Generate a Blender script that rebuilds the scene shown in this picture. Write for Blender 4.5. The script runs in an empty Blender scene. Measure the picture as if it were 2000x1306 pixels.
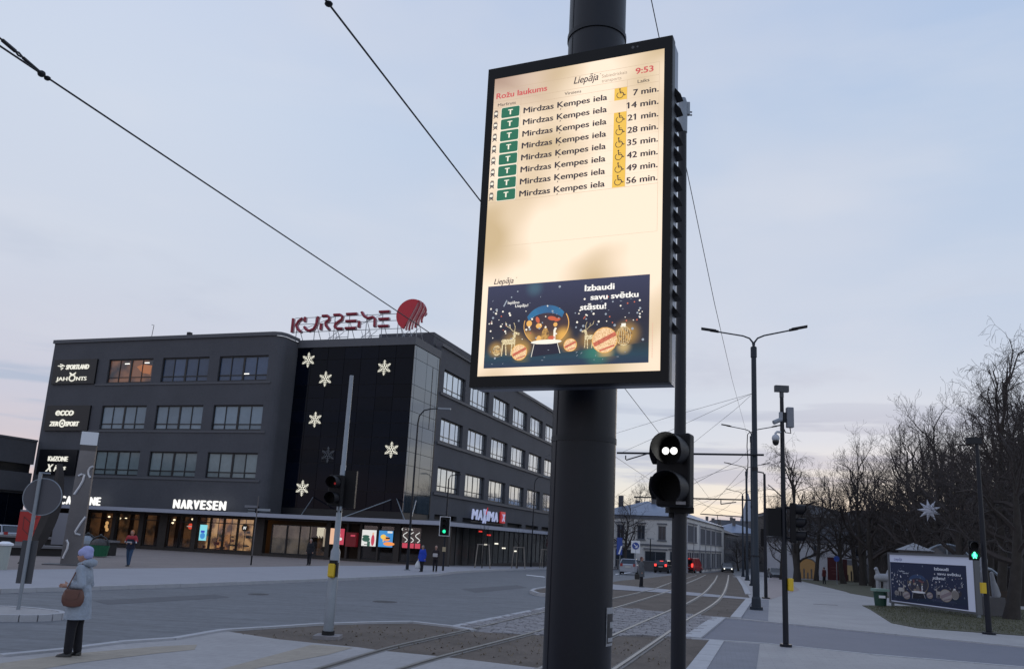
import bpy, bmesh, math, random
import numpy as np
from mathutils import Vector, Matrix
from mathutils.geometry import tessellate_polygon
R = math.radians
scene = bpy.context.scene
col = scene.collection
random.seed(7)

# ------------------------------------------------------------------ camera
CAM_H, FPX, PPY, PITCH, ROLL = 2.1, 1598.5, 726.05, 0.20411, 0.051022
fwd = np.array([0, math.cos(PITCH), math.sin(PITCH)])
r0 = np.array([1.0, 0, 0]); u0 = np.cross(r0, fwd)
rgt = math.cos(ROLL) * r0 + math.sin(ROLL) * u0
upv = -math.sin(ROLL) * r0 + math.cos(ROLL) * u0
cd = bpy.data.cameras.new('camera'); cam = bpy.data.objects.new('camera', cd); col.objects.link(cam)
M = Matrix(((rgt[0], upv[0], -fwd[0], 0), (rgt[1], upv[1], -fwd[1], 0), (rgt[2], upv[2], -fwd[2], CAM_H), (0, 0, 0, 1)))
cam.matrix_world = M
cd.sensor_width = 36; cd.lens = 36 * FPX / 2000; cd.shift_y = (PPY - 653) / 2000
cd.clip_start = 0.1; cd.clip_end = 3000
scene.camera = cam

# ------------------------------------------------------------------ sky and sun
def build_world():
    w = bpy.data.worlds.new('World'); scene.world = w; w.use_nodes = True
    nt = w.node_tree; nt.nodes.clear(); N = nt.nodes.new; L = nt.links.new
    out = N('ShaderNodeOutputWorld')
    sky = N('ShaderNodeTexSky'); sky.sky_type = 'NISHITA'; sky.sun_disc = False
    sky.sun_elevation = R(3.0); sky.sun_rotation = R(24); sky.air_density = 1.2
    bg1 = N('ShaderNodeBackground'); bg1.inputs[1].default_value = 0.10; L(sky.outputs[0], bg1.inputs[0])
    tc = N('ShaderNodeTexCoord'); sp = N('ShaderNodeSeparateXYZ'); L(tc.outputs['Generated'], sp.inputs[0])
    def ramp(src, stops):
        r = N('ShaderNodeValToRGB'); L(src, r.inputs[0]); e = r.color_ramp.elements
        e[0].position, e[0].color = stops[0][0], (*stops[0][1], 1)
        e[1].position, e[1].color = stops[-1][0], (*stops[-1][1], 1)
        for p, c in stops[1:-1]:
            x = e.new(p); x.color = (*c, 1)
        return r
    left = ramp(sp.outputs[2], [(0, (.60, .48, .49)), (.05, (.68, .57, .58)), (.13, (.58, .58, .68)), (.28, (.60, .65, .76)), (.45, (.60, .67, .80)), (.62, (.56, .64, .81)), (1, (.34, .46, .72))])
    right = ramp(sp.outputs[2], [(0, (.76, .66, .50)), (.035, (.82, .77, .64)), (.075, (.72, .74, .72)), (.13, (.58, .66, .77)), (.25, (.51, .60, .75)), (.45, (.47, .58, .76)), (.65, (.40, .52, .75)), (1, (.28, .40, .68))])
    mr = N('ShaderNodeMapRange'); mr.interpolation_type = 'SMOOTHSTEP'; L(sp.outputs[0], mr.inputs[0]); mr.inputs[1].default_value = -.46; mr.inputs[2].default_value = .12
    mx = N('ShaderNodeMix'); mx.data_type = 'RGBA'; L(mr.outputs[0], mx.inputs[0]); L(left.outputs[0], mx.inputs[6]); L(right.outputs[0], mx.inputs[7])
    # veil and clouds: noise over a flattened dome so bands lie along the horizon
    def clouds(scale, zs, det, lo, hi, loc):
        mp = N('ShaderNodeMapping'); L(tc.outputs['Generated'], mp.inputs[0]); mp.inputs['Scale'].default_value = (1, 1, zs); mp.inputs['Location'].default_value = loc
        n = N('ShaderNodeTexNoise'); L(mp.outputs[0], n.inputs['Vector']); n.inputs['Scale'].default_value = scale; n.inputs['Detail'].default_value = det; n.inputs['Roughness'].default_value = .55
        m = N('ShaderNodeMapRange'); m.interpolation_type = 'SMOOTHSTEP'; L(n.outputs[0], m.inputs[0]); m.inputs[1].default_value = lo; m.inputs[2].default_value = hi
        return m.outputs[0]
    def mul(a, b):
        m = N('ShaderNodeMath'); m.operation = 'MULTIPLY'
        if isinstance(a, float): m.inputs[0].default_value = a
        else: L(a, m.inputs[0])
        if isinstance(b, float): m.inputs[1].default_value = b
        else: L(b, m.inputs[1])
        return m.outputs[0]
    def mix(f, a, colr):
        m = N('ShaderNodeMix'); m.data_type = 'RGBA'; L(f, m.inputs[0]); L(a, m.inputs[6]); m.inputs[7].default_value = (*colr, 1); return m.outputs[2]
    low = ramp(sp.outputs[2], [(0, (1, 1, 1)), (.14, (.9, .9, .9)), (.30, (.25, .25, .25)), (.5, (0, 0, 0))]).outputs[0]
    band = ramp(sp.outputs[2], [(0, (0, 0, 0)), (.03, (1, 1, 1)), (.15, (1, 1, 1)), (.19, (.0, .0, .0)), (1, (0, 0, 0))]).outputs[0]
    c = mx.outputs[2]
    veil = clouds(1.7, 2.2, 4, .42, .72, (3.1, .4, .7))
    c = mix(mul(veil, .5), c, (.66, .68, .76))
    puffs = clouds(3.6, 3.4, 6, .54, .72, (1.3, 2.2, .35))
    c = mix(mul(mul(puffs, low), .7), c, (.45, .50, .63))
    wisps = clouds(2.6, 4.5, 8, .46, .74, (4.4, 1.1, 2.3))
    c = mix(mul(wisps, .18), c, (.74, .75, .80))
    strips = clouds(3.2, 11, 5, .47, .60, (.2, 5.3, 1.2))
    c = mix(mul(mul(strips, band), .8), c, (.41, .48, .62))
    bg2 = N('ShaderNodeBackground'); L(c, bg2.inputs[0]); bg2.inputs[1].default_value = 1.0
    ms = N('ShaderNodeMixShader'); ms.inputs[0].default_value = .93
    L(bg1.outputs[0], ms.inputs[1]); L(bg2.outputs[0], ms.inputs[2]); L(ms.outputs[0], out.inputs[0])
build_world()
sd = bpy.data.lights.new('sun', 'SUN'); sd.energy = 0.25; sd.angle = R(15); sd.color = (1, .86, .70)
sun = bpy.data.objects.new('sun', sd); col.objects.link(sun)
sdir = Vector((math.sin(R(24)) * math.cos(R(6)), math.cos(R(24)) * math.cos(R(6)), math.sin(R(6))))
sun.rotation_euler = sdir.to_track_quat('Z', 'Y').to_euler()
vs = scene.view_settings; vs.view_transform = 'Standard'; vs.look = 'None'; vs.exposure = 0.13; vs.gamma = 1

# ------------------------------------------------------------------ ground shape and camera rays (survey helpers)
def dip(y):            # the square falls away gently towards the far streets
    return -0.015 * min(max(y - 55, 0), 80)
def ray(px, py):
    d = fwd * FPX + rgt * (px - 1000) - upv * (py - PPY); return d / np.linalg.norm(d)
def at(px, py, z=0.0):
    d = ray(px, py); zz = z
    for _ in range(30):
        t = (zz - CAM_H) / d[2]; zz = z + dip(d[1] * t)
    return (float(d[0] * t), float(d[1] * t))
def at_dist(px, py, D):   # point at horizontal distance D
    d = ray(px, py); k = D / math.hypot(d[0], d[1]); return Vector((d[0] * k, d[1] * k, CAM_H + d[2] * k))
def at_height(px, py, z):
    d = ray(px, py); t = (z - CAM_H) / d[2]; return Vector((d[0] * t, d[1] * t, z))

# ------------------------------------------------------------------ materials
MATS = {}
def mat(name, color, rough=.8, metal=0., var=0., scale=3., bump=0., bscale=40., spec=None, ior=None, emit=None, estr=1., streak=None, coat=0., rnd=0., joints=None):
    if name in MATS: return MATS[name]
    m = bpy.data.materials.new(name); m.use_nodes = True; nt = m.node_tree; b = nt.nodes['Principled BSDF']; N = nt.nodes.new; L = nt.links.new
    b.inputs['Base Color'].default_value = (*color, 1); b.inputs['Roughness'].default_value = rough; b.inputs['Metallic'].default_value = metal
    if spec is not None: b.inputs['Specular IOR Level'].default_value = spec
    if ior is not None: b.inputs['IOR'].default_value = ior
    if coat: b.inputs['Coat Weight'].default_value = coat
    if emit: b.inputs['Emission Color'].default_value = (*emit, 1); b.inputs['Emission Strength'].default_value = estr
    if var or bump or streak:
        tc = N('ShaderNodeTexCoord')
    if var:
        mp = N('ShaderNodeMapping'); L(tc.outputs['Object'], mp.inputs[0])
        if streak: mp.inputs['Rotation'].default_value = (0, 0, streak[0]); mp.inputs['Scale'].default_value = (1, streak[1], 1)
        n = N('ShaderNodeTexNoise'); n.inputs['Scale'].default_value = scale; n.inputs['Detail'].default_value = 8; n.inputs['Roughness'].default_value = .62; L(mp.outputs[0], n.inputs['Vector'])
        n2 = N('ShaderNodeTexNoise'); n2.inputs['Scale'].default_value = scale * 14; n2.inputs['Detail'].default_value = 4; L(tc.outputs['Object'], n2.inputs['Vector'])
        ad = N('ShaderNodeMath'); ad.operation = 'ADD'; L(n.outputs[0], ad.inputs[0])
        sc = N('ShaderNodeMath'); sc.operation = 'MULTIPLY'; sc.inputs[1].default_value = .5; L(n2.outputs[0], sc.inputs[0]); L(sc.outputs[0], ad.inputs[1])
        mr = N('ShaderNodeMapRange'); mr.inputs[1].default_value = .45; mr.inputs[2].default_value = 1.05; mr.inputs[3].default_value = 1 - var; mr.inputs[4].default_value = 1 + var; L(ad.outputs[0], mr.inputs[0])
        vm = N('ShaderNodeVectorMath'); vm.operation = 'SCALE'; vm.inputs[0].default_value = color; L(mr.outputs[0], vm.inputs['Scale']); L(vm.outputs[0], b.inputs['Base Color'])
    if bump:
        nb = N('ShaderNodeTexNoise'); nb.inputs['Scale'].default_value = bscale; nb.inputs['Detail'].default_value = 5; L(tc.outputs['Object'], nb.inputs['Vector'])
        bp = N('ShaderNodeBump'); bp.inputs['Strength'].default_value = bump; bp.inputs['Distance'].default_value = .02; L(nb.outputs[0], bp.inputs['Height']); L(bp.outputs[0], b.inputs['Normal'])
    if joints:
        N = nt.nodes.new; L = nt.links.new; tc2 = N('ShaderNodeTexCoord'); mp2 = N('ShaderNodeMapping'); L(tc2.outputs['Object'], mp2.inputs[0]); mp2.inputs['Rotation'].default_value = (0, 0, joints[1])
        bk = N('ShaderNodeTexBrick'); L(mp2.outputs[0], bk.inputs['Vector']); bk.inputs['Scale'].default_value = 1; bk.inputs['Brick Width'].default_value = joints[0]; bk.inputs['Row Height'].default_value = joints[0] / 2; bk.inputs['Mortar Size'].default_value = .006
        bk.inputs['Color1'].default_value = (1, 1, 1, 1); bk.inputs['Color2'].default_value = (.93, .93, .93, 1); bk.inputs['Mortar'].default_value = (.72, .72, .72, 1); bk.inputs['Mortar Smooth'].default_value = .3
        mm = N('ShaderNodeMix'); mm.data_type = 'RGBA'; mm.blend_type = 'MULTIPLY'; mm.inputs[0].default_value = .8
        L(b.inputs['Base Color'].links[0].from_socket, mm.inputs[6]); L(bk.outputs[0], mm.inputs[7]); L(mm.outputs[2], b.inputs['Base Color'])
    if rnd:
        N = nt.nodes.new; L = nt.links.new; oi = N('ShaderNodeObjectInfo'); mr = N('ShaderNodeMapRange'); L(oi.outputs['Random'], mr.inputs[0]); mr.inputs[3].default_value = 1 - rnd; mr.inputs[4].default_value = 1 + rnd
        vm = N('ShaderNodeVectorMath'); vm.operation = 'SCALE'; L(mr.outputs[0], vm.inputs['Scale'])
        lk = b.inputs['Base Color'].links
        if lk: L(lk[0].from_socket, vm.inputs[0])
        else: vm.inputs[0].default_value = color
        L(vm.outputs[0], b.inputs['Base Color'])
    MATS[name] = m; return m
def glow(name, color, s=1., dark=None, scale=3.):
    if name in MATS: return MATS[name]
    m = mat(name, tuple(min(c, .05) for c in color), .5, emit=color, estr=s)
    if dark:
        nt = m.node_tree; N = nt.nodes.new; L = nt.links.new; b = nt.nodes['Principled BSDF']
        tc = N('ShaderNodeTexCoord'); n = N('ShaderNodeTexNoise'); n.inputs['Scale'].default_value = scale; n.inputs['Detail'].default_value = 3; L(tc.outputs['Object'], n.inputs['Vector'])
        r = N('ShaderNodeValToRGB'); L(n.outputs[0], r.inputs[0]); e = r.color_ramp.elements
        e[0].position = .36; e[0].color = (*dark, 1); e[1].position = .62; e[1].color = (*color, 1); L(r.outputs[0], b.inputs['Emission Color'])
    return m
def see_through(name, tint=(.9, .93, .95), f=.1):
    if name in MATS: return MATS[name]
    m = bpy.data.materials.new(name); m.use_nodes = True; nt = m.node_tree; nt.nodes.clear(); N = nt.nodes.new; L = nt.links.new
    o = N('ShaderNodeOutputMaterial'); t = N('ShaderNodeBsdfTransparent'); t.inputs[0].default_value = (*tint, 1); g = N('ShaderNodeBsdfGlossy'); g.inputs['Roughness'].default_value = .03
    x = N('ShaderNodeMixShader'); x.inputs[0].default_value = f; L(t.outputs[0], x.inputs[1]); L(g.outputs[0], x.inputs[2]); L(x.outputs[0], o.inputs[0]); MATS[name] = m; return m

FACADE = mat('dark_grey_render', (.072, .076, .092), .85, var=.16, scale=.28, bump=.25, bscale=14)
FACADE2 = mat('dark_grey_cap', (.090, .094, .110), .7, var=.06, scale=1)
FRAME = mat('window_frame_paint', (.008, .009, .013), .45)
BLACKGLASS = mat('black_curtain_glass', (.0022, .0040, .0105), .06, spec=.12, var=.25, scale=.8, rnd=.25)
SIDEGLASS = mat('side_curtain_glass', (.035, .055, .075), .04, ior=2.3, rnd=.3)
METALDARK = mat('dark_painted_steel', (.008, .010, .016), .5, spec=.35, var=.15, scale=2)
POLEPAINT = mat('anthracite_pole_paint', (.0045, .0065, .014), .42, spec=.35, var=.12, scale=5, bump=.03, bscale=160)
GALV = mat('galvanised_steel', (.24, .27, .31), .45, metal=.5, var=.12, scale=4)
BLACK = mat('black_plastic', (.003, .003, .005), .55, spec=.25)
RUBBER = mat('tyre_rubber', (.012, .012, .013), .9)
WHITE = mat('white_paint', (.75, .76, .80), .5)

# ------------------------------------------------------------------ mesh builder
class MB:
    def __init__(s): s.v = []; s.f = []
    def add(s, vs, fs):
        o = len(s.v); s.v += [tuple(map(float, p)) for p in vs]; s.f += [tuple(o + i for i in f) for f in fs]; return s
    def box(s, x0, x1, y0, y1, z0, z1, m=None):
        vs = [Vector((x, y, z)) for z in (z0, z1) for y in (y0, y1) for x in (x0, x1)]
        if m is not None: vs = [m @ p for p in vs]
        return s.add(vs, [(0, 2, 3, 1), (4, 5, 7, 6), (0, 1, 5, 4), (2, 6, 7, 3), (0, 4, 6, 2), (1, 3, 7, 5)])
    def tube(s, pts, rad, n=8, cap=True):
        pts = [Vector(p) for p in pts]; rads = rad if hasattr(rad, '__len__') else [rad] * len(pts)
        rings = []; a = None
        for i, p in enumerate(pts):
            t = (pts[min(i + 1, len(pts) - 1)] - pts[max(i - 1, 0)]).normalized()
            if a is None: a = t.orthogonal().normalized()
            else:
                a = a - t * a.dot(t)
                a = a.normalized() if a.length > 1e-6 else t.orthogonal().normalized()
            b = t.cross(a)
            rings.append([p + (a * math.cos(k * 2 * math.pi / n) + b * math.sin(k * 2 * math.pi / n)) * rads[i] for k in range(n)])
        vs = [p for r_ in rings for p in r_]; fs = []
        for i in range(len(pts) - 1):
            for k in range(n): fs.append((i * n + k, i * n + (k + 1) % n, (i + 1) * n + (k + 1) % n, (i + 1) * n + k))
        if cap: fs.append(tuple(reversed(range(n)))); fs.append(tuple((len(pts) - 1) * n + k for k in range(n)))
        return s.add(vs, fs)
    def cyl(s, c, r, z0, z1, n=20, r1=None):
        return s.tube([(c[0], c[1], z0), (c[0], c[1], z1)], [r, r if r1 is None else r1], n)
    def loft(s, rings, cap=True, closed=True):
        n = len(rings[0]); vs = [p for r_ in rings for p in r_]; fs = []
        for i in range(len(rings) - 1):
            for k in range(n if closed else n - 1): fs.append((i * n + k, i * n + (k + 1) % n, (i + 1) * n + (k + 1) % n, (i + 1) * n + k))
        if cap: fs.append(tuple(reversed(range(n)))); fs.append(tuple((len(rings) - 1) * n + k for k in range(n)))
        return s.add(vs, fs)
    def ell(s, c, r, nu=14, nv=8, m=None):
        vs = []; fs = []
        for i in range(nv + 1):
            th = math.pi * i / nv
            for k in range(nu):
                ph = 2 * math.pi * k / nu
                p = Vector((c[0] + r[0] * math.sin(th) * math.cos(ph), c[1] + r[1] * math.sin(th) * math.sin(ph), c[2] - r[2] * math.cos(th)))
                vs.append(m @ p if m is not None else p)
        for i in range(nv):
            for k in range(nu): fs.append((i * nu + k, i * nu + (k + 1) % nu, (i + 1) * nu + (k + 1) % nu, (i + 1) * nu + k))
        return s.add(vs, fs)
    def cap2(s, p0, p1, r_0, r_1, n=12):     # a capsule
        p0, p1 = Vector(p0), Vector(p1); t = (p1 - p0).normalized()
        pts = [p0 - t * r_0 * .98, p0 - t * r_0 * .8, p0 - t * r_0 * .45, p0, p1, p1 + t * r_1 * .45, p1 + t * r_1 * .8, p1 + t * r_1 * .98]
        return s.tube(pts, [r_0 * .15, r_0 * .6, r_0 * .89, r_0, r_1, r_1 * .89, r_1 * .6, r_1 * .15], n)
    def disc(s, cx, cz, r, y, n=20, rz=None, a=0.):     # flat print in the x-z plane
        rz = rz or r
        vs = []
        for k in range(n):
            q = 2 * math.pi * k / n; x, z = r * math.cos(q), rz * math.sin(q)
            vs.append((cx + x * math.cos(a) - z * math.sin(a), y, cz + x * math.sin(a) + z * math.cos(a)))
        return s.add(vs, [tuple(range(n))])
    def rect(s, x0, x1, z0, z1, y): return s.add([(x0, y, z0), (x1, y, z0), (x1, y, z1), (x0, y, z1)], [(0, 1, 2, 3)])
    def line(s, pts, w, y):        # flat ribbon in x-z plane
        for (a, b) in zip(pts[:-1], pts[1:]):
            dx, dz = b[0] - a[0], b[1] - a[1]; l = math.hypot(dx, dz) or 1; nx, nz = -dz / l * w / 2, dx / l * w / 2; ex, ez = dx / l * w / 4, dz / l * w / 4
            s.add([(a[0] - ex + nx, y, a[1] - ez + nz), (a[0] - ex - nx, y, a[1] - ez - nz), (b[0] + ex - nx, y, b[1] + ez - nz), (b[0] + ex + nx, y, b[1] + ez + nz)], [(0, 1, 2, 3)])
        return s
    def mesh(s, name, m, smooth=False):
        me = bpy.data.meshes.new(name); me.from_pydata(s.v, [], s.f); me.materials.append(m)
        bm = bmesh.new(); bm.from_mesh(me); bmesh.ops.recalc_face_normals(bm, faces=bm.faces); bm.to_mesh(me); bm.free()
        if smooth: me.polygons.foreach_set('use_smooth', [True] * len(me.polygons)); sharp(me)
        me.update(); return me
    def build(s, name, m, parent=None, smooth=False):
        o = bpy.data.objects.new(name, s.mesh(name, m, smooth)); col.objects.link(o); o.parent = parent; return o
def sharp(me, ang=40):
    bm = bmesh.new(); bm.from_mesh(me); c = R(ang)
    for e in bm.edges:
        if len(e.link_faces) == 2 and e.calc_face_angle(0) > c: e.smooth = False
    bm.to_mesh(me); bm.free()
def tag(o, label=None, cat=None, group=None, kind=None):
    if label: o['label'] = label
    if cat: o['category'] = cat
    if group: o['group'] = group
    if kind: o['kind'] = kind
    return o
def thing(name, label, cat, loc=(0, 0, 0), rz=0., group=None):
    o = bpy.data.objects.new(name, None); col.objects.link(o); o.location = loc; o.rotation_euler = (0, 0, rz); o.empty_display_size = .2
    return tag(o, label, cat, group)
def copy_tree(o, parent=None):
    c = o.copy(); col.objects.link(c); c.parent = parent
    for ch in [x for x in o.children]: copy_tree(ch, c)
    return c
def inst(name, mesh, parent, loc=(0, 0, 0), rot=(0, 0, 0)):
    o = bpy.data.objects.new(name, mesh); col.objects.link(o); o.parent = parent; o.location = loc; o.rotation_euler = rot; return o
_tc = {}
def text_mesh(s, bold=.02, shear=0., extr=0.):
    key = (s, bold, shear, extr)
    if key in _tc: return _tc[key]
    cu = bpy.data.curves.new('t', 'FONT'); cu.body = s; cu.size = 1; cu.offset = bold; cu.shear = shear; cu.extrude = extr; cu.resolution_u = 4
    ob = bpy.data.objects.new('t', cu); col.objects.link(ob)
    me = bpy.data.meshes.new_from_object(ob.evaluated_get(bpy.context.evaluated_depsgraph_get()))
    vs = [v.co.copy() for v in me.vertices]; fs = [tuple(p.vertices) for p in me.polygons]
    bpy.data.objects.remove(ob); bpy.data.curves.remove(cu); bpy.data.meshes.remove(me)
    _tc[key] = (vs, fs); return vs, fs
def put_text(mb, s, x0, x1, zbase, xh, y, bold=.02, shear=0., depth=0., capref=.729):
    """text between x0 and x1 on the x-z plane, cap height xh, front face at y-depth"""
    vs, fs = text_mesh(s, 0., shear, 1. if depth else 0.)      # weight comes from shifted copies: outline offsets break some glyphs
    if not vs: return
    ax, bx = min(v.x for v in vs), max(v.x for v in vs)
    b = max(bold, 0.) * 1.15; kz = xh / capref; bw = b * kz
    k = (x1 - x0 - 2 * bw) / (bx - ax); eps = (.0006 if depth else .00003)
    sh = [(0, 0)] if b < .004 else [(-bw, 0), (bw, 0), (0, bw * .5), (0, -bw * .5)] + ([(-bw * .5, 0), (bw * .5, 0)] if b > .025 else [])
    for q, (dx, dz) in enumerate(sh):
        mb.add([(x0 + bw + (v.x - ax) * k + dx, y - q * eps - (v.z * depth / 2 if depth else 0) - (depth / 2 if depth else 0), zbase + v.y * kz + dz) for v in vs], fs)

# ------------------------------------------------------------------ ground slabs
def clip(poly, y, keep_above):
    out = []
    for i, p in enumerate(poly):
        q = poly[(i + 1) % len(poly)]; ip, iq = (p[1] >= y) == keep_above, (q[1] >= y) == keep_above
        if ip: out.append(p)
        if ip != iq:
            t = (y - p[1]) / (q[1] - p[1]); out.append((p[0] + (q[0] - p[0]) * t, y))
    return out
def slab(name, poly, ztop, m, thick=.0, label=None, cat=None, kind='structure', parent=None):
    mb = MB()
    pieces = []
    a = clip(poly, 55, False); b = clip(poly, 55, True); c_ = clip(b, 135, False) if len(b) > 2 else []; d = clip(b, 135, True) if len(b) > 2 else []
    for pc in (a, c_, d):
        if len(pc) < 3: continue
        tri = tessellate_polygon([[Vector((p[0], p[1], 0)) for p in pc]])
        o = len(mb.v); mb.v += [(p[0], p[1], ztop + dip(p[1])) for p in pc]; mb.f += [tuple(o + i for i in t) for t in tri]
    if thick:
        n = len(poly)
        for i in range(n):
            p, q = poly[i], poly[(i + 1) % n]
            ys = [0] + sorted([(yy - p[1]) / (q[1] - p[1]) for yy in (55, 135) if (p[1] - yy) * (q[1] - yy) < 0]) + [1]
            for t0, t1 in zip(ys[:-1], ys[1:]):
                A = (p[0] + (q[0] - p[0]) * t0, p[1] + (q[1] - p[1]) * t0); B = (p[0] + (q[0] - p[0]) * t1, p[1] + (q[1] - p[1]) * t1)
                mb.add([(A[0], A[1], ztop + dip(A[1])), (B[0], B[1], ztop + dip(B[1])), (B[0], B[1], ztop - thick + dip(B[1])), (A[0], A[1], ztop - thick + dip(A[1]))], [(0, 1, 2, 3)])
    me = bpy.data.meshes.new(name); me.from_pydata(mb.v, [], mb.f); me.materials.append(m); me.update()
    bm = bmesh.new(); bm.from_mesh(me)
    for f in bm.faces:
        f.normal_update()
        if f.normal.z < -.5: f.normal_flip()
    bm.to_mesh(me); bm.free()
    o = bpy.data.objects.new(name, me); col.objects.link(o); o.parent = parent
    if kind: o['kind'] = kind
    return o
def px(pts, z=0.): return [at(x, y, z) for x, y in pts]

ASPH = mat('asphalt', (.130, .137, .152), .72, var=.34, scale=.42, bump=.25, bscale=60, streak=(R(6), 7.))
ASPH2 = mat('cycle_asphalt', (.15, .155, .19), .75, var=.10, scale=.8, bump=.2, bscale=60)
PAVE = mat('concrete_paving', (.335, .325, .33), .8, joints=(.4, R(14)), var=.14, scale=.5, bump=.12, bscale=50)
PAVE2 = mat('light_paving_strip', (.30, .30, .33), .8, var=.07, scale=.6)
PLAZA = mat('brown_plaza_paving', (.22, .185, .172), .85, joints=(.5, R(-19)), var=.14, scale=.4, bump=.1, bscale=30)
KERB = mat('granite_kerb', (.38, .385, .41), .75, var=.12, scale=3)
DIRT = mat('winter_soil', (.105, .084, .070), .95, var=.42, scale=.8, bump=.5, bscale=26)
GRASS = mat('winter_grass', (.075, .072, .045), .95, var=.40, scale=1.3, bump=.9, bscale=14)
SETT = mat('granite_sett', (.225, .215, .225), .75, var=.35, scale=2.2)
YEL = mat('tactile_yellow', (.325, .285, .235), .85, joints=(.4, R(14)), var=.16, scale=2.5)

slab('ground', [(-900, -50), (900, -50), (900, 1800), (-900, 1800)], -.5, DIRT)
slab('road', [(-160, 2), (160, 2), (160, 330), (-160, 330)], -.10, ASPH)
aD = 0.33242268; D1 = Vector((math.sin(aD), math.cos(aD), 0)); D2 = Vector((math.cos(aD), -math.sin(aD), 0))
P0 = Vector((-21.786, 78.694, 0))
far_kerb = px([(-700, 1168), (0, 1151), (350, 1141), (700, 1128), (850, 1121), (920, 1114), (985, 1111.5), (1070, 1109.5)])
k_end = (far_kerb[-1][0] + D1.x * 110, far_kerb[-1][1] + D1.y * 110)
slab('plaza', far_kerb + [k_end, (-140, 230), (-140, far_kerb[0][1])], 0, PLAZA, .15)
strip_top = px([(920, 1103), (860, 1102.5), (700, 1104.5), (400, 1108), (0, 1112), (-700, 1118)])
slab('pavement', [(p[0], p[1]) for p in far_kerb[:6]] + strip_top, .004, PAVE2)
slab('pavement', far_kerb[5:] + [k_end, (k_end[0] - 6.2 * D2.x, k_end[1] - 6.2 * D2.y), strip_top[0]], .004, PAVE2)
near_edge = px([(-500, 1340), (0, 1281), (122, 1269.5), (234, 1255), (337, 1248), (400, 1237), (438, 1231)])
dirt_edge = px([(541, 1247), (608, 1254), (700, 1263), (750, 1270), (862, 1281), (1065, 1305), (1120, 1312)])
slab('pavement', near_edge + dirt_edge + [at(1340, 1320), (3, 2.6), (-30, 2.6), (-40, 9)], 0, PAVE, .15)
slab('near_verge', px([(438, 1232), (633, 1219.5), (700, 1217), (805, 1215.5), (880, 1224), (925, 1232)]) + px([(1070, 1240), (1276, 1241), (1398, 1249), (1340, 1320)]) + dirt_edge[::-1], -.012, DIRT, .1)
setts_poly = px([(882, 1223), (1070, 1186), (1202, 1185), (1295, 1193), (1402, 1204), (1350, 1245.5), (1276, 1240), (1070, 1239), (925, 1232)])
slab('sett_bed', setts_poly, -.035, mat('sett_joint_sand', (.085, .08, .082), .95, var=.2, scale=6), .06)
slab('far_verge', px([(1040, 1153), (1070, 1146), (1202, 1134.5), (1257, 1129), (1340, 1119), (1428, 1112), (1440, 1127), (1461, 1161), (1464, 1169), (1436, 1207), (1402, 1204), (1202, 1184.5), (1150, 1180), (1090, 1163), (1050, 1158)]), -.01, DIRT, .1)
slab('crossing_path', px([(1120, 1132), (1202, 1141), (1300, 1150), (1340, 1155), (1475, 1168), (1462, 1170), (1340, 1161.5), (1300, 1157), (1202, 1151), (1120, 1140)]), .006, PAVE2)
right_pave = px([(1441, 1127), (1461, 1160), (1465, 1169), (1437, 1207), (1500, 1213), (1750, 1238), (2000, 1262), (2500, 1316)])
fr = at(1441, 1127)
slab('pavement', right_pave + [(140, 40), (140, 200), (fr[0] + 26, fr[1] + 75), (fr[0] + 1, fr[1] + 6)], 0, PAVE, .15)
slab('asphalt_path', px([(1404, 1205), (1500, 1213.5), (1750, 1238.5), (2000, 1262.5), (2500, 1317), (2500, 1372), (2000, 1302), (1700, 1277), (1500, 1256), (1350, 1246)], -.03), -.03, ASPH2, .08)
slab('pavement', px([(1398, 1250), (1500, 1256.5), (1700, 1277.5), (2000, 1302.5), (2500, 1373)]) + [(40, 4), (3, 2.6), at(1340, 1320)], 0, PAVE, .15)
slab('cycle_path', px([(1494, 1170), (1503, 1125), (1528, 1124), (1562, 1152), (1505, 1170)]), .004, mat('reddish_cycle_paving', (.30, .255, .25), .85, var=.08, scale=1))
slab('dark_paving', px([(1462, 1170), (1502, 1170), (1500, 1212), (1440, 1206)]), .004, mat('dark_block_paving', (.20, .205, .235), .85, joints=(.2, R(14)), var=.14, scale=1.5))
slab('dark_paving', px([(1402, 1251), (1484, 1257), (1476, 1316), (1360, 1316)]), .004, MATS['dark_block_paving'])
slab('park_lawn', px([(1548, 1130), (1611, 1145), (1660, 1158), (1712, 1167), (1790, 1166), (1900, 1163), (2400, 1165)]) + [(140, 90), (140, 190), (60, 190), (44, 112)], .02, GRASS, .06)
slab('park_lawn', px([(1684, 1182), (1700, 1190), (1741, 1216), (1792, 1226), (2000, 1241), (2500, 1280), (2600, 1210), (2000, 1190), (1800, 1183)]), .02, GRASS, .06)
slab('tactile_paving', px([(-40, 1300), (130, 1277), (300, 1262), (385, 1258), (380, 1268), (300, 1276), (150, 1294), (0, 1320)]), .004, YEL)
slab('tactile_paving', px([(610, 1258), (690, 1264), (640, 1278), (520, 1300), (430, 1320), (380, 1320), (520, 1282)]), .004, YEL)
slab('traffic_island', [(at(42, 1197)[0] + 1.75 * math.cos(t * math.pi / 14) - .9, at(42, 1197)[1] + .95 * math.sin(t * math.pi / 14)) for t in range(28)], .03, PAVE, .15)

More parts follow.
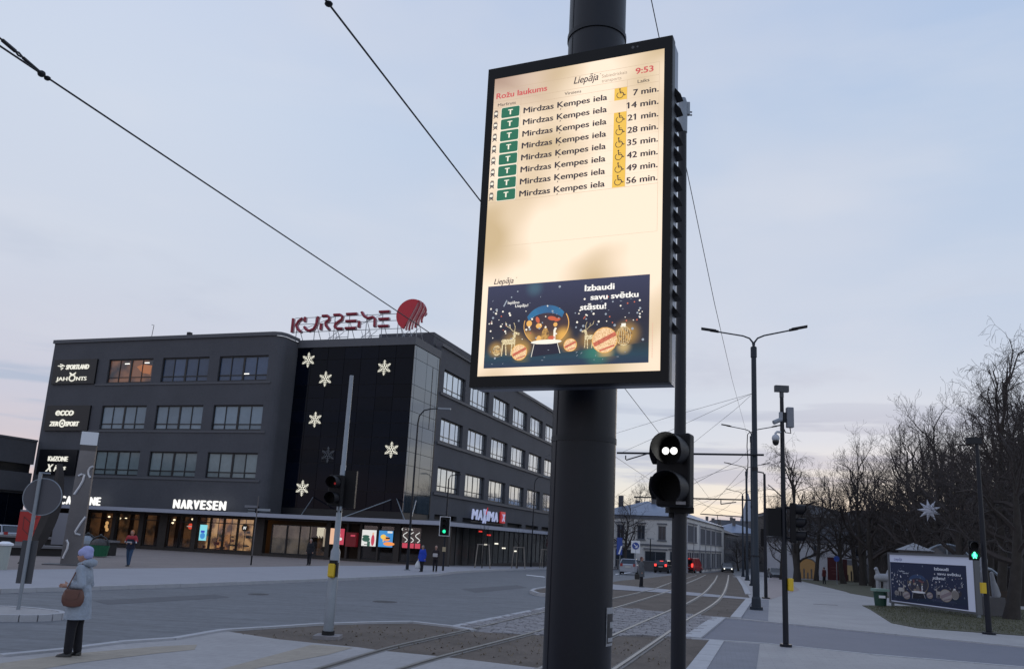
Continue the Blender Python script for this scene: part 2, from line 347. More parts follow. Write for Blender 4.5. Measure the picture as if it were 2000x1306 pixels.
def kerb(pts, w=.16, z0=-.14, z1=.035, gap=.004):     # single kerb stones laid along a line
    root = thing('kerb', kerb.label, 'kerb'); kerb.n += 1
    del root['category']; del root['label']; root['kind'] = 'structure'
    for a, b in zip(pts[:-1], pts[1:]):
        a, b = Vector((*a, 0)), Vector((*b, 0)); L = (b - a).length; n = max(1, round(L / 1.0)); t = (b - a) / L; s = Vector((-t.y, t.x, 0)) * w / 2
        for i in range(n):
            if kerb.stones > 900: return
            p, q = a + t * (L * i / n + gap), a + t * (L * (i + 1) / n - gap); mb = MB(); vs = []
            dz = random.uniform(-.004, .004)
            for zz in (z0, z1 + dz):
                for c in (p - s, q - s, q + s, p + s): vs.append((c.x, c.y, zz + dip(c.y)))
            mb.add(vs, [(0, 3, 2, 1), (4, 5, 6, 7), (0, 1, 5, 4), (1, 2, 6, 5), (2, 3, 7, 6), (3, 0, 4, 7)])
            mb.build('kerbstone', KERB, root); kerb.stones += 1
kerb.n = 0; kerb.stones = 0; kerb.label = 'pale granite kerb'
kerb(near_edge[1:]); kerb(px([(438, 1231), (633, 1218.5), (700, 1216.5), (805, 1214.5), (880, 1223), (925, 1231)]))
kerb(far_kerb[1:5], .14); kerb(far_kerb[4:], .14)
kerb(px([(1120, 1138), (1070, 1146), (1045, 1150), (1038, 1153.5), (1050, 1158), (1090, 1163), (1150, 1181)]))
kerb(px([(1441, 1127), (1461, 1160)]), .3); kerb(px([(1465, 1169), (1437, 1206)]), .34)
kerb(px([(1404, 1205), (1352, 1244)]), .42, z1=.012); kerb(px([(1400, 1251), (1352, 1318)]), .34, z1=.02)
kerb(px([(1404, 1204), (1500, 1213), (1750, 1238), (2010, 1263)]), .12, z1=.012); kerb(px([(1350, 1246), (1500, 1256), (1700, 1277), (2010, 1303)]), .12, z1=.012)
kerb(px([(884, 1222), (1070, 1185)]), .2, z1=.0)
isl = at(42, 1197); kerb([(isl[0] + 1.75 * math.cos(t * math.pi / 12) - .9, isl[1] + .95 * math.sin(t * math.pi / 12)) for t in range(25)], .12, z1=.045)

def inside(p, poly):
    c = False; n = len(poly)
    for i in range(n):
        a, b = poly[i], poly[i - 1]
        if (a[1] > p[1]) != (b[1] > p[1]) and p[0] < (b[0] - a[0]) * (p[1] - a[1]) / (b[1] - a[1]) + a[0]: c = not c
    return c
rails_px = [
    [(560, 1322), (620, 1306), (750, 1267), (835, 1247), (920, 1228), (1070, 1193), (1202, 1167), (1250, 1156), (1300, 1141), (1360, 1123)],
    [(730, 1322), (780, 1306), (860, 1282), (1010, 1243), (1070, 1226), (1203, 1186), (1265, 1167), (1310, 1152), (1350, 1135), (1378, 1122)],
    [(1010, 1322), (1060, 1303), (1202, 1238), (1312, 1190), (1345, 1176), (1380, 1153), (1395, 1135), (1401, 1123)],
    [(1160, 1326), (1202, 1305), (1312, 1230), (1345, 1208), (1382, 1187), (1405, 1169), (1416, 1152), (1421, 1136), (1423, 1122)]]
RAIL = mat('polished_rail_steel', (.24, .23, .22), .38, metal=.75, var=.1, scale=4)
rail_lines = []
for k, rp in enumerate(rails_px):
    pts = [Vector((*at(x, y, .01), 0)) for x, y in rp]
    fine = []
    for i in range(len(pts) - 1):     # Catmull-Rom smoothing
        p0 = pts[max(i - 1, 0)]; p1 = pts[i]; p2 = pts[i + 1]; p3 = pts[min(i + 2, len(pts) - 1)]
        for t in [j / 5 for j in range(5)]:
            fine.append(.5 * ((2 * p1) + (p2 - p0) * t + (2 * p0 - 5 * p1 + 4 * p2 - p3) * t * t + (3 * p1 - p0 - 3 * p2 + p3) * t ** 3))
    fine.append(pts[-1]); rail_lines.append(fine)
    def ribbon(w, z0, z1, off=0.):
        rings = []
        for i, p in enumerate(fine):
            t = (fine[min(i + 1, len(fine) - 1)] - fine[max(i - 1, 0)]).normalized(); s = Vector((-t.y, t.x, 0)); q = p + s * off; z = dip(p.y)
            rings.append([q - s * w / 2 + Vector((0, 0, z0 + z)), q + s * w / 2 + Vector((0, 0, z0 + z)), q + s * w / 2 + Vector((0, 0, z1 + z)), q - s * w / 2 + Vector((0, 0, z1 + z))])
        return MB().loft(rings)
    rt = thing('tram_rail', 'steel tram rail set in the soil and setts', 'rail', (0, 0, 0)); del rt['category']; del rt['label']; rt['kind'] = 'structure'
    ribbon(.075, -.09, .028).build('rail_head', RAIL, rt)
    ribbon(.20, -.12, .004).build('rail_flange', mat('rail_flange_grey', (.16, .15, .145), .7, var=.3, scale=3), rt)
    ribbon(.035, -.09, .010, .062).build('rail_groove', BLACK, rt)
# granite setts: real blocks, too small to pick apart at this distance
sm = MB(); sd_dir = Vector((.94, -.34, 0)).normalized(); sn = Vector((.34, .94, 0)).normalized()
cx, cy = np.mean([p[0] for p in setts_poly]), np.mean([p[1] for p in setts_poly])
rr = random.Random(3)
def near_rail(p):
    for fl in rail_lines:
        for q in fl:
            if (q.x - p.x) ** 2 + (q.y - p.y) ** 2 < .018: return True
    return False
row = 0; y = -9.0
while y < 9:
    x = -16 + (row % 2) * .16
    while x < 16:
        ln = rr.uniform(.24, .38); c = Vector((cx, cy, 0)) + sd_dir * (x + ln / 2) + sn * y
        if inside((c.x, c.y), setts_poly):
            h = rr.uniform(-.012, .012); w = .185 / 2; a = sd_dir * (ln / 2 - .014); b = sn * (w - .014); vs = []
            for zz, kk in ((-.05, 1.), (-.004 + h, 1.), (.008 + h, .86)):
                for q in (-a - b, a - b, a + b, -a + b): vs.append((c.x + q.x * kk, c.y + q.y * kk, zz))
            sm.add(vs, [(8, 9, 10, 11), (4, 5, 9, 8), (5, 6, 10, 9), (6, 7, 11, 10), (7, 4, 8, 11), (0, 1, 5, 4), (1, 2, 6, 5), (2, 3, 7, 6), (3, 0, 4, 7)])
        x += ln
    y += .195; row += 1
o = sm.build('granite_setts', SETT); tag(o, 'grey granite setts paving the tram crossing between the rails', 'setts', kind='stuff')
# scattered tufts and leaves on the soil
tm = MB(); rt_ = random.Random(5)
vpolys = [px([(450, 1236), (700, 1221), (880, 1228), (1060, 1242), (1340, 1246), (1330, 1300), (1060, 1300), (700, 1260)]), px([(1060, 1150), (1400, 1125), (1440, 1135), (1455, 1170), (1420, 1200), (1210, 1182)])]
for k in range(1800):
    poly = vpolys[k % 3 > 1]; xs = [p[0] for p in poly]; ys = [p[1] for p in poly]
    p = (rt_.uniform(min(xs), max(xs)), rt_.uniform(min(ys), max(ys)))
    if not inside(p, poly): continue
    a = rt_.uniform(0, 6.28); h = rt_.uniform(.015, .05); w = rt_.uniform(.01, .03); z = dip(p[1]) - .01
    tm.add([(p[0] - math.cos(a) * w, p[1] - math.sin(a) * w, z), (p[0] + math.cos(a) * w, p[1] + math.sin(a) * w, z), (p[0] + rt_.uniform(-.04, .04), p[1] + rt_.uniform(-.04, .04), z + h)], [(0, 1, 2)])
o = tm.build('dry_grass', mat('dry_grass_blade', (.17, .14, .105), .9, var=.3, scale=3)); tag(o, 'sparse dry grass and litter on the soil between the rails', 'grass', kind='stuff')
# road markings
slab('lane_marking', px([(1028, 1121.5), (1064, 1125.3), (1064, 1126.6), (1028, 1122.5)], -.096), -.096, WHITE)
slab('lane_marking', px([(1202, 1120), (1262, 1113), (1262, 1113.8), (1202, 1121.5)], -.096), -.096, WHITE)

IRON = mat('cast_iron', (.03, .03, .034), .6, var=.3, scale=12)
for (x_, y_, w_, d_) in ((752, 1174.5, .42, .42), (505, 1160, .35, .35)):
    b = at(x_, y_, -.1); o = bpy.data.objects.new('manhole_cover', MB().tube([(0, 0, 0), (0, 0, .008)], w_, 20).mesh('manhole_cover', IRON)); col.objects.link(o); o.location = (b[0], b[1], -.099); o['kind'] = 'structure'
    o = bpy.data.objects.new('manhole_ring', MB().tube([(0, 0, 0), (0, 0, .004)], w_ * 1.25, 20).mesh('manhole_ring', mat('manhole_concrete', (.16, .165, .18), .8, var=.2, scale=6))); col.objects.link(o); o.location = (b[0], b[1], -.0995); o['kind'] = 'structure'
b = at(1612, 1180); o = bpy.data.objects.new('drain_slot', MB().box(-.55, .55, -.06, .06, 0, .006).mesh('drain_slot', IRON)); col.objects.link(o); o.location = (b[0], b[1], .002); o['kind'] = 'structure'
slab('road_patch', px([(180, 1172), (420, 1160), (450, 1166), (210, 1180)], -.098), -.096, mat('newer_asphalt', (.088, .092, .105), .75, var=.2, scale=2, bump=.2, bscale=60))
slab('road_patch', px([(900, 1150), (1010, 1142), (1030, 1147), (930, 1157)], -.098), -.096, MATS['newer_asphalt'])
gm = MB(); rg = random.Random(21); lawn = px([(1690, 1184), (1745, 1216), (1795, 1225), (2000, 1240), (2100, 1240), (2100, 1196), (1850, 1186)])
lx, ly = [p[0] for p in lawn], [p[1] for p in lawn]
for k in range(26000):
    p = (rg.uniform(min(lx), max(lx)), rg.uniform(min(ly), max(ly)))
    if not inside(p, lawn): continue
    a = rg.uniform(0, 6.28); h = rg.uniform(.03, .09); gm.add([(p[0] - .012 * math.cos(a), p[1] - .012 * math.sin(a), .015), (p[0] + .012 * math.cos(a), p[1] + .012 * math.sin(a), .015), (p[0] + rg.uniform(-.03, .03), p[1] + rg.uniform(-.03, .03), h)], [(0, 1, 2)])
o = gm.build('lawn_grass', mat('lawn_blade', (.085, .085, .045), .9, var=.4, scale=1.5)); tag(o, 'short winter grass around the billboard', 'grass', kind='stuff')

# ------------------------------------------------------------------ shopping centre
bld = thing('shopping_centre', 'dark grey four storey shopping centre with black glass corner across the road', 'building', P0, -aD)
def wall_with_holes(mb, a0, a1, z0, z1, holes, thick, plane):     # piers and spandrels; plane(a, d, z) maps to local
    zs = sorted({z0, z1, *[h[2] for h in holes], *[h[3] for h in holes]})
    for za, zb in zip(zs[:-1], zs[1:]):
        cut = sorted([(h[0], h[1]) for h in holes if h[2] <= za + 1e-6 and h[3] >= zb - 1e-6]); x = a0
        for c0, c1 in cut + [(a1, a1)]:
            if c0 > x + 1e-6:
                vs = [plane(p, d, z) for z in (za, zb) for d in (0, thick) for p in (x, c0)]
                mb.add(vs, [(0, 2, 3, 1), (4, 5, 7, 6), (0, 1, 5, 4), (2, 6, 7, 3), (0, 4, 6, 2), (1, 3, 7, 5)])
            x = c1
PL_ = lambda a, d, z: (a, d, z)                 # front facade plane: d goes inwards
PR_ = lambda a, d, z: (11.9 - d, a, z)          # right facade plane
Lx = [-22.6, -15.5, -8.4]; Lz = [(16.45, 19.03), (11.5, 14.02), (6.75, 9.28)]
Rx = [10.5 + 7.72 * i for i in range(8)]; Rz = [(17.1, 19.6), (11.97, 14.42), (6.78, 9.33)]
mb = MB(); wall_with_holes(mb, -30.6, -2.3, 3.2, 21.0, [(x, x + 5.85, z0, z1) for x in Lx for z0, z1 in Lz], .45, PL_)
# rounded end of the front wall and its return
arc = [(-2.3 + 1.0 * math.sin(t), 1.0 - 1.0 * math.cos(t)) for t in [k * math.pi / 12 for k in range(7)]] + [(-1.3, 3.0)]
mb.loft([[(x, y, z) for x, y in arc] for z in (3.2, 21.0)], cap=False, closed=False)
mb.box(-30.6, -30.15, .45, 26, -1.2, 21.0)
mb.build('wall', FACADE, bld)
mb = MB(); wall_with_holes(mb, 9.2, 75, 3.2, 21.75, [(x, x + 6.1, z0, z1) for x in Rx for z0, z1 in Rz] + [(10.4 + 7.72 * i, 16.4 + 7.72 * i, 3.95, 4.45) for i in range(8)], .5, PR_)
mb.box(-5, 11.4, 74.5, 75, -2, 21.7); mb.build('side_wall', FACADE, bld)
# string courses and caps
mb = MB()
for z0, z1 in Lz: mb.box(-24, -2.0, -.08, 0, z0 - .28, z0 - .1)
for z0, z1 in Rz: mb.box(11.9, 12.05, 9.6, 75, z0 - .38, z0 - .14)
mb.build('string_course', FACADE2, bld)
mb = MB(); mb.box(-30.75, -2.3, -.15, .6, 21.0, 21.38)
mb.loft([[(x * 1 + (.15 if i > 2 else 0), y - (.15 if i < 4 else 0), z) for i, (x, y) in enumerate(arc)] for z in (21.0, 21.38)], cap=False, closed=False)
mb.loft([[(x + (.15 if i > 2 else 0), y - (.15 if i < 4 else 0), 21.38) for i, (x, y) in enumerate(arc)], [(x - .8, y + .6, 21.36) for x, y in arc]], cap=False, closed=False)
mb.box(-30.75, -30, .6, 26, 21.0, 21.38); mb.box(11.3, 12.1, 9.2, 75.1, 21.75, 22.12); mb.build('parapet_cap', FACADE2, bld)
mb = MB(); mb.box(-30, -1.5, 3.2, 26, 20.6, 20.8); mb.box(-1.5, 11.2, 4.1, 74, 20.7, 20.9); mb.box(-30, -1.5, 26, 26.4, -1, 20.8); mb.build('roof', FACADE2, bld)
mb = MB(); mb.box(4.5, 11.0, 9.2, 22, 20.9, 23.3); mb.build('roof_plant_room', FACADE, bld)
mb = MB(); mb.box(-13, -12.6, .1, .5, 21.38, 21.75); mb.tube([(-17.6, .2, 21.38), (-17.5, .2, 22.7), (-17.8, .2, 22.75)], .03, 6); mb.build('roof_fitting', METALDARK, bld)
# dark core so nothing shines through the windows
mb = MB(); mb.box(-30.1, -1.4, 3.6, 25.9, 3.0, 20.5); mb.box(-1.3, 10.2, 4.2, 74.4, 3.0, 20.5); mb.build('interior', mat('dim_interior', (.05, .055, .07), .9), bld)
PANES = {'blind': mat('pane_with_blind', (.19, .25, .31), .12, rnd=.22, ior=1.5, var=.12, scale=1.2),
         'blind_low': mat('pane_with_grey_blind', (.165, .21, .23), .14, rnd=.22, ior=1.5, var=.14, scale=1.5),
         'dark': mat('pane_dim', (.055, .085, .15), .1, rnd=.22, ior=1.5, var=.2, scale=.8),
         'sky': mat('pane_sky_reflecting', (.66, .70, .74), .07, metal=.82, var=.09, scale=.9, bump=.05, bscale=1.2)}
def warm_pane():
    m = glow('pane_lit_warm', (.30, .13, .07), .40, dark=(.018, .018, .03), scale=.55); m.node_tree.nodes['Principled BSDF'].inputs['Roughness'].default_value = .1; return m
PANES['warm'] = warm_pane()
def window(a, z0, z1, w, plane, kind, depth, rot):
    pj = .06 if rot == 0 else .025; fr_ = MB(); cols = [0, w * .245, w * .5, w * .755, w]; zt = z0 + (z1 - z0) * .235; t = .055
    def bar(a0, a1, za, zb, d0, d1):
        vs = [plane(a + p, d, z) for z in (za, zb) for d in (d0, d1) for p in (a0, a1)]
        fr_.add(vs, [(0, 2, 3, 1), (4, 5, 7, 6), (0, 1, 5, 4), (2, 6, 7, 3), (0, 4, 6, 2), (1, 3, 7, 5)])
    bar(.002, w - .002, z1 - .14, z1 - .002, depth - .06, depth + .08); bar(.002, w - .002, z0 + .002, z0 + .12, depth - .06, depth + .08)
    for i, c in enumerate(cols):
        tt = (.11 if i == 2 else (.10 if i in (0, 4) else .045)) * (1 if rot == 0 else .75); lo, hi = max(c - tt, .003), min(c + tt, w - .003)
        bar(lo, hi, z0 + .12, z1 - .14, depth - pj + .005, depth + .07)
    for i in range(4):
        tt = t if i in (0, 3) else t * .8
        bar(cols[i] + (.11 if i in (2,) else .05 if i else .10), cols[i + 1] - (.11 if i == 1 else .05 if i < 3 else .10), zt - tt, zt + tt, depth - pj + .01, depth + .06)
    f = fr_.build('window', FRAME, bld)
    for i in range(4):
        for za, zb in ((z0 + .1, zt), (zt, z1 - .1)):
            p = MB(); e = random.uniform(-.008, .008); x0_, x1_ = a + cols[i] + .03, a + cols[i + 1] - .03
            p.add([plane(x0_, depth + .01 + e, za), plane(x1_, depth + .01 - e, za), plane(x1_, depth + .012 - e, zb), plane(x0_, depth + .012 + e, zb)], [(0, 1, 2, 3)])
            kk = kind
            p.build('pane', PANES[kk], f)
    return f
for i, x in enumerate(Lx):
    for j, (z0, z1) in enumerate(Lz):
        window(x, z0, z1, 5.85, PL_, (['warm', 'dark', 'dark'][i] if j == 0 else ('blind' if j == 1 else 'blind_low')), .22, 0)
for i, x in enumerate(Rx):
    for z0, z1 in Rz:
        if i < 7: window(x, z0, z1, 6.1, PR_, 'sky', .30, 1)
mb = MB()
for xx, zz in ((-18.0, 18.55), (-20.6, 18.5), (-5.4, 17.15)): mb.box(xx, xx + .62, .19, .2, zz, zz + .09)
mb.build('ceiling_light', glow('office_tube_light', (1, .97, .85), 1.6), bld)
mb = MB(); mb.add([(-18.2, .214, 17.55), (-17.1, .214, 17.35), (-17.0, .214, 18.3), (-18.3, .214, 18.45), (-19.0, .214, 18.2)], [(0, 1, 2, 3, 4)]); mb.build('lit_ceiling', glow('orange_room_light', (.75, .26, .09), .40), bld)
mb = MB()
for i in range(8): mb.box(11.42, 11.5, 10.4 + 7.72 * i, 16.4 + 7.72 * i, 3.95, 4.45)
mb.build('vent_slot', BLACK, bld)
# glass corner
gx = [-1.28, .4, 2.3, 4.2, 6.1, 8.0, 9.9, 11.8]; gzs = [4.3, 6.1, 8.7, 10.0, 11.3, 12.7, 13.9, 15.2, 16.5, 19.1, 20.38]
gp = {}
mb = MB(); mb.box(-1.3, 11.75, 3.10, 3.3, 3.3, 20.4); mb.box(11.55, 11.75, 3.3, 9.1, 3.3, 20.4); mb.build('curtain_wall_frame', FRAME, bld)
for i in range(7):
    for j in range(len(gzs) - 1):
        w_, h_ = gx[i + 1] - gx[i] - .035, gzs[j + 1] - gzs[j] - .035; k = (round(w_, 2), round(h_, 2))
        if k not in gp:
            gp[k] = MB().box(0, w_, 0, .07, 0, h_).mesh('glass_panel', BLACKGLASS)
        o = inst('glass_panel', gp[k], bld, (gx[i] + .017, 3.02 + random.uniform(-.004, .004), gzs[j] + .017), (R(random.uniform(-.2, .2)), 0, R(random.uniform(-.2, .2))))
gv = [3.05, 3.45, 6.05, 8.6, 9.0]
for i in range(4):
    for j in range(len(gzs) - 1):
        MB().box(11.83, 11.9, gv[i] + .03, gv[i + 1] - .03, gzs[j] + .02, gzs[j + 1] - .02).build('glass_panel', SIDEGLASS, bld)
mb = MB(); mb.box(11.86, 11.93, 7.5, 7.56, 12.75, 19.1); mb.build('mullion', FRAME, bld)
mb = MB(); mb.box(-1.28, 11.98, 2.9, 3.5, 20.4, 21.2); mb.box(11.4, 11.98, 3.5, 9.2, 20.4, 21.2); mb.build('top_band', FACADE2, bld)
mb = MB(); mb.box(11.82, 11.9, 9.02, 9.2, 4.0, 20.4); mb.build('dark_reveal', BLACK, bld)
mb = MB(); mb.box(-1.28, 11.9, 3.05, 3.4, 3.3, 4.28); mb.box(11.5, 11.85, 3.4, 9.2, 3.3, 4.28); mb.build('plinth_band', FRAME, bld)
# canopy
CANW = mat('canopy_fascia', (.34, .36, .44), .5, var=.05, scale=.5)
mb = MB(); mb.box(-28.6, 18.1, -2.04, -1.96, 3.17, 3.52); mb.box(18.02, 18.1, -1.96, 70, 3.17, 3.52); mb.build('canopy_fascia', CANW, bld)
mb = MB(); mb.box(-28.6, 18.0, -1.95, 3.1, 3.3, 3.44); mb.box(11.9, 18.0, 3.1, 70, 3.3, 3.44)
for k in range(12): mb.box(-28 + k * 4.1, -27.85 + k * 4.1, -1.95, -.05, 3.18, 3.3)
mb.build('canopy', METALDARK, bld)
for (u_, v_) in ((2.2, 3.0), (13.2, 3.4)):
    mb = MB(); mb.tube([(u_, 3.0, 5.4), (u_ + 1.8, -1.6, 3.5)], .05, 6); mb.build('canopy_brace', GALV, bld)
mb = MB(); mb.tube([(10.6, 3.0, 5.4), (8.4, -1.6, 3.5)], .05, 6); mb.tube([(11.2, 3.0, 5.5), (14.4, -1.6, 3.5)], .05, 6); mb.build('canopy_brace', GALV, bld)
# ground floor: piers, shop fronts, interiors
PIER = mat('brown_black_pier', (.035, .028, .026), .6, var=.2, scale=2)
gf = MB()
def pier(u0, u1, m=None): gf.box(u0, u1, -.02, .5, -1.2, 3.17)
for a_, b_ in ((-30.6, -26.5), (-22.8, -22.3), (-19.0, -18.6), (-15.6, -15.1), (-13.1, -12.2), (-9.1, -8.6), (-2.05, -.9), (5.8, 6.25), (7.9, 8.1), (9.25, 9.5), (11.07, 11.24), (12.75, 13.3), (15.4, 18.0)): pier(a_, b_)
gf.box(-30.6, 18, .02, .5, 2.98, 3.29); gf.box(-30.6, 18, .01, .5, -1.2, -.12)
gf.build('shop_front_wall', PIER, bld)
mb = MB(); mb.box(-30.6, 17, 3.0, 3.04, -1.2, 3.2); mb.box(-30.6, 17, .5, 3.0, 2.99, 3.05); mb.build('shop_back_wall', mat('shop_dim_wall', (.09, .065, .05), .9), bld)
mb = MB(); mb.box(-30.6, 17, .5, 3.0, -.3, -.2); mb.build('shop_floor', PLAZA, bld)
PANE = see_through('shop_pane', (.85, .86, .88), .07)
WARM = glow('warm_shop_light', (1.0, .55, .22), .50, dark=(.16, .065, .025), scale=1.3)
WARM2 = glow('amber_shop_light', (.85, .36, .11), .55, dark=(.10, .04, .02), scale=1.0)
DIM = glow('dim_cafe_light', (.16, .07, .028), .5, dark=(.010, .006, .006), scale=.9)
DIM2 = glow('dim_hall_light', (.11, .085, .06), .9, dark=(.035, .028, .02), scale=.8)
def bay(u0, u1, z0, z1, m, door=False, name='shop_window', transom=None, d=1.3):
    f = MB(); t = .07
    f.box(u0, u0 + t, .1, .22, z0, z1); f.box(u1 - t, u1, .1, .22, z0, z1); f.box(u0 + t, u1 - t, .1, .22, z1 - t, z1); f.box(u0 + t, u1 - t, .1, .22, z0, z0 + .1)
    if transom: f.box(u0 + t, u1 - t, .1, .22, transom - .04, transom + .04)
    fo = f.build(name, FRAME, bld)
    MB().box(u0 + t, u1 - t, .15, .16, z0 + .1, z1 - t).build('pane', PANE, fo)
    if m: MB().box(u0 + .02, u1 - .02, d, d + .03, z0, z1).build('lit_interior', m, fo)
    return fo
nb = [-8.57, -7.1, -5.55, -3.95, -2.1]
rs = random.Random(11)
GOODS = [mat('goods_red', (.35, .05, .03), .6), mat('goods_cream', (.5, .42, .3), .6), mat('goods_brown', (.2, .08, .03), .6), mat('goods_yellow', (.5, .33, .06), .6), BLACK]
for i in range(4):
    f = bay(nb[i] + .04, nb[i + 1] - .04, -.1, 2.96, (WARM, WARM2, WARM, WARM)[i], transom=2.46, name='door' if i in (1, 2) else 'shop_window')
    for k in range(7):
        w_ = rs.uniform(.15, .5); x_ = rs.uniform(nb[i] + .2, nb[i + 1] - .7); z_ = rs.choice([0, .35, .75, 1.15, 1.6]); MB().box(x_, x_ + w_, .7, .9, z_, z_ + rs.uniform(.1, .3)).build('goods', rs.choice(GOODS), f)
cz = [(-26.4, -22.9), (-22.2, -19.1), (-18.5, -15.7), (-15.0, -13.2), (-12.1, -10.7), (-10.6, -9.2)]
for a_, b_ in cz: bay(a_, b_, -.1, 2.95, DIM, transom=2.4, d=2.4)
for a_, b_ in ((-.0, 1.5), (1.68, 2.92), (3.05, 4.0), (4.1, 5.7)): bay(a_ - .12, b_ + .06, -.1, 2.6, DIM2 if a_ < 4 else DIM, name='door' if a_ > 3 else 'shop_window', d=.35 if a_ < 4 else 1.6)
for a_, b_ in ((9.5, 11.05), (11.26, 12.7), (13.35, 15.35)): bay(a_, b_, -.1, 2.95, None, name='shop_window')
lamp = glow('small_warm_lamp', (1, .80, .5), 2.2)
def lampm(name, pts, s, m):
    for (u_, z_) in pts: MB().ell((u_, .9, z_), (s[0], .1, s[1]), 8, 5).build(name, m, bld)
lampm('pendant_lamp', [(-20.4, 2.55), (-18.95, 2.42), (-18.2, 2.45), (-16.1, 2.6), (-12.15, 2.55), (-9.95, 2.7), (-16.0, 1.9), (-12.3, 2.25)], (.14, .09), lamp)
lampm('pendant_lamp', [(-20.6, 1.55), (-20.55, 1.9), (-20.45, 1.25)], (.22, .2), glow('amber_cafe_lamp', (1, .55, .2), .8))
lampm('round_notice', [(-10.1, 2.0)], (.30, .30), glow('red_notice', (1., .10, .05), .9))
mb = MB(); mb.box(-10.45, -9.75, .79, .80, 1.95, 2.05); mb.build('notice_bar', glow('pale_notice', (.8, .6, .5), .6), bld)
for s_ in range(9): MB().box(4.3 + s_ * .09, 4.34 + s_ * .09, .9, .94, 1.75 - (s_ % 3) * .1, 2.5).build('lamp_string', glow('string_light', (1, .9, .65), 1.0), bld)
mb = MB(); mb.box(5.45, 5.6, .2, .25, .8, 2.4); mb.build('lit_strip', glow('shop_strip', (.8, .65, .45), .5), bld)
# right facade ground floor: long shop glazing under the canopy
mb = MB(); mb.box(15.7, 16.2, .5, 16, -1.4, 3.29); mb.box(15.7, 16.3, 16, 70, -2, -.25 ); mb.build('side_shop_wall', PIER, bld)
SG = mat('milky_shop_glass', (.10, .10, .095), .15, ior=1.5, var=.25, scale=.4)
for k in range(36):
    v0 = 6 + k * 1.75
    MB().box(16.15, 16.2, v0 + .05, v0 + 1.7, -.3, 3.25).build('glass_panel', SG, bld)
mb = MB(); mb.box(16.1, 16.13, 6, 69, -.3, 3.2)
for k in range(37): mb.box(16.13, 16.26, 5.97 + k * 1.75, 6.03 + k * 1.75, -.3, 3.25)
mb.build('mullion', FRAME, bld)
for v_, z_, m_ in ((12, 2.9, 'r'), (14.5, 2.6, 'r'), (38, 2.6, 'r'), (13.5, 1.6, 'w'), (17.0, 1.75, 'w'), (19.5, 1.3, 'w'), (23.5, 1.0, 'w')):
    MB().box(16.205, 16.23, v_, v_ + 1.1, z_, z_ + .14).build('indoor_light', glow('red_glow', (1, .05, .04), .7) if m_ == 'r' else glow('white_glow', (1, .95, .8), 1.1), bld)
MB().box(16.205, 16.22, 37, 41, 1.7, 2.7).build('red_poster', mat('dark_red_print', (.10, .008, .01), .4), bld)
lampm('wall_light', [(16.6, 1.7)], (.12, .12), lamp)

# shop signs on the building (hung on it, so things of their own)
LIT = glow('lit_white_letter', (.95, .93, .82), .82)
LIT2 = glow('bright_white_letter', (1, .99, .95), .98)
def wall_sign(name, label, u0, u1, z0, z1, rows, y=-.22, bg=True):
    o = thing(name, label, 'sign', P0 + D2 * u0 + Vector((0, 0, z0)), -aD)
    if bg: MB().box(0, u1 - u0, y + .02, -.002 if y < -.1 else .1, 0, z1 - z0).build('sign_panel', mat('black_sign_panel', (.004, .0045, .008), .4), o)
    for k, r_ in enumerate(rows):
        mb = MB(); txt, a, b, zb, h, bo, sh = r_; put_text(mb, txt, a - u0, b - u0, zb - z0, h, y, bo, sh, .06); mb.build('lettering', LIT, o)
    return o
s1 = wall_sign('shop_sign', 'black sign panel reading SPORTLAND and JAHONTS at top left of facade', -30.0, -24.05, 16.4, 19.1,
    [('SPORTLAND', -28.2, -25.0, 18.0, .52, .035, .15), ('JAH', -29.3, -27.75, 16.75, .42, .01, 0), ('NTS', -26.5, -25.1, 16.75, .42, .01, 0)])
mb = MB(); mb.tube([(.65, -.25, 2.0), (1.6, -.25, 1.98)], .05, 6); mb.tube([(.95, -.25, 2.18), (1.35, -.25, 2.1), (1.0, -.25, 1.85), (1.4, -.25, 1.75), (1.15, -.25, 1.6)], .06, 6)
ring = [(2.9 + .4 * math.cos(t), -.25, .62 + .32 * math.sin(t)) for t in [k * math.pi / 8 for k in range(17)]]; mb.tube(ring, .07, 6); mb.tube([(2.65, -.25, 1.0), (2.5, -.25, 1.2), (2.9, -.25, .98), (3.3, -.25, 1.2), (3.15, -.25, 1.0)], .07, 6)
mb.build('emblem', LIT, s1)
s2 = wall_sign('shop_sign', 'black sign panel reading ecco and ZERO SPORT below the topmost one', -30.0, -24.0, 11.3, 14.03,
    [('ecco', -28.6, -26.1, 12.95, .82, .03, .1), ('ZER', -29.2, -27.95, 11.8, .5, .04, .1), ('SPORT', -27.0, -25.15, 11.8, .5, .04, .1)])
mb = MB(); mb.tube([(2.55 + .36 * math.cos(t), -.25, .78 + .36 * math.sin(t)) for t in [k * math.pi / 8 for k in range(17)]], .085, 6); mb.ell((2.55, -.25, .78), (.14, .04, .14), 10, 6); mb.build('emblem', LIT, s2)
s3 = wall_sign('shop_sign', 'black sign panel reading KidZONE and X jeans, lowest of the three', -30.0, -24.8, 6.62, 9.29,
    [('KidZONE', -28.6, -25.9, 8.05, .52, .03, 0), ('X', -28.7, -27.75, 6.95, .8, .02, .3), ('jeans', -27.6, -26.0, 7.15, .52, .02, .25)])
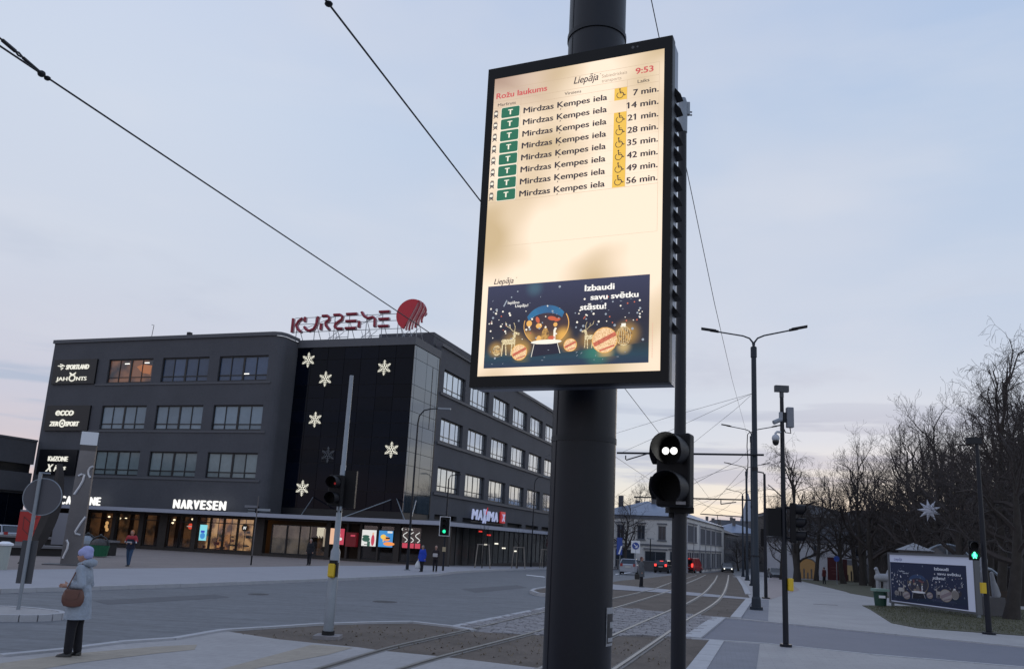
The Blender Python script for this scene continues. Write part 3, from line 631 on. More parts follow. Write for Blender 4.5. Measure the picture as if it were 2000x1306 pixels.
for w_, lab, a, b, zz, h in (('CAFFEINE', 'white lit letters CAFFEINE standing on the canopy, partly behind the pillar', -25.25, -19.95, 3.62, .82), ('NARVESEN', 'white lit letters NARVESEN standing on the canopy', -10.95, -4.65, 3.68, .86)):
    o = thing('letter_sign', lab, 'sign', P0 + D2 * a + D1 * -.9 + Vector((0, 0, zz)), -aD)
    adv = {'I': .30, 'V': .66, 'A': .66, 'E': .58, 'F': .56, 'S': .58, 'N': .74, 'C': .68, 'R': .66}; tot = sum(adv[c_] for c_ in w_) + .10 * (len(w_) - 1); x = 0; k = (b - a) / tot
    for c_ in w_:
        ww = adv[c_] * k; mb = MB(); put_text(mb, c_, x + (.12 * ww if c_ == 'I' else 0), x + ww, 0, h, 0, .05, 0, .08); mb.build('letter', LIT2, o); x += ww + {'A': .06, 'R': .02}.get(c_, .10) * k
    mb = MB(); mb.box(0, b - a, .03, .07, -.12, -.06)
    for q in range(6): mb.box(q * (b - a) / 5 - .03, q * (b - a) / 5 + .03, .03, .07, -.2, -.06)
    mb.build('rail', METALDARK, o)
# maxima letters on the right side: frame faces +x of the building
o = thing('letter_sign', 'white and red letters MAXIMA with red X box on the side facade', 'sign', P0 + D2 * 12.15 + D1 * 20.0 + Vector((0, 0, 4.4)), -aD + math.pi / 2)
MW = mat('maxima_white_letter', (.55, .60, .80), .4, emit=(.45, .5, .75), estr=.35); MRd = mat('maxima_red', (.55, .02, .03), .4, emit=(.6, .03, .03), estr=.3)
x = 0
for c_, ww in zip('MAXIMA', (2.0, 1.55, 1.3, .6, 2.0, 1.5)):
    mb = MB(); put_text(mb, c_, x + .05, x + ww - .05, 0 if c_ != 'X' else -.3, 1.15 if c_ != 'X' else 1.65, 0, .05, .1, .1); mb.build('letter', MW, o)
    if c_ == 'X': mb = MB(); mb.tube([(x + .9, -.16, .7), (x + 1.3, -.16, 1.5)], .07, 5); mb.build('letter_accent', MRd, o)
    x += ww
MB().box(10.1, 11.8, -.02, .15, -.1, 1.3).build('sign_box', MRd, o)
mb = MB(); put_text(mb, 'X', 10.5, 11.5, .15, .9, -.05, .05, 0, .06); mb.build('letter', MW, o)
mb = MB(); mb.box(0, 12, .02, .1, -.35, -.2); mb.build('rail', METALDARK, o)

# roof sign
RED = mat('weathered_red_letter', (.30, .022, .045), .5, var=.15, scale=2); PINK = mat('letter_side_tin', (.50, .36, .40), .5)
rsn = thing('roof_sign', 'large red KURZEME letters with round red emblem standing on the roof', 'sign', P0 + D1 * 4.0 + Vector((0, 0, 0)), -aD)
def strokes(lst, x0, w, zb=22.4, h=1.5):
    mb = MB(); m2 = MB()
    for poly in lst:
        pts = [Vector((x0 + p[0] * w, 0, zb + p[1] * h)) for p in poly]
        mb.tube(pts, .14, 8); m2.tube([p + Vector((0.05, .15, -.03)) for p in pts], .16, 8)
    l = mb.build('letter', RED, rsn, smooth=True); m2.build('letter_side', PINK, l, smooth=True)
def arcp(cx, cz, rx, rz, a0, a1, n=7): return [(cx + rx * math.cos(R(a0 + (a1 - a0) * k / n)), cz + rz * math.sin(R(a0 + (a1 - a0) * k / n))) for k in range(n + 1)]
ux = lambda c: -3.1 + (c - 295) * .01345
zo = lambda c: 0.
strokes([[(.05, 0), (.05, 1)], [(.95, 1), (.6, .8), (.4, .5), (.6, .2), (.95, 0)]], ux(300), 1.25)
strokes([[(0, 1), (0, .65)], [(0, .3), (.15, .1), (.4, 0), (.7, .12), (.85, .4), (.95, 1)]], ux(412), 1.65, 22.5)
strokes([[(0, 0), (0, .45)], [(.05, 1), (.6, 1), (.85, .85), (.85, .7), (.5, .5), (.55, .3), (.95, 0)]], ux(560), 1.05, 22.55)
strokes([[(.0, 1), (.6, 1), (.9, .85), (.85, .65), (.25, .35), (.2, .15), (.4, .02), (1, 0)]], ux(665), 1.15, 22.6)
for zz in (0, .5, 1): strokes([[(0, zz), (1, zz)]], ux(775), 1.2, 22.62)
strokes([[(.0, 0), (.0, .45)], [(.1, 1.08), (.25, .8), (.5, .62), (.8, .7), (.93, .55), (.95, 0)]], ux(890), 1.9, 22.65)
for zz in (0, .5, 1): strokes([[(0, zz), (1, zz)]], ux(1055), 1.15, 22.7)
mb = MB()
for k in range(7):
    t0, t1 = -.22 - .0, 0
half = [(10.75, 0)]
bc = Vector((10.75, 0, 23.72)); br = 1.62
a0_, a1_ = 64, 244
mb.loft([[bc + Vector((br * math.cos(R(t)), y, br * math.sin(R(t)))) for t in range(62, 243, 10)] + [bc + Vector((-.35 * q + .15, y, -1.35 + 2.7 * (1 - q) * 1 - 0)) for q in ()] for y in (-.12, .12)])
mb.build('emblem_half', mat('bright_red_emblem', (.50, .012, .03), .45), rsn)
for k in range(7):
    f = .10 + k * .26; mb = MB(); pts = []
    for q in range(9):
        s = -1 + q / 4; z = s * math.sqrt(max(br ** 2 - (f * .92 + .1) ** 2, .02)); xx = f + .16 * math.sin(s * 2.6) + .48 * (z / br) * (1 - k / 9); l_ = math.hypot(xx, z)
        if l_ > br: xx, z = xx * br / l_, z * br / l_
        pts.append(bc + Vector((xx, 0, z)))
    mb.tube(pts, .115, 6); mb.build('emblem_stripe', mat('emblem_stripe_tin', (.45, .20, .22), .5) if k % 2 == 0 else mat('emblem_stripe_red', (.33, .03, .05), .5), rsn, smooth=True)
mb = MB()
for zz in (22.45, 23.3, 24.0): mb.tube([(ux(310), .3, zz), (10.2, .3, zz)], .035, 5)
for u_ in (-2.6, -.4, 1.9, 3.6, 5.6, 7.4, 9.2, 11.3):
    mb.tube([(u_, .3, 24.1 if u_ > -2 else 23.8), (u_, .3, 20.9)], .04, 5); mb.tube([(u_, .3, 23.6), (u_, 2.4, 20.9)], .035, 5)
for u_ in (1.2, 2.0, 5.0, 5.8, 9.6, 10.4):
    mb.tube([(u_, .5, 22.4), (u_ + 1.0, -.5, 20.9)], .03, 5); mb.tube([(u_ + 1.0, .5, 22.4), (u_, -.5, 20.9)], .03, 5); mb.tube([(u_, .5, 21.8), (u_ + 1.6, .4, 21.8)], .03, 5)
mb.tube([(-2.6, .3, 22.5), (1.9, .3, 24.0)], .03, 5); mb.tube([(3.6, .3, 22.5), (7.4, .3, 24.0)], .03, 5)
mb.build('support_frame', mat('pale_sign_steel', (.28, .30, .33), .5), rsn)

# snowflakes on the black glass
FL = glow('snowflake_light', (1, .97, .82), .9); FLd = mat('unlit_snowflake', (.14, .15, .17), .5)
def flake(mb_m, name):
    mb = MB()
    for k in range(6):
        a = R(60 * k + 30); c, s = math.cos(a), math.sin(a)
        def P(l, off): return (c * l - s * off, 0, s * l + c * off)
        mb.tube([P(.08, 0), P(.74, 0)], .026, 5)
        for l0 in (.24, .42, .58): 
            for sg in (-1, 1): mb.tube([P(l0, 0), P(l0 + .17 * (1.15 - l0), sg * .20 * (1.15 - l0))], .022, 5)
        mb.ell(P(.74, 0), (.045, .03, .045), 6, 4); 
        for sg in (-1, 1): mb.tube([P(.30, sg * .06), P(.36, sg * .13)], .02, 5)
    mb.tube([(.16 * math.cos(R(60 * k)), 0, .16 * math.sin(R(60 * k))) for k in range(7)], .025, 5)
    return mb.mesh(name, mb_m)
fm, fdm = flake(FL, 'light_tube'), flake(FLd, 'light_tube')
FRM = MB()
for k in range(4):
    a, b = R(90 * k + 45), R(90 * k + 135); FRM.tube([(.9 * math.cos(a), .03, .9 * math.sin(a)), (.9 * math.cos(b), .03, .9 * math.sin(b))], .018, 4)
frm = FRM.mesh('mounting_frame', FRAME)
for (u_, z_, lab) in ((.1, 19.12, 'lit snowflake at the top left of the black glass front'), (2.29, 17.12, 'lit snowflake just below and right of the topmost left one'), (8.78, 18.14, 'lit snowflake at the upper right of the black glass front'), (1.57, 13.01, 'lit snowflake at mid height on the left of the black glass'), (3.41, 9.52, 'unlit grey snowflake left of the tall signal pole'), (10.27, 10.1, 'lit snowflake near the right edge of the black glass'), (.9, 6.21, 'lowest lit snowflake just above the canopy')):
    o = thing('snowflake', lab, 'decoration', P0 + D2 * u_ + D1 * 2.93 + Vector((0, 0, z_)), -aD, 'snowflake lights on the black glass front')
    inst('light_tube', fdm if 'unlit' in lab else fm, o); inst('mounting_frame', frm, o)
# posters at the glass front
def poster(label, u0, u1, z0, z1, bg, blobs):
    o = thing('lit_poster', label, 'poster', P0 + D2 * u0 + D1 * -.06 + Vector((0, 0, z0)), -aD)
    MB().box(-.04, u1 - u0 + .04, -.02, .03, -.04, z1 - z0 + .04).build('poster_frame', FRAME, o); MB().box(0, u1 - u0, -.03, -.02, 0, z1 - z0).build('print', bg, o)
    for (kind, a, b, c_, d_, m_) in blobs:
        mb = MB(); w, h = u1 - u0, z1 - z0
        if kind == 'd': mb.disc(a * w, b * h, c_ * w, -.034, 16, d_ * h)
        else: mb.rect(a * w, b * w, c_ * h, d_ * h, -.035 if kind == 'r' else -.037)
        mb.build('print_shape', m_, o)
gW, gK, gS, gR, gB, gO, gY, gG = [glow(n_, c_, .85) for n_, c_ in (('p_white', (.8, .8, .78)), ('p_black', (.01, .012, .015)), ('p_skin', (.85, .5, .33)), ('p_crimson', (.55, .05, .09)), ('p_blue', (.05, .28, .65)), ('p_orange', (.95, .33, .08)), ('p_yellow', (.95, .6, .1)), ('p_green', (.03, .10, .07)))]
poster('narrow pink and crimson lit poster of a bare arm behind the signal pole', 6.3, 7.75, 1.07, 2.49, gR, [('r', 0, .45, 0, 1, gS), ('d', .30, .5, .08, .5, gW), ('d', .75, .35, .12, .1, gW), ('d', .62, .6, .15, .12, glow('p_pink', (.8, .2, .25), .8))])
poster('white lit poster with green shape and red dressed figure', 9.57, 11.0, 1.08, 2.5, gW, [('d', .3, .42, .28, .16, gG), ('d', .28, .6, .26, .08, gG), ('r', .4, .6, 0, .3, gG), ('d', .78, .38, .12, .35, gR), ('d', .78, .78, .07, .08, gS), ('q', .2, .4, .08, .12, gK)])
poster('blue lit poster with yellow cup and orange hand', 11.27, 12.66, 1.08, 2.5, gB, [('d', .32, .62, .2, .15, gY), ('d', .55, .5, .25, .14, gO), ('d', .75, .2, .4, .12, gO), ('q', .5, .8, .5, .6, gK), ('r', .6, .95, .86, .98, gW), ('r', .3, .36, .3, .5, gY)])
o = thing('red_machine', 'dark red box hanging between two lit posters under the canopy', 'machine', P0 + D2 * 8.15 + D1 * -.5 + Vector((0, 0, -.25)), -aD)
MB().box(0, 1.05, 0, .45, 1.2, 2.45).build('body', mat('dark_red_box', (.14, .004, .01), .4, emit=(.3, .01, .02), estr=.12), o); MB().box(.5, .95, -.01, 0, 2.1, 2.25).build('label_plate', gR, o)
o = thing('window_display', 'red boxes with white looping drawings in the corner shop window', 'display', P0 + D2 * 13.4 + D1 * .09 + Vector((0, 0, 1.1)), -aD)
for k in range(3):
    MB().box(.15 + k * .62, .65 + k * .62, -.02, 0, 0, .42).build('red_box', gR, o); mb = MB(); mb.tube([(.4 + k * .6 + .22 * math.sin(q * .9), -.03, .5 + q * .11) for q in range(9)], .035, 5); mb.build('white_loop', gW, o)
mb = MB(); put_text(mb, '( - lls', .0, 1.1, 1.55, .18, -.03, .02); mb.build('lettering', gW, o)
o = thing('advert_screen', 'tall blue lit screen inside the kiosk window', 'screen', P0 + D2 * -8.25 + D1 * .05 + Vector((0, 0, .72)), -aD)
MB().box(0, .82, 0, .04, 0, 1.5).build('screen', glow('cyan_screen', (.25, .75, .85), .85), o); MB().disc(.4, .45, .3, -.004, 12, .3).build('picture', gB, o); MB().rect(.15, .6, .75, .95, -.006).build('picture_band', glow('deep_blue', (.03, .05, .5), .9), o)
o = thing('round_sign', 'small round black sign with white N on the kiosk window', 'sign', P0 + D2 * -3.1 + D1 * .02 + Vector((0, 0, 2.13)), -aD)
mb = MB(); mb.disc(0, 0, .34, 0, 20); mb.build('disc', glow('n_black', (.004, .004, .004), .2), o); mb = MB(); put_text(mb, 'N', -.16, .18, -.14, .28, -.01, .06, .2); mb.build('lettering', gW, o)
o = thing('canopy_box', 'small grilled box standing on the canopy next to the black glass', 'vent', P0 + D2 * -2.4 + D1 * -.8 + Vector((0, 0, 3.44)), -aD)
mb = MB(); mb.box(0, .9, 0, .5, 0, .75); mb.build('body', METALDARK, o)
for k in range(3): MB().box(.05, .85, -.04, 0, .12 + k * .22, .22 + k * .22).build('slat', GALV, o)

# low wing on the left
wing = thing('low_wing', 'low dark grey wing with flat roof at the left end of the building', 'building', P0 + D2 * -30.6, -aD)
mb = MB(); mb.box(-14, 0, -30, -.15, 7.6, 10.05); mb.box(-14, 0, -30, -.15, 4.75, 6.7); mb.box(-14, -.6, -30, -.15, -1, 4.75); mb.build('wall', FACADE, wing)
mb = MB(); mb.box(-14, -.4, -30, -.2, 6.7, 7.6); mb.build('window_band', FRAME, wing)
mb = MB(); mb.box(-14.1, .1, -30.1, -.16, 10.05, 10.25); mb.build('roof_edge', FACADE2, wing)
mb = MB()
for k in range(14): mb.box(-.58, -.5, -28 + k * 2, -26.1 + k * 2, .4, 4.5)
mb.build('glazing', BLACKGLASS, wing)
for v_, z_ in ((-3.8, 3.1), (-3.9, 1.6), (-3.4, 1.6)): MB().box(-.49, -.45, v_, v_ + .25, z_, z_ + .1).build('indoor_light', glow('white_glow', (1, .95, .8), 1.1), wing)
# ------------------------------------------------------------------ departure board and its pole
BO = Vector((.1896, 2.8803, 0)); BRZ = math.atan2(-.3881163, .9216104)
pp = at_dist(1152, 500, 3.3)
pole = thing('display_pole', 'thick anthracite steel pole carrying the departure board in the middle of the view', 'pole', (pp.x, pp.y, 0))
mb = MB(); mb.tube([(0, 0, .02), (0, 0, 1.4), (0, 0, 3.2), (0, 0, 9.5)], [.1345, .131, .128, .120], 48); mb.build('shaft', POLEPAINT, pole, smooth=True)
mb = MB(); mb.cyl((0, 0), .21, 0, .03, 32); mb.build('base_plate', POLEPAINT, pole)
mb = MB(); mb.tube([(-.118, -.062, .05), (-.1135, -.0595, 3.2), (-.106, -.0555, 9.4)], .0022, 5); mb.build('weld_seam', POLEPAINT, pole)
for z_ in (2.50, 4.30): MB().tube([(0, 0, z_), (0, 0, z_ + .022)], .1315, 40).build('strap', METALDARK, pole, smooth=True)
for k in range(6): MB().cyl((.175 * math.cos(k * 1.047), .175 * math.sin(k * 1.047)), .016, .03, .06, 6).build('bolt', GALV, pole)
def sticker(z0, z1, a0, a1, r, m, name, par):
    mb = MB(); n = 6; vs = []
    for z in (z0, z1):
        for k in range(n + 1): a = R(a0 + (a1 - a0) * k / n); vs.append((r * math.cos(a), r * math.sin(a), z))
    mb.add(vs, [(k, k + 1, n + 2 + k, n + 1 + k) for k in range(n)]); mb.build(name, m, par, smooth=True)
STW = mat('worn_sticker_white', (.30, .31, .34), .6, var=.35, scale=30); STK = mat('sticker_black', (.012, .012, .016), .4, var=.3, scale=30)
sticker(1.735, 1.875, -42, -12, .1325, STW, 'sticker', pole); sticker(1.745, 1.852, -40, -14, .1335, STK, 'sticker_print', pole); sticker(1.80, 1.822, -32, -15, .1345, STW, 'sticker_print', pole); sticker(1.75, 1.765, -38, -15, .1345, STW, 'sticker_print', pole)

bd = thing('departure_board', 'lit tram departure board with black frame hung high on the thick pole', 'display', (BO.x, BO.y, 0), BRZ)
hw = .377; z0, z1 = 2.658, 3.979
BEZ = mat('black_glass_bezel', (.0015, .0015, .003), .12, spec=.22)
HOUS = mat('dark_grey_housing', (.010, .011, .017), .45, metal=.2, spec=.3); SILV = mat('aluminium_side', (.16, .18, .23), .35, metal=.6)
mb = MB(); mb.box(-hw, hw, .0, .045, z0, z1); hb = mb.build('housing', HOUS, bd)
bv = hb.modifiers.new('b', 'BEVEL'); bv.width = .003; bv.segments = 2
mb = MB(); mb.box(-hw + .002, hw - .003, .045, .115, z0 + .004, z1 - .004); mb.build('rear_case', SILV, bd)
sx0, sx1, sz0, sz1 = -.345, .346, 2.699, 3.929
mb = MB(); t = -.003
for (a, b, c_, d) in ((-hw + .001, sx0, z0 + .001, z1 - .001), (sx1, hw - .001, z0 + .001, z1 - .001), (sx0, sx1, z0 + .001, sz0), (sx0, sx1, sz1, z1 - .001)): mb.box(a, b, t, -.0003, c_, d)
mb.build('bezel', BEZ, bd)
mb = MB(); mb.disc(.225, 3.957, .006, -.0035, 12); mb.disc(.243, 3.957, .004, -.0035, 12); mb.build('sensor', mat('sensor_glass', (.06, .06, .07), .2), bd)
mb = MB(); mb.box(-.06, .3, .115, .2, 3.0, 3.1); mb.box(-.06, .3, .115, .2, 3.6, 3.7); mb.build('bracket', METALDARK, bd)
for k in range(16):
    z = 3.795 - k * .0605; mb = MB()
    mb.add([(hw - .003, .052, z), (hw - .003, .108, z), (hw + .020, .108, z - .030), (hw + .020, .052, z - .030), (hw - .003, .052, z - .034), (hw - .003, .108, z - .034)], [(0, 1, 2, 3), (3, 2, 5, 4), (0, 3, 4), (1, 5, 2)])
    mb.build('vent_louver', BLACK, bd)
# backlit LCD, its backlight uneven as the panel has aged
def lcd():
    m = bpy.data.materials.new('backlit_screen'); m.use_nodes = True; nt = m.node_tree; b = nt.nodes['Principled BSDF']; N = nt.nodes.new; L = nt.links.new
    b.inputs['Base Color'].default_value = (.02, .02, .02, 1); b.inputs['Roughness'].default_value = .25; b.inputs['Emission Strength'].default_value = 1
    tc = N('ShaderNodeTexCoord'); sp = N('ShaderNodeSeparateXYZ'); L(tc.outputs['Object'], sp.inputs[0])
    n = N('ShaderNodeTexNoise'); n.inputs['Scale'].default_value = 2.6; n.inputs['Detail'].default_value = 1.5; L(tc.outputs['Object'], n.inputs['Vector'])
    r = N('ShaderNodeValToRGB'); L(n.outputs[0], r.inputs[0]); e = r.color_ramp.elements
    e[0].position = .34; e[0].color = (.58, .43, .24, 1); e[1].position = .56; e[1].color = (.97, .79, .61, 1)
    z = N('ShaderNodeMapRange'); z.interpolation_type = 'SMOOTHSTEP'; L(sp.outputs[2], z.inputs[0]); z.inputs[1].default_value = 3.95; z.inputs[2].default_value = 3.72
    x = N('ShaderNodeMapRange'); x.interpolation_type = 'SMOOTHSTEP'; L(sp.outputs[0], x.inputs[0]); x.inputs[1].default_value = -.38; x.inputs[2].default_value = .02
    mx = N('ShaderNodeMath'); mx.operation = 'MAXIMUM'; L(z.outputs[0], mx.inputs[0]); L(x.outputs[0], mx.inputs[1])
    m1 = N('ShaderNodeMix'); m1.data_type = 'RGBA'; L(mx.outputs[0], m1.inputs[0]); m1.inputs[6].default_value = (.40, .26, .19, 1); L(r.outputs[0], m1.inputs[7])
    L(m1.outputs[2], b.inputs['Emission Color']); return m
scr = MB().box(sx0, sx1, -.002, -.0004, sz0, sz1).build('screen', lcd(), bd)
def pr(n_, c_): return glow('screen_' + n_, c_, 1.0)
INK = pr('ink', (.028, .022, .028)); SRED = pr('red', (.56, .07, .07)); SGRN = pr('green', (.016, .13, .065)); SWH = pr('white', (.88, .82, .68)); SYE = pr('yellow', (.82, .50, .06)); SLN = pr('rule', (.55, .40, .27)); SGY = pr('grey', (.36, .27, .19))
y1, y2, y3 = -.0024, -.0028, -.0032
mb = MB()
for z in (3.878, 3.825, 3.797): mb.rect(sx0 + .001, .328, z - .0006, z + .0006, y1)
mb.rect(sx0 + .001, .328, 3.3914, 3.3926, y1); mb.rect(sx0 + .002, .327, 3.2075, 3.2083, y1)
for k in range(1, 8): mb.rect(sx0 + .001, .328, 3.797 - k * .0506 - .0002, 3.797 - k * .0506 + .0002, y1)
for x in (-.2255, .2065): mb.rect(x - .0006, x + .0006, 3.392, 3.825, y1)
mb.rect(.3274, .3284, 3.208, 3.878, y1); mb.build('table_rule', SLN, scr)
def stext(txt, x0, x1, z, h, m, bold=.02, shear=0., name='lettering', y=y2, par=scr):
    mb = MB(); put_text(mb, txt, x0, x1, z, h, y, bold, shear); return mb.build(name, m, par)
stext('Rožu laukums', -.334, -.116, 3.838, .0255, SRED, .025)
stext('Liepāja', -.007, .092, 3.846, .031, INK, .012, .25); stext('*', .097, .103, 3.866, .006, INK)
stext('Sabiedriskais', .106, .205, 3.8515, .0145, SGY, -.004); stext('transports', .106, .183, 3.8315, .0145, SGY, -.004)
stext('9:53', .237, .306, 3.8425, .0255, SRED, .03); stext('Laiks', .246, .291, 3.8035, .0145, INK, .01); stext('Virziens', -.043, .025, 3.8045, .0135, INK, .008); stext('Maršruts', -.325, -.247, 3.8035, .0135, INK, .008)
mins = ['7 min.', '14 min.', '21 min.', '28 min.', '35 min.', '42 min.', '49 min.', '56 min.']
def rrect(mb, x0, x1, z0_, z1_, r, y):
    pts = []
    for cx_, cz_, a in ((x1 - r, z1_ - r, 0), (x0 + r, z1_ - r, 90), (x0 + r, z0_ + r, 180), (x1 - r, z0_ + r, 270)):
        for k in range(5): q = R(a + 22.5 * k); pts.append((cx_ + r * math.cos(q), y, cz_ + r * math.sin(q)))
    mb.add(pts, [tuple(range(len(pts)))])
wc = None
for k in range(8):
    zb = 3.7545 - k * .0503
    mb = MB(); rrect(mb, -.3095, -.2275, zb - .0072, zb + .0412, .007, y1 - .0001); ring = mb.build('badge_edge', SWH, scr)
    mb = MB(); rrect(mb, -.3075, -.2295, zb - .0052, zb + .0392, .006, y1 - .0002); mb.build('route_badge', SGRN, scr)
    mb = MB(); put_text(mb, 'T', -.279, -.258, zb + .0065, .0225, y2 - .0002, .04); mb.build('lettering', SWH, scr)
    nm = stext('Mirdzas Kempes iela', -.2125, .130, zb + .0012, .0252, INK, .030)
    va, vb, vc = text_mesh('Mirdzas Kempes iela', 0., 0.)[0], text_mesh('Mirdzas K', 0., 0.)[0], text_mesh('Mirdzas', 0., 0.)[0]
    a0 = min(v.x for v in va); kx = .3425 / (max(v.x for v in va) - a0); kr = -.2125 + (max(v.x for v in vb) - a0) * kx; mb = MB(); mb.line([(kr - .0095, zb - .0035), (kr - .0115, zb - .0085)], .003, y2); mb.build('cedilla', INK, scr)
    stext(mins[k], .229 if k == 0 else .2105, .327, zb + .0012, .0252, INK, .030)
    for q_, ch in enumerate(mins[k]):
        if ch == '1':      # flag of the figure one
            va = text_mesh(mins[k], 0., 0.)[0]; vb = text_mesh(mins[k][:q_ + 1], 0., 0.)[0]; a0 = min(v.x for v in va); kx = .1165 / (max(v.x for v in va) - a0); xr = .2105 + (max(v.x for v in vb) - a0) * kx
            mb = MB(); mb.line([(xr - .0015, zb + .0255), (xr - .0085, zb + .0195)], .0032, y2 - .0003); mb.build('figure_flag', INK, scr)
    mb = MB(); xi = -.331; zi = zb + .016      # tram pictogram
    rrect(mb, xi - .0085, xi + .0085, zi - .012, zi + .014, .005, y1 - .0001); mb.line([(xi - .006, zi + .0165), (xi + .006, zi + .0165)], .002, y1 - .0001); mb.line([(xi - .009, zi - .0165), (xi - .004, zi - .012)], .003, y1 - .0001); mb.line([(xi + .009, zi - .0165), (xi + .004, zi - .012)], .003, y1 - .0001)
    ic = mb.build('tram_icon', INK, scr)
    mb = MB(); rrect(mb, xi - .0065, xi + .0065, zi - .002, zi + .0085, .002, y2); mb.rect(xi - .005, xi - .0025, zi - .008, zi - .006, y2); mb.rect(xi + .0025, xi + .005, zi - .008, zi - .006, y2); mb.build('icon_window', SWH, scr)
    if k != 1:
        mb = MB(); mb.rect(.1575, .206, zb - .0085, zb + .0418, y1 - .0001); mb.build('yellow_field', SYE, scr)
        mb = MB(); cx_, cz_ = .1795, zb + .012; q = [(cx_ + .0125 * math.cos(R(a)), cz_ + .0125 * math.sin(R(a))) for a in range(125, 375, 18)]
        mb.line(q, .0026, y2); mb.line([(cx_ - .001, cz_ + .020), (cx_ + .0005, cz_ + .008), (cx_ + .011, cz_ + .008), (cx_ + .0165, cz_ - .003), (cx_ + .021, cz_ - .001)], .0034, y2); mb.line([(cx_ - .0005, cz_ + .0145), (cx_ + .009, cz_ + .0145)], .0022, y2); mb.disc(cx_ - .001, cz_ + .0245, .0034, y2, 10)
        mb.build('wheelchair_symbol', INK, scr)
stext('Liepāja', -.298, -.217, 3.056, .023, INK, .012, .25); stext('*', -.208, -.203, 3.073, .005, INK)

def advert(par, mats, ox, oz, s, y0, dy, sz=1.):
    """festive street advert: dark night field, snow globe, baubles and light reindeer; local metres of the board, scaled by s"""
    X = lambda x: ox + (x + .321) * s
    Z = lambda z: oz + (z - 2.729) * s * sz
    def part(name, m, fn, lay):
        mb = MB(); fn(mb, y0 - dy * lay); return mb.build(name, m, par)
    def L(pts, w): return lambda mb, y: mb.line([(X(a), Z(b)) for a, b in pts], w * s, y)
    def D(*ds):
        def fn(mb, y):
            for k, d in enumerate(ds): mb.disc(X(d[0]), Z(d[1]), d[2] * s, y, 20, (d[3] if len(d) > 3 else d[2]) * s * sz, d[4] if len(d) > 4 else 0)
        return fn
    part('advert_field', mats['night'], lambda mb, y: mb.rect(X(-.321), X(.305), Z(2.729), Z(3.049), y), 1)
    part('teal_floor', mats['teal'], lambda mb, y: mb.add([(X(-.321), y, Z(2.750)), (X(-.1), y, Z(2.745)), (X(.305), y, Z(2.762)), (X(.305), y, Z(2.802)), (X(.1), y, Z(2.785)), (X(-.1), y, Z(2.772)), (X(-.321), y, Z(2.768))], [(0, 1, 2, 3, 4, 5, 6)]), 2)
    for q_ in ((.12, 2.772, .10, .012), (-.17, 2.76, .05, .006)): part('floor_sheen', mats['teal2'], D(q_), 2.4)
    for k_, q_ in enumerate(((-.22, 2.81, .05, .03), (.21, 2.84, .055, .035), (-.03, 2.84, .03, .04), (.085, 2.83, .02, .03))): part('glow_patch', mats['warmglow'], D(q_), 2.5 + k_ * .05)
    part('snow_globe', mats['globe'], D((-.078, 2.885, .0885, .0785)), 3)
    part('globe_top', mats['blue'], lambda mb, y: mb.add([(X(-.078 + .084 * math.cos(R(a))), y, Z(2.888 + .072 * math.sin(R(a)))) for a in range(35, 160, 10)] + [(X(-.078 + .080 * math.cos(R(a))), y, Z(2.874 + .056 * math.sin(R(a)))) for a in range(150, 34, -10)], [tuple(range(25))]), 3.4)
    part('globe_rim', mats['gold'], L([(-.078 + .0875 * math.cos(R(a)), 2.885 + .0775 * math.sin(R(a))) for a in range(-75, 30, 8)], .0035), 3.6)
    part('globe_rim', mats['gold'], L([(-.078 + .0875 * math.cos(R(a)), 2.885 + .0775 * math.sin(R(a))) for a in range(165, 262, 8)], .0025), 3.6)
    part('globe_figures', mats['gold'], D((-.145, 2.893, .011, .012), (-.106, 2.882, .012, .010), (-.104, 2.832, .010, .013), (-.042, 2.884, .008)), 3.8)
    part('golden_tree', mats['goldd'], lambda mb, y: mb.add([(X(-.098), y, Z(2.824)), (X(-.062), y, Z(2.824)), (X(-.068), y, Z(2.860)), (X(-.080), y, Z(2.884)), (X(-.092), y, Z(2.860))], [(0, 1, 2, 3, 4)]), 3.8)
    part('figure', mats['white'], L([(-.044, 2.825), (-.044, 2.862), (-.040, 2.87)], .008), 3.9)
    part('red_shapes', mats['red'], D((-.112, 2.905, .007, .013, .4), (-.055, 2.908, .018, .008, -.2), (-.035, 2.902, .012, .006, .2), (-.055, 2.835, .014, .007)), 3.9)
    part('globe_snow', mats['white'], D((-.075, 2.820, .060, .0085)), 4.2)
    part('globe_stand', mats['black'], lambda mb, y: mb.add([(X(-.122), y, Z(2.812)), (X(-.03), y, Z(2.816)), (X(-.018), y, Z(2.776)), (X(-.130), y, Z(2.766))], [(0, 1, 2, 3)]), 4.0)
    part('stand_edge', mats['white'], L([(-.122, 2.812), (-.131, 2.766)], .002), 4.3); part('stand_edge', mats['white'], L([(-.032, 2.815), (-.020, 2.776)], .002), 4.3)
    for i, (bx, bz, r, rz) in enumerate([(-.179, 2.785, .030, .030), (.018, 2.804, .024, .023), (.146, 2.816, .046, .046)]):
        part('bauble', mats['peach'], D((bx, bz, r, rz)), 5); part('bauble_edge', mats['gold'], L([(bx + r * math.cos(R(a)), bz + rz * math.sin(R(a))) for a in range(0, 361, 20)], .0028), 5.2)
        part('bauble_stripe', mats['redb'], L([(bx - r * .78, bz - rz * .32), (bx + r * .8, bz + rz * .45)], r * .34), 5.3); part('bauble_stripe', mats['redb'], L([(bx - r * .35, bz - rz * .82), (bx + r * .75, bz - rz * .45)], r * .14), 5.3)
    for q_ in ((.215, 2.828, .031, .035), (-.270, 2.795, .019, .019)): part('glass_bauble', mats['goldd'], D(q_), 4.6)
    part('bauble_cap', mats['white'], lambda mb, y: mb.rect(X(.206), X(.222), Z(2.862), Z(2.874), y), 5)
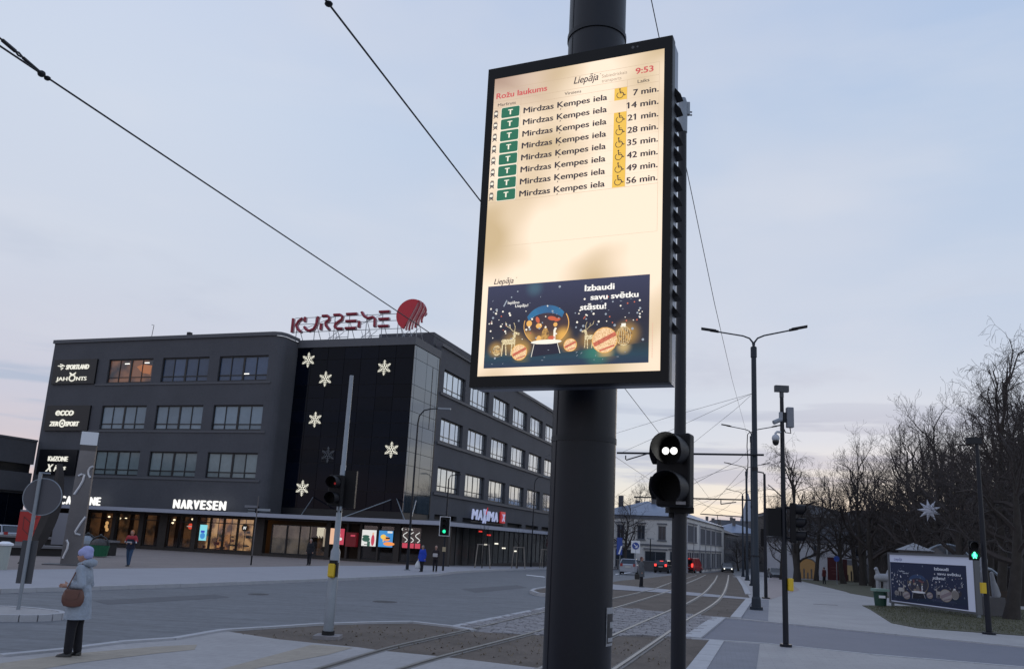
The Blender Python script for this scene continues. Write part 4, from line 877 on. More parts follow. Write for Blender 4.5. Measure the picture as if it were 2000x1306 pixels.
    def streaks(mb, y, only=None):
        for (bx, bz, r, rz) in (only,):
            for k in range(-3, 4): mb.line([(X(bx + k * r * .27 * math.cos(t)), Z(bz + rz * math.sin(t))) for t in [q * math.pi / 8 - math.pi / 2 for q in range(9)]], .0016 * s, y)
    for q_ in ((.215, 2.828, .031, .035), (-.270, 2.795, .019, .019)): part('bauble_light', mats['cream'], lambda mb, y, q_=q_: streaks(mb, y, q_), 5.2)
    for (bx, bz, k, f) in ((-.214, 2.775, 1., 1), (.085, 2.789, .78, -1)):
        P = lambda a, b: (bx + a * k * f, bz + b * k)
        for pts, w in (([(-.030, .052), (.012, .052)], .020), ([(.008, .055), (.014, .082)], .011), ([(.012, .086), (.030, .080)], .008), ([(-.034, .05), (-.036, .0)], .0045), ([(-.022, .045), (-.018, .002)], .0045), ([(.004, .045), (.002, .0)], .0045), ([(.014, .045), (.016, .004)], .0045), ([(.012, .09), (.014, .108), (.008, .124)], .0022), ([(.008, .09), (-.006, .104), (-.02, .112), (-.026, .128)], .0022), ([(-.006, .104), (-.008, .118)], .0022), ([(-.038, .058), (-.034, .048)], .004)):
            part('light_reindeer', mats['cream'], L([P(*p) for p in pts], w * k), 4.8)
    rq = random.Random(9)
    def dots(n, rmin, rmax, zlo, zhi):
        def fn(mb, y):
            for _ in range(n):
                x = rq.choice([rq.uniform(-.31, -.15), rq.uniform(.02, .295), rq.uniform(-.31, .295)]); z = rq.gauss((zlo + zhi) / 2, (zhi - zlo) / 3.2); r = rq.uniform(rmin, rmax)
                if 2.74 < z < 3.04: mb.disc(X(x), Z(z), r * s, y, 10)
        return fn
    o_ = part('snow_dots', mats['white'], dots(46, .0018, .0042, 2.85, 2.95), 6); tag(o_, kind='stuff')
    o_ = part('snow_dots', mats['dim'], dots(40, .002, .005, 2.80, 3.03), 4.5); tag(o_, kind='stuff')
    o_ = part('snow_dots', mats['redb'], dots(14, .0018, .0032, 2.86, 2.96), 4.6); tag(o_, kind='stuff')
    def flecks(mb, y):
        for _ in range(34):
            x = rq.uniform(-.30, .30); z = rq.uniform(2.74, 2.80) if rq.random() < .6 else rq.uniform(2.9, 3.0); a = rq.uniform(-.3, 1.4); l_ = rq.uniform(.003, .008); mb.line([(X(x), Z(z)), (X(x + l_ * math.cos(a)), Z(z + l_ * math.sin(a)))], .0016 * s, y)
    o_ = part('snow_flecks', mats['dim'], flecks, 4.7); tag(o_, kind='stuff')
    for txt, x0, x1, z, h in (('Izbaudi', .066, .178, 3.003, .0235), ('savu svētku', .089, .266, 2.968, .0215), ('stāstu!', .051, .149, 2.932, .0225), ('Ieplāno', -.235, -.188, 2.973, .011), ('Liepāju!', -.204, -.152, 2.959, .011)):
        mb = MB(); put_text(mb, txt, X(x0), X(x1), Z(z), h * s * sz, y0 - dy * 6.5, .035 if h > .015 else .01); mb.build('lettering', mats['text'], par)
    part('slash_mark', mats['dim'], L([(-.251, 2.966), (-.240, 2.988)], .005), 5)
em = lambda n_, c_, d=None, sc=8.: glow('ad_' + n_, c_, 1.0, dark=d, scale=sc)
AD = dict(night=em('night', (.036, .036, .085), (.018, .018, .042), 9.), teal=em('teal', (.016, .055, .085), (.014, .030, .07), 9), teal2=em('teal2', (.025, .11, .12)), warmglow=em('warmglow', (.34, .19, .05), (.10, .06, .04), 30), globe=em('globe', (.050, .028, .035), (.018, .016, .035), 25.), blue=em('blue', (.02, .15, .32), (.035, .08, .2), 12), gold=em('gold', (.80, .42, .10)), goldd=em('goldd', (.55, .30, .07), (.12, .06, .02), 120.),
    white=em('white', (.92, .86, .74)), text=em('text', (.95, .92, .86)), red=em('red', (.55, .10, .04)), black=em('black', (.014, .013, .025)), peach=em('peach', (.88, .58, .32), (.60, .34, .16), 120.), redb=em('redb', (.62, .15, .08), (.45, .10, .05), 150.), cream=em('cream', (.85, .72, .42)), dim=em('dim', (.30, .34, .40)))
def lit_picture(name, base, blobs, top=None):
    """screen picture: a dark base with soft glowing spots, in the board's own coordinates"""
    m = bpy.data.materials.new(name); m.use_nodes = True; nt = m.node_tree; b = nt.nodes['Principled BSDF']; N = nt.nodes.new; L = nt.links.new
    b.inputs['Base Color'].default_value = (.01, .01, .01, 1); b.inputs['Emission Strength'].default_value = 1; b.inputs['Roughness'].default_value = .4
    tc = N('ShaderNodeTexCoord'); sp = N('ShaderNodeSeparateXYZ'); L(tc.outputs['Object'], sp.inputs[0])
    r = N('ShaderNodeValToRGB'); mr = N('ShaderNodeMapRange'); L(sp.outputs[2], mr.inputs[0]); mr.inputs[1].default_value = 2.729; mr.inputs[2].default_value = 3.049; L(mr.outputs[0], r.inputs[0])
    e = r.color_ramp.elements; e[0].position, e[0].color = base[0][0], (*base[0][1], 1); e[1].position, e[1].color = base[-1][0], (*base[-1][1], 1)
    for q, c in base[1:-1]: x = e.new(q); x.color = (*c, 1)
    cur = r.outputs[0]
    for (bx, bz, rad, c) in blobs:
        cx = N('ShaderNodeCombineXYZ'); L(sp.outputs[0], cx.inputs[0]); L(sp.outputs[2], cx.inputs[2]); d = N('ShaderNodeVectorMath'); d.operation = 'DISTANCE'; L(cx.outputs[0], d.inputs[0]); d.inputs[1].default_value = (bx, 0, bz)
        f = N('ShaderNodeMapRange'); f.interpolation_type = 'SMOOTHERSTEP'; L(d.outputs['Value'], f.inputs[0]); f.inputs[1].default_value = rad; f.inputs[2].default_value = 0
        mx = N('ShaderNodeMix'); mx.data_type = 'RGBA'; L(f.outputs[0], mx.inputs[0]); L(cur, mx.inputs[6]); mx.inputs[7].default_value = (*c, 1); cur = mx.outputs[2]
    L(cur, b.inputs['Emission Color']); return m
G1 = (.40, .23, .06)
AD['night'] = lit_picture('advert_night', [(0, (.016, .03, .07)), (.14, (.014, .05, .075)), (.24, (.018, .022, .035)), (.5, (.016, .015, .032)), (1, (.034, .038, .085))], [(-.275, 2.80, .045, G1), (-.205, 2.82, .07, (.30, .18, .06)), (-.165, 2.80, .05, G1), (-.02, 2.84, .06, G1), (.02, 2.80, .05, (.25, .14, .05)), (.085, 2.82, .055, (.26, .15, .05)), (.15, 2.80, .08, (.30, .16, .05)), (.225, 2.835, .07, G1), (.12, 2.765, .07, (.03, .14, .12)), (-.13, 3.03, .05, (.05, .10, .15))])
AD['globe'] = lit_picture('advert_globe', [(0, (.20, .11, .03)), (.30, (.28, .15, .04)), (.42, (.07, .035, .03)), (.62, (.03, .02, .035)), (1, (.02, .05, .10))], [(-.01, 2.84, .05, (.75, .40, .08)), (-.15, 2.84, .04, (.5, .28, .08)), (-.08, 2.93, .04, (.05, .03, .04))])
AD['teal'] = lit_picture('advert_teal', [(0, (.014, .02, .05)), (.1, (.014, .045, .075)), (.2, (.016, .03, .04)), (1, (.02, .02, .04))], [(.12, 2.775, .09, (.03, .17, .13)), (-.17, 2.765, .05, (.10, .10, .06)), (.15, 2.775, .045, (.45, .30, .12)), (.215, 2.79, .04, (.5, .36, .16))])
AD['cream'] = em('cream_sparkle', (.95, .82, .52), (.30, .20, .07), 260.)
AD['peach'] = em('peach_sparkle', (.98, .68, .40), (.62, .36, .15), 200.)
advert(scr, AD, -.321, 2.729, 1., -.002, .00045)
for o_ in list(scr.children):
    if o_.name.split('.')[0] in ('glow_patch', 'floor_sheen'): bpy.data.objects.remove(o_)
mb = MB(); 
for k in range(22): mb.rect(.3155, .3185, 2.745 + k * .0058, 2.748 + k * .0058, y1)
mb.build('fine_print', pr('pink', (.75, .42, .30)), scr)

# ------------------------------------------------------------------ tram signal on its pole, right of the board
sp_ = at_dist(1329, 760, 7.0)
sg = thing('tram_signal', 'dark pole with two light tram signal showing a white bar, right of the board', 'signal', (sp_.x, sp_.y, 0))
mb = MB(); mb.tube([(0, 0, 0), (0, 0, 2.47)], .060, 24); mb.tube([(0, 0, 2.47), (0, 0, 5.86)], [.052, .036], 24); mb.cyl((0, 0), .11, 0, .02, 20); mb.build('pole', POLEPAINT, sg, smooth=True)
mb = MB(); mb.tube([(0, 0, 5.82), (0, 0, 6.1), (-.004, -.002, 6.16)], [.042, .044, .03], 16); mb.build('pole_cap', GALV, sg, smooth=True)
mb = MB(); mb.box(.03, .062, -.02, .02, 6.0, 6.12); mb.tube([(.05, 0, 6.0), (.085, 0, 6.0)], .008, 6); mb.tube([(.05, 0, 6.03), (.085, 0, 6.03)], .008, 6); mb.build('cap_clamp', GALV, sg)
hd = thing('signal_head', None, None, (-.045, -.10, 2.44), R(-27)); hd.parent = sg
for o_ in [hd]:
    for k_ in list(o_.keys()): del o_[k_]
mb = MB(); mb.box(-.15, .13, -.09, .06, 0, .60); hs = mb.build('signal_housing', BLACK, hd); bv = hs.modifiers.new('b', 'BEVEL'); bv.width = .02; bv.segments = 3
VIS = mat('visor_black', (.004, .004, .007), .55, spec=.3)
def visor(zc, r=.125, ln=.26, par=hd, cut=.40, y=-.09):
    mb = MB(); n = 20; vs = []
    for rr_, yy in ((r, 0), (r, 1), (r - .006, 1), (r - .006, 0)):
        for k in range(n + 1):
            a = R(-58 + 296 * k / n); tt = 1 - cut * max(0, -math.sin(a)) ** 1 * 1.1
            vs.append((rr_ * math.cos(a), y - (ln * tt if yy else 0), zc + rr_ * math.sin(a)))
    m = n + 1; fs = []
    for q in range(3):
        for k in range(n): fs.append((q * m + k, q * m + k + 1, (q + 1) * m + k + 1, (q + 1) * m + k))
    mb.add(vs, fs); return mb.build('visor', VIS, par, smooth=True)
visor(.45); visor(.15)
for zc in (.45, .15):
    mb = MB(); mb.disc(0, zc, .105, -.094, 28); ln_ = mb.build('lens', mat('dark_signal_lens', (.004, .004, .005), .5, spec=.15), hd)
SIG = glow('white_signal_light', (1, 1, .96), 1.6)
for x_ in (-.068, .0): MB().disc(x_, .452, .030, -.097, 16).build('signal_dot', SIG, hd)
hd2 = bpy.data.objects.new('signal_head', None); col.objects.link(hd2); hd2.parent = sg; hd2.location = (-.085, -.02, 2.46); hd2.rotation_euler = (0, 0, R(-90)); 
mb = MB(); mb.box(-.10, .10, -.03, .10, 0, .55); hs = mb.build('signal_housing', BLACK, hd2); hs.modifiers.new('b', 'BEVEL').width = .015
visor(.42, .10, .13, hd2, .2, -.03); visor(.13, .10, .13, hd2, .2, -.03)
mb = MB(); mb.box(.02, .10, -.094, -.092, .02, .045); mb.build('type_plate', mat('pale_plate', (.3, .3, .32), .5), hd)
mb = MB(); mb.tube([(-.06, 0, 2.36), (-.06, 0, 2.44)], .03, 8); mb.box(-.10, .10, -.09, .09, 2.40, 2.45); mb.build('mounting_collar', BLACK, sg)

# ------------------------------------------------------------------ signals and poles
GREEN = glow('green_signal', (.02, .95, .42), 1.3); GREENB = glow('green_signal_bright', (.15, 1.0, .6), 2.2); REDL = mat('red_lens_dim', (.05, .004, .004), .3, emit=(.5, .02, .02), estr=.10); YBTN = mat('yellow_button_box', (.62, .42, .02), .45)
def signal_box(par, z, n, rz, light=None, board=False, s=1., side=0., name='signal_head', border=True):
    """n-light traffic signal head facing local -y"""
    h = bpy.data.objects.new(name, None); col.objects.link(h); h.parent = par; h.location = (side * math.cos(rz), side * math.sin(rz), z); h.rotation_euler = (0, 0, rz)
    H = .32 * n * s; w = .15 * s
    mb = MB(); mb.box(-w, w, -.20 * s, -.06 * s, 0, H); hs = mb.build('signal_housing', BLACK, h); hs.modifiers.new('b', 'BEVEL').width = .015
    if board:
        bw = .34 * s; mb = MB(); mb.box(-bw, bw, -.10 * s, -.08 * s, -.14, H + .14); mb.build('backboard', BLACK, h)
        if border:
            mb = MB(); t = .035
            for a, b, c_, d in ((-bw, bw, H + .14 - t, H + .14), (-bw, bw, -.14, -.14 + t), (-bw, -bw + t, -.14 + t, H + .14 - t), (bw - t, bw, -.14 + t, H + .14 - t)): mb.box(a, b, -.10 * s - .006, -.10 * s, c_, d)
            mb.build('white_border', WHITE, h)
    for k in range(n):
        zc = .32 * s * (k + .5); v = visor(zc, .125 * s, .22 * s, h, .35, -.2 * s)
        mb = MB(); mb.disc(0, zc, .105 * s, -.204 * s, 20); mb.build('lens', light[k] if light and light[k] else mat('dark_signal_lens', (.004, .004, .005), .5, spec=.15), h)
    return h
def simple_pole(name, label, cat, base, segs, m=POLEPAINT, rz=0., foot=.0):
    o = thing(name, label, cat, (base[0], base[1], dip(base[1])), rz)
    mb = MB(); mb.tube([(0, 0, z) for z, r in segs], [r for z, r in segs], 16); mb.build('pole', m, o, smooth=True)
    if foot: mb = MB(); mb.cyl((0, 0), foot, 0, .06, 16); mb.build('foot', m, o)
    return o
# left: grey pole with a signal and the yellow request button
b = at(640, 1245); o = simple_pole('traffic_signal', 'tall grey signal pole with red light and yellow request box on the verge', 'traffic light', b, [(0, .105), (.02, .105), (1.72, .10), (1.80, .062), (3.5, .058), (3.52, .05), (5.45, .042)], GALV)
mb = MB(); mb.box(-.26, .26, -.22, .22, -.08, .06); mb.build('concrete_base', mat('rough_concrete', (.22, .21, .22), .9, var=.2, scale=4), o); mb = MB(); mb.cyl((0, 0), .13, .06, .14, 16); mb.build('base_collar', RUBBER, o)
mb = MB(); mb.box(-.09, .07, -.20, -.05, 1.20, 1.50); yb = mb.build('request_box', YBTN, o); yb.modifiers.new('b', 'BEVEL').width = .03; mb = MB(); mb.box(-.07, .08, -.19, -.04, 1.46, 1.545); mb.build('request_box_hood', RUBBER, o); mb = MB(); mb.box(.07, .10, -.20, -.05, 1.22, 1.50); mb.build('request_box_edge', RUBBER, o)
mb = MB(); mb.box(-.055, .055, -.055, .055, 2.52, 2.56); mb.build('collar', BLACK, o)
h = signal_box(o, 2.60, 2, R(-15), None, s=1.0); h.location = (-.03, -.08, 2.64); MB().disc(0, .46, .024, -.212, 12).build('red_lamp', glow('red_signal_dim', (.5, .02, .02), .35), h)
mb = MB(); mb.box(.06, .30, -.02, .14, 2.62, 3.40); mb.build('signal_rear_box', BLACK, o)
# green signal by the far crossing
b = at(865, 1114); o = simple_pole('traffic_signal', 'signal with lit green lamp and white bordered board at the far crossing', 'traffic light', b, [(0, .07), (3.5, .06), (6.1, .045)])
h = signal_box(o, 2.37, 3, R(-4), [GREEN, None, None], board=True, s=1.05); h.location = (-.05, -.06, 2.40)
mb = MB(); mb.tube([(0, 0, 6.0), (.1, 0, 6.3), (.75, -.1, 6.4)], .03, 6); mb.box(.4, .85, -.18, -.02, 6.37, 6.43); mb.build('lamp_arm', METALDARK, o)
mb = MB(); mb.box(-.12, .10, -.17, -.07, 1.25, 1.55); mb.build('request_box', mat('pale_box', (.4, .32, .2), .5), o)
# camera pole with signals
b = at(1535, 1262); o = simple_pole('camera_pole', 'thin dark pole with surveillance cameras and signal heads on the right', 'pole', b, [(0, .068), (3.0, .062), (6.2, .045)], POLEPAINT, foot=.14)
mb = MB(); mb.box(-.17, .17, -.06, .06, 6.12, 6.28); mb.tube([(0, 0, 5.98), (0, 0, 6.14)], .055, 8); mb.build('antenna_head', mat('dark_camera_plastic', (.05, .055, .065), .5), o)
mb = MB(); mb.box(.10, .27, -.10, .04, 5.22, 5.73); eb = mb.build('equipment_box', mat('grey_box', (.17, .185, .22), .5), o); eb.modifiers.new('b', 'BEVEL').width = .015
mb = MB(); mb.box(.02, .12, -.04, .03, 5.35, 5.6); mb.tube([(.18, -.04, 5.22), (.2, -.04, 5.08), (.08, 0, 5.1), (.02, 0, 5.25)], .015, 6); mb.build('box_bracket', METALDARK, o)
mb = MB(); mb.tube([(-.03, -.03, 5.42), (-.24, -.09, 5.32)], .055, 10); mb.box(-.08, .0, -.06, .0, 5.38, 5.6); mb.build('bullet_camera', mat('camera_grey', (.24, .26, .30), .4), o, smooth=True)
mb = MB(); mb.tube([(-.02, 0, 5.1), (-.14, -.03, 5.1), (-.18, -.04, 5.06), (-.18, -.04, 5.0)], .03, 8); mb.ell((-.18, -.04, 4.94), (.095, .095, .10), 14, 8); mb.build('dome_camera', mat('camera_white', (.42, .45, .50), .4), o, smooth=True)
mb = MB(); mb.ell((-.18, -.04, 4.86), (.083, .083, .11), 14, 8); mb.build('camera_dome', mat('smoked_dome', (.008, .008, .01), .1), o, smooth=True)
h = signal_box(o, 2.42, 3, R(62), s=.98); h.location = (.10, -.03, 2.42)
mb = MB(); mb.box(-.40, -.08, -.05, .12, 2.55, 3.22); mb.build('rear_signal_head', BLACK, o); mb = MB(); mb.box(-.2, .2, -.02, .02, 2.50, 2.54); mb.box(-.2, .2, -.02, .02, 3.22, 3.26); mb.build('signal_bracket', METALDARK, o)
mb = MB(); mb.box(.05, .17, -.14, -.02, 1.28, 1.58); yb = mb.build('request_box', YBTN, o); yb.modifiers.new('b', 'BEVEL').width = .02
# mast behind it
b = at(1496, 1168); o = simple_pole('signal_mast', 'slim dark mast with a short top arm between lamp post and camera pole', 'pole', b, [(0, .085), (6.1, .06)], foot=.2)
mb = MB(); mb.tube([(0, 0, 6.0), (-.05, 0, 6.15), (-.42, 0, 6.2)], .035, 6); mb.build('arm', METALDARK, o); h = signal_box(o, 2.5, 3, R(150), s=.9); h.location = (-.1, .02, 2.5)
# pedestrian signal at the right edge
b = at(1932, 1238); o = simple_pole('pedestrian_signal', 'tall pole with lit green pedestrian signal near the right edge', 'traffic light', b, [(0, .09), (3, .08), (6.1, .055)], foot=.2)
h = signal_box(o, 2.28, 2, R(-20), None, s=.95); h.location = (-.38, -.05, 2.26)
mb = MB(); mb.disc(0, .15, .085, -.26, 16); mb.build('signal_glow', GREEN, h)
mb = MB(); mb.disc(0, .235, .03, -.263, 10); mb.line([(0, .21), (0, .13)], .05, -.263); mb.line([(-.005, .14), (-.04, .06)], .028, -.263); mb.line([(.005, .14), (.045, .065)], .028, -.263); mb.line([(-.05, .15), (0, .2), (.05, .14)], .02, -.263); mb.build('walking_figure', GREENB, h)
mb = MB(); mb.box(-.22, -.08, -.16, -.04, 1.25, 1.58); mb.build('request_box', YBTN, o)
mb = MB(); mb.box(-.30, .12, -.1, .1, 6.02, 6.22); mb.build('detector_box', METALDARK, o)

# ------------------------------------------------------------------ lamps
def double_lamp(D, pxx, label, base_y=1077, H=10.45):
    p = at_dist(pxx, base_y, D); s = 1.0
    o = thing('street_lamp', label, 'street lamp', (p.x, p.y, dip(p.y)), -aD + R(3), 'double arm street lamps along the tramway')
    mb = MB(); mb.tube([(0, 0, .45), (0, 0, 2.0), (0, 0, 2.02), (0, 0, H)], [.135, .130, .115, .100], 20); mb.build('pole', LPOLE, o, smooth=True)
    mb = MB(); mb.tube([(0, 0, 0), (0, 0, .42), (0, 0, .5)], [.19, .17, .14], 20); mb.cyl((0, 0), .25, 0, .12, 20); mb.build('base', LPOLE, o)
    mb = MB(); mb.cyl((0, 0), .125, H - .45, H - .02, 16); mb.build('top_collar', LPOLE, o)
    mb = MB(); mb.cyl((0, 0), .14, 2.0, 2.06, 16); mb.cyl((0, 0), .12, 5.35, 5.5, 16); mb.build('clamp_ring', METALDARK, o)
    for sg_ in (-1, 1):
        mb = MB(); mb.tube([(0, 0, H - .05), (sg_ * .03, 0, H + .18), (sg_ * .16, 0, H + .36), (sg_ * .42, 0, H + .47), (sg_ * 1.6, 0, H + .70)], [.045, .04, .034, .032, .03], 8); mb.build('arm', LPOLE, o, smooth=True)
        mb = MB(); m_ = Matrix.Translation((sg_ * 1.5, 0, H + .68)) @ Matrix.Rotation(-sg_ * R(10), 4, 'Y') @ Matrix.Scale(sg_, 4, (1, 0, 0))
        mb.box(0, .62, -.13, .13, .0, .06, m_); mb.box(-.1, .25, -.07, .07, -.03, .05, m_); mb.build('luminaire', METALDARK, o)
    return o
LPOLE = mat('blue_grey_lamp_post', (.011, .019, .032), .45, spec=.35, var=.12, scale=3)
double_lamp(34.2, 1476, 'nearest double arm street lamp, tall dark post beside the tram tracks')
double_lamp(61, 1470, 'second double arm street lamp, half hidden behind the nearest one')
double_lamp(83, 1459, 'third double arm street lamp down the tramway', H=10.3)
double_lamp(111, 1451, 'farthest double arm street lamp down the tramway', H=10.2)
def arm_lamp(base, H, ln, label, rz=0., z=None):
    o = thing('street_lamp', label, 'street lamp', (base[0], base[1], dip(base[1])), rz, 'single arm street lamps')
    mb = MB(); mb.tube([(0, 0, 0), (0, 0, 1.2), (0, 0, 1.22), (0, 0, H - 1.0), (.06, 0, H - .5), (.35, 0, H - .12), (.8, 0, H), (ln, 0, H + .05)], [.10, .10, .075, .055, .05, .045, .04, .035], 10); mb.build('pole', METALDARK, o, smooth=True)
    mb = MB(); mb.box(ln - .1, ln + .75, -.13, .13, H + .0, H + .1); mb.build('luminaire', GALV, o); mb = MB(); mb.cyl((0, 0), .2, 0, .05, 12); mb.build('base', GALV, o)
    return o
arm_lamp(at(795, 1113), 10.4, 1.35, 'curved arm street lamp in front of the black glass corner')
arm_lamp(at(1037, 1107), 10.2, 1.0, 'slim street lamp before the side facade near the thick pole')
for x_, y_, D, lab in ((1318, 1062, 118, 'short lamp post before the cream house, behind the tram signal pole'), (1270, 1056, 118, 'short flat headed lamp post before the cream house')):
    p = at_dist(x_, 1080, D); o = thing('street_lamp', lab, 'street lamp', (p.x, p.y, dip(p.y)), 0); MB().tube([(0, 0, 0), (0, 0, 4.4)], .07, 6).build('pole', METALDARK, o); MB().box(-.5, .5, -.2, .2, 4.35, 4.45).build('luminaire', GALV, o)

# ------------------------------------------------------------------ overhead wires
WIRE = mat('contact_wire', (.012, .013, .017), .5)
def wire(label, pts, r=.007, group=None, name='contact_wire'):
    pts = [Vector(p) for p in pts]; b0 = pts[0]
    o = thing(name, label, 'wire', b0, 0, group); mb = MB(); mb.tube([p - b0 for p in pts], r, 6); mb.build('strand', WIRE, o, smooth=True); return o
def ah(l, z): return [at_height(x, y, z) for x, y in l]
p1, p2 = ah([(85, 147), (775, 607)], 5.7); d = (p2 - p1).normalized(); W1 = [p1 - d * 6, p1, p2, p2 + d * 42]
o = wire('long contact wire crossing from upper left past the round roof emblem', W1, .0085)
l0 = W1[0]; q = p1 - d * .02
up = Vector((0, 0, 1)); q2 = at_dist(45, 113, math.hypot(*at_height(45, 121, 5.7).xy)); q3 = at_dist(0, 75, math.hypot(*at_height(0, 88, 5.7).xy))
mb = MB(); mb.tube([q - l0, (q2 - l0)], .014, 6); dd = (q3 - q2); mb.tube([q2 - l0, q2 + dd * .2 + up * .012 - l0, q2 + dd * .34 - l0], .008, 6); mb.tube([q2 - l0, q2 + dd * .2 - up * .014 - l0, q2 + dd * .34 - l0], .008, 6); mb.tube([q2 + dd * .34 - l0, q2 + dd * .9 - l0], .016, 6); mb.tube([q2 + dd * .9 - l0, q2 + dd * 3 - l0], .008, 6); mb.build('turnbuckle', WIRE, o, smooth=True)
mb = MB(); mb.ell(q - l0, (.035, .03, .028), 8, 6); mb.ell(q + d * .06 - l0 + Vector((0, 0, -.005)), (.03, .025, .02), 8, 6); mb.build('clamp', METALDARK, o, smooth=True)
p1, p2 = ah([(642, 8), (938, 392)], 5.7); d = (p2 - p1).normalized(); o = wire('contact wire coming down from the top edge to behind the board', [p1 - d * 3, p1, p2, p2 + d * 50], .0075)
mb = MB(); mb.ell(d * 3.0, (.03, .03, .02), 8, 6); mb.build('clamp', METALDARK, o, smooth=True)
p1, p2 = at_height(1272, 0, 9.0), at_height(1395, 590, 7.4); p3 = at_dist(1458, 845, 60); d = (p2 - p1).normalized(); wire('steep messenger wire running from the top edge down to the lamp posts', [p1 - d * 3, p1, p2, at_dist(1430, 742, 34), p3], .007)
L1 = at_dist(1470, 768, 34.2); L2 = at_dist(1468, 900, 61)
for lab_, pts in zip(('uppermost thin stay wire fanning left from the nearest lamp post', 'middle thin stay wire fanning left from the nearest lamp post', 'lowest and steepest stay wire fanning left from the nearest lamp post'), [[L1, at_dist(1317, 811, 38), at_dist(1209, 844, 44), at_dist(1060, 893, 52)], [L1, at_dist(1390, 803, 36), at_dist(1315, 838, 38), at_dist(1217, 882, 41)], [at_dist(1466, 772, 34.2), at_dist(1440, 796, 36), at_dist(1350, 868, 40), at_dist(1180, 985, 52)]]):
    wire(lab_, pts, .007, 'stay wires from the nearest lamp post', 'stay_wire')
SP = [[(1470, 872, 60), (1440, 900, 55), (1350, 947, 50), (1240, 990, 60)], [(1462, 908, 83), (1400, 922, 80), (1345, 940, 78), (1200, 985, 80)], [(1455, 935, 83), (1390, 975, 80), (1350, 990, 80)], [(1458, 910, 61), (1400, 975, 58), (1370, 1000, 60)], [(1448, 955, 111), (1390, 970, 100), (1300, 990, 100)], [(1350, 980, 90), (1400, 992, 95), (1450, 1003, 105)], [(1345, 965, 70), (1400, 1000, 90), (1430, 1013, 100)], [(1460, 950, 83), (1420, 990, 84), (1398, 1002, 84)]]
for pts in SP: wire('faint span wire crossing the low sky above the tracks', [at_dist(*p) for p in pts], .012, 'span wires above the far tracks', 'span_wire')
arms = [((1492, 888), (1205, 884), 34.0, [(1222, 889, 1222, 897), (1263, 886, 1223, 898)], 'nearest cantilever tube reaching left over the tracks from the lamp post'), ((1470, 976), (1238, 970), 61, [(1408, 976, 1408, 984), (1438, 980, 1408, 984)], 'second cantilever tube over the far tracks'), ((1452, 1009), (1368, 1003), 83, [(1401, 1005, 1402, 1016)], 'third and smallest cantilever tube over the far tracks')]
for (x0, y0), (x1, y1_), D, dr, lab in arms:
    a, b_ = at_dist(x0, y0, D), at_dist(x1, y1_, D * 1.03); o = thing('cantilever_arm', lab, 'cantilever', a); r_ = .042 if D < 40 else .05
    MB().tube([(0, 0, 0), b_ - a], r_, 8).build('tube', METALDARK, o, smooth=True)
    for (ax, ay, bx, by) in dr: MB().tube([at_dist(ax, ay, D) - a, at_dist(bx, by, D) - a], .025 if D < 40 else .035, 6).build('drop_arm', METALDARK, o)
o = thing('lamp_bracket', 'small hooked bracket on the nearest lamp post above the cantilever', 'bracket', at_dist(1471, 843, 34)); b0 = o.location
MB().tube([at_dist(*p, 34) - b0 for p in ((1471, 843), (1464, 844), (1460, 848), (1459, 872), (1461, 900), (1459, 940))], .018, 6).build('hook', METALDARK, o)
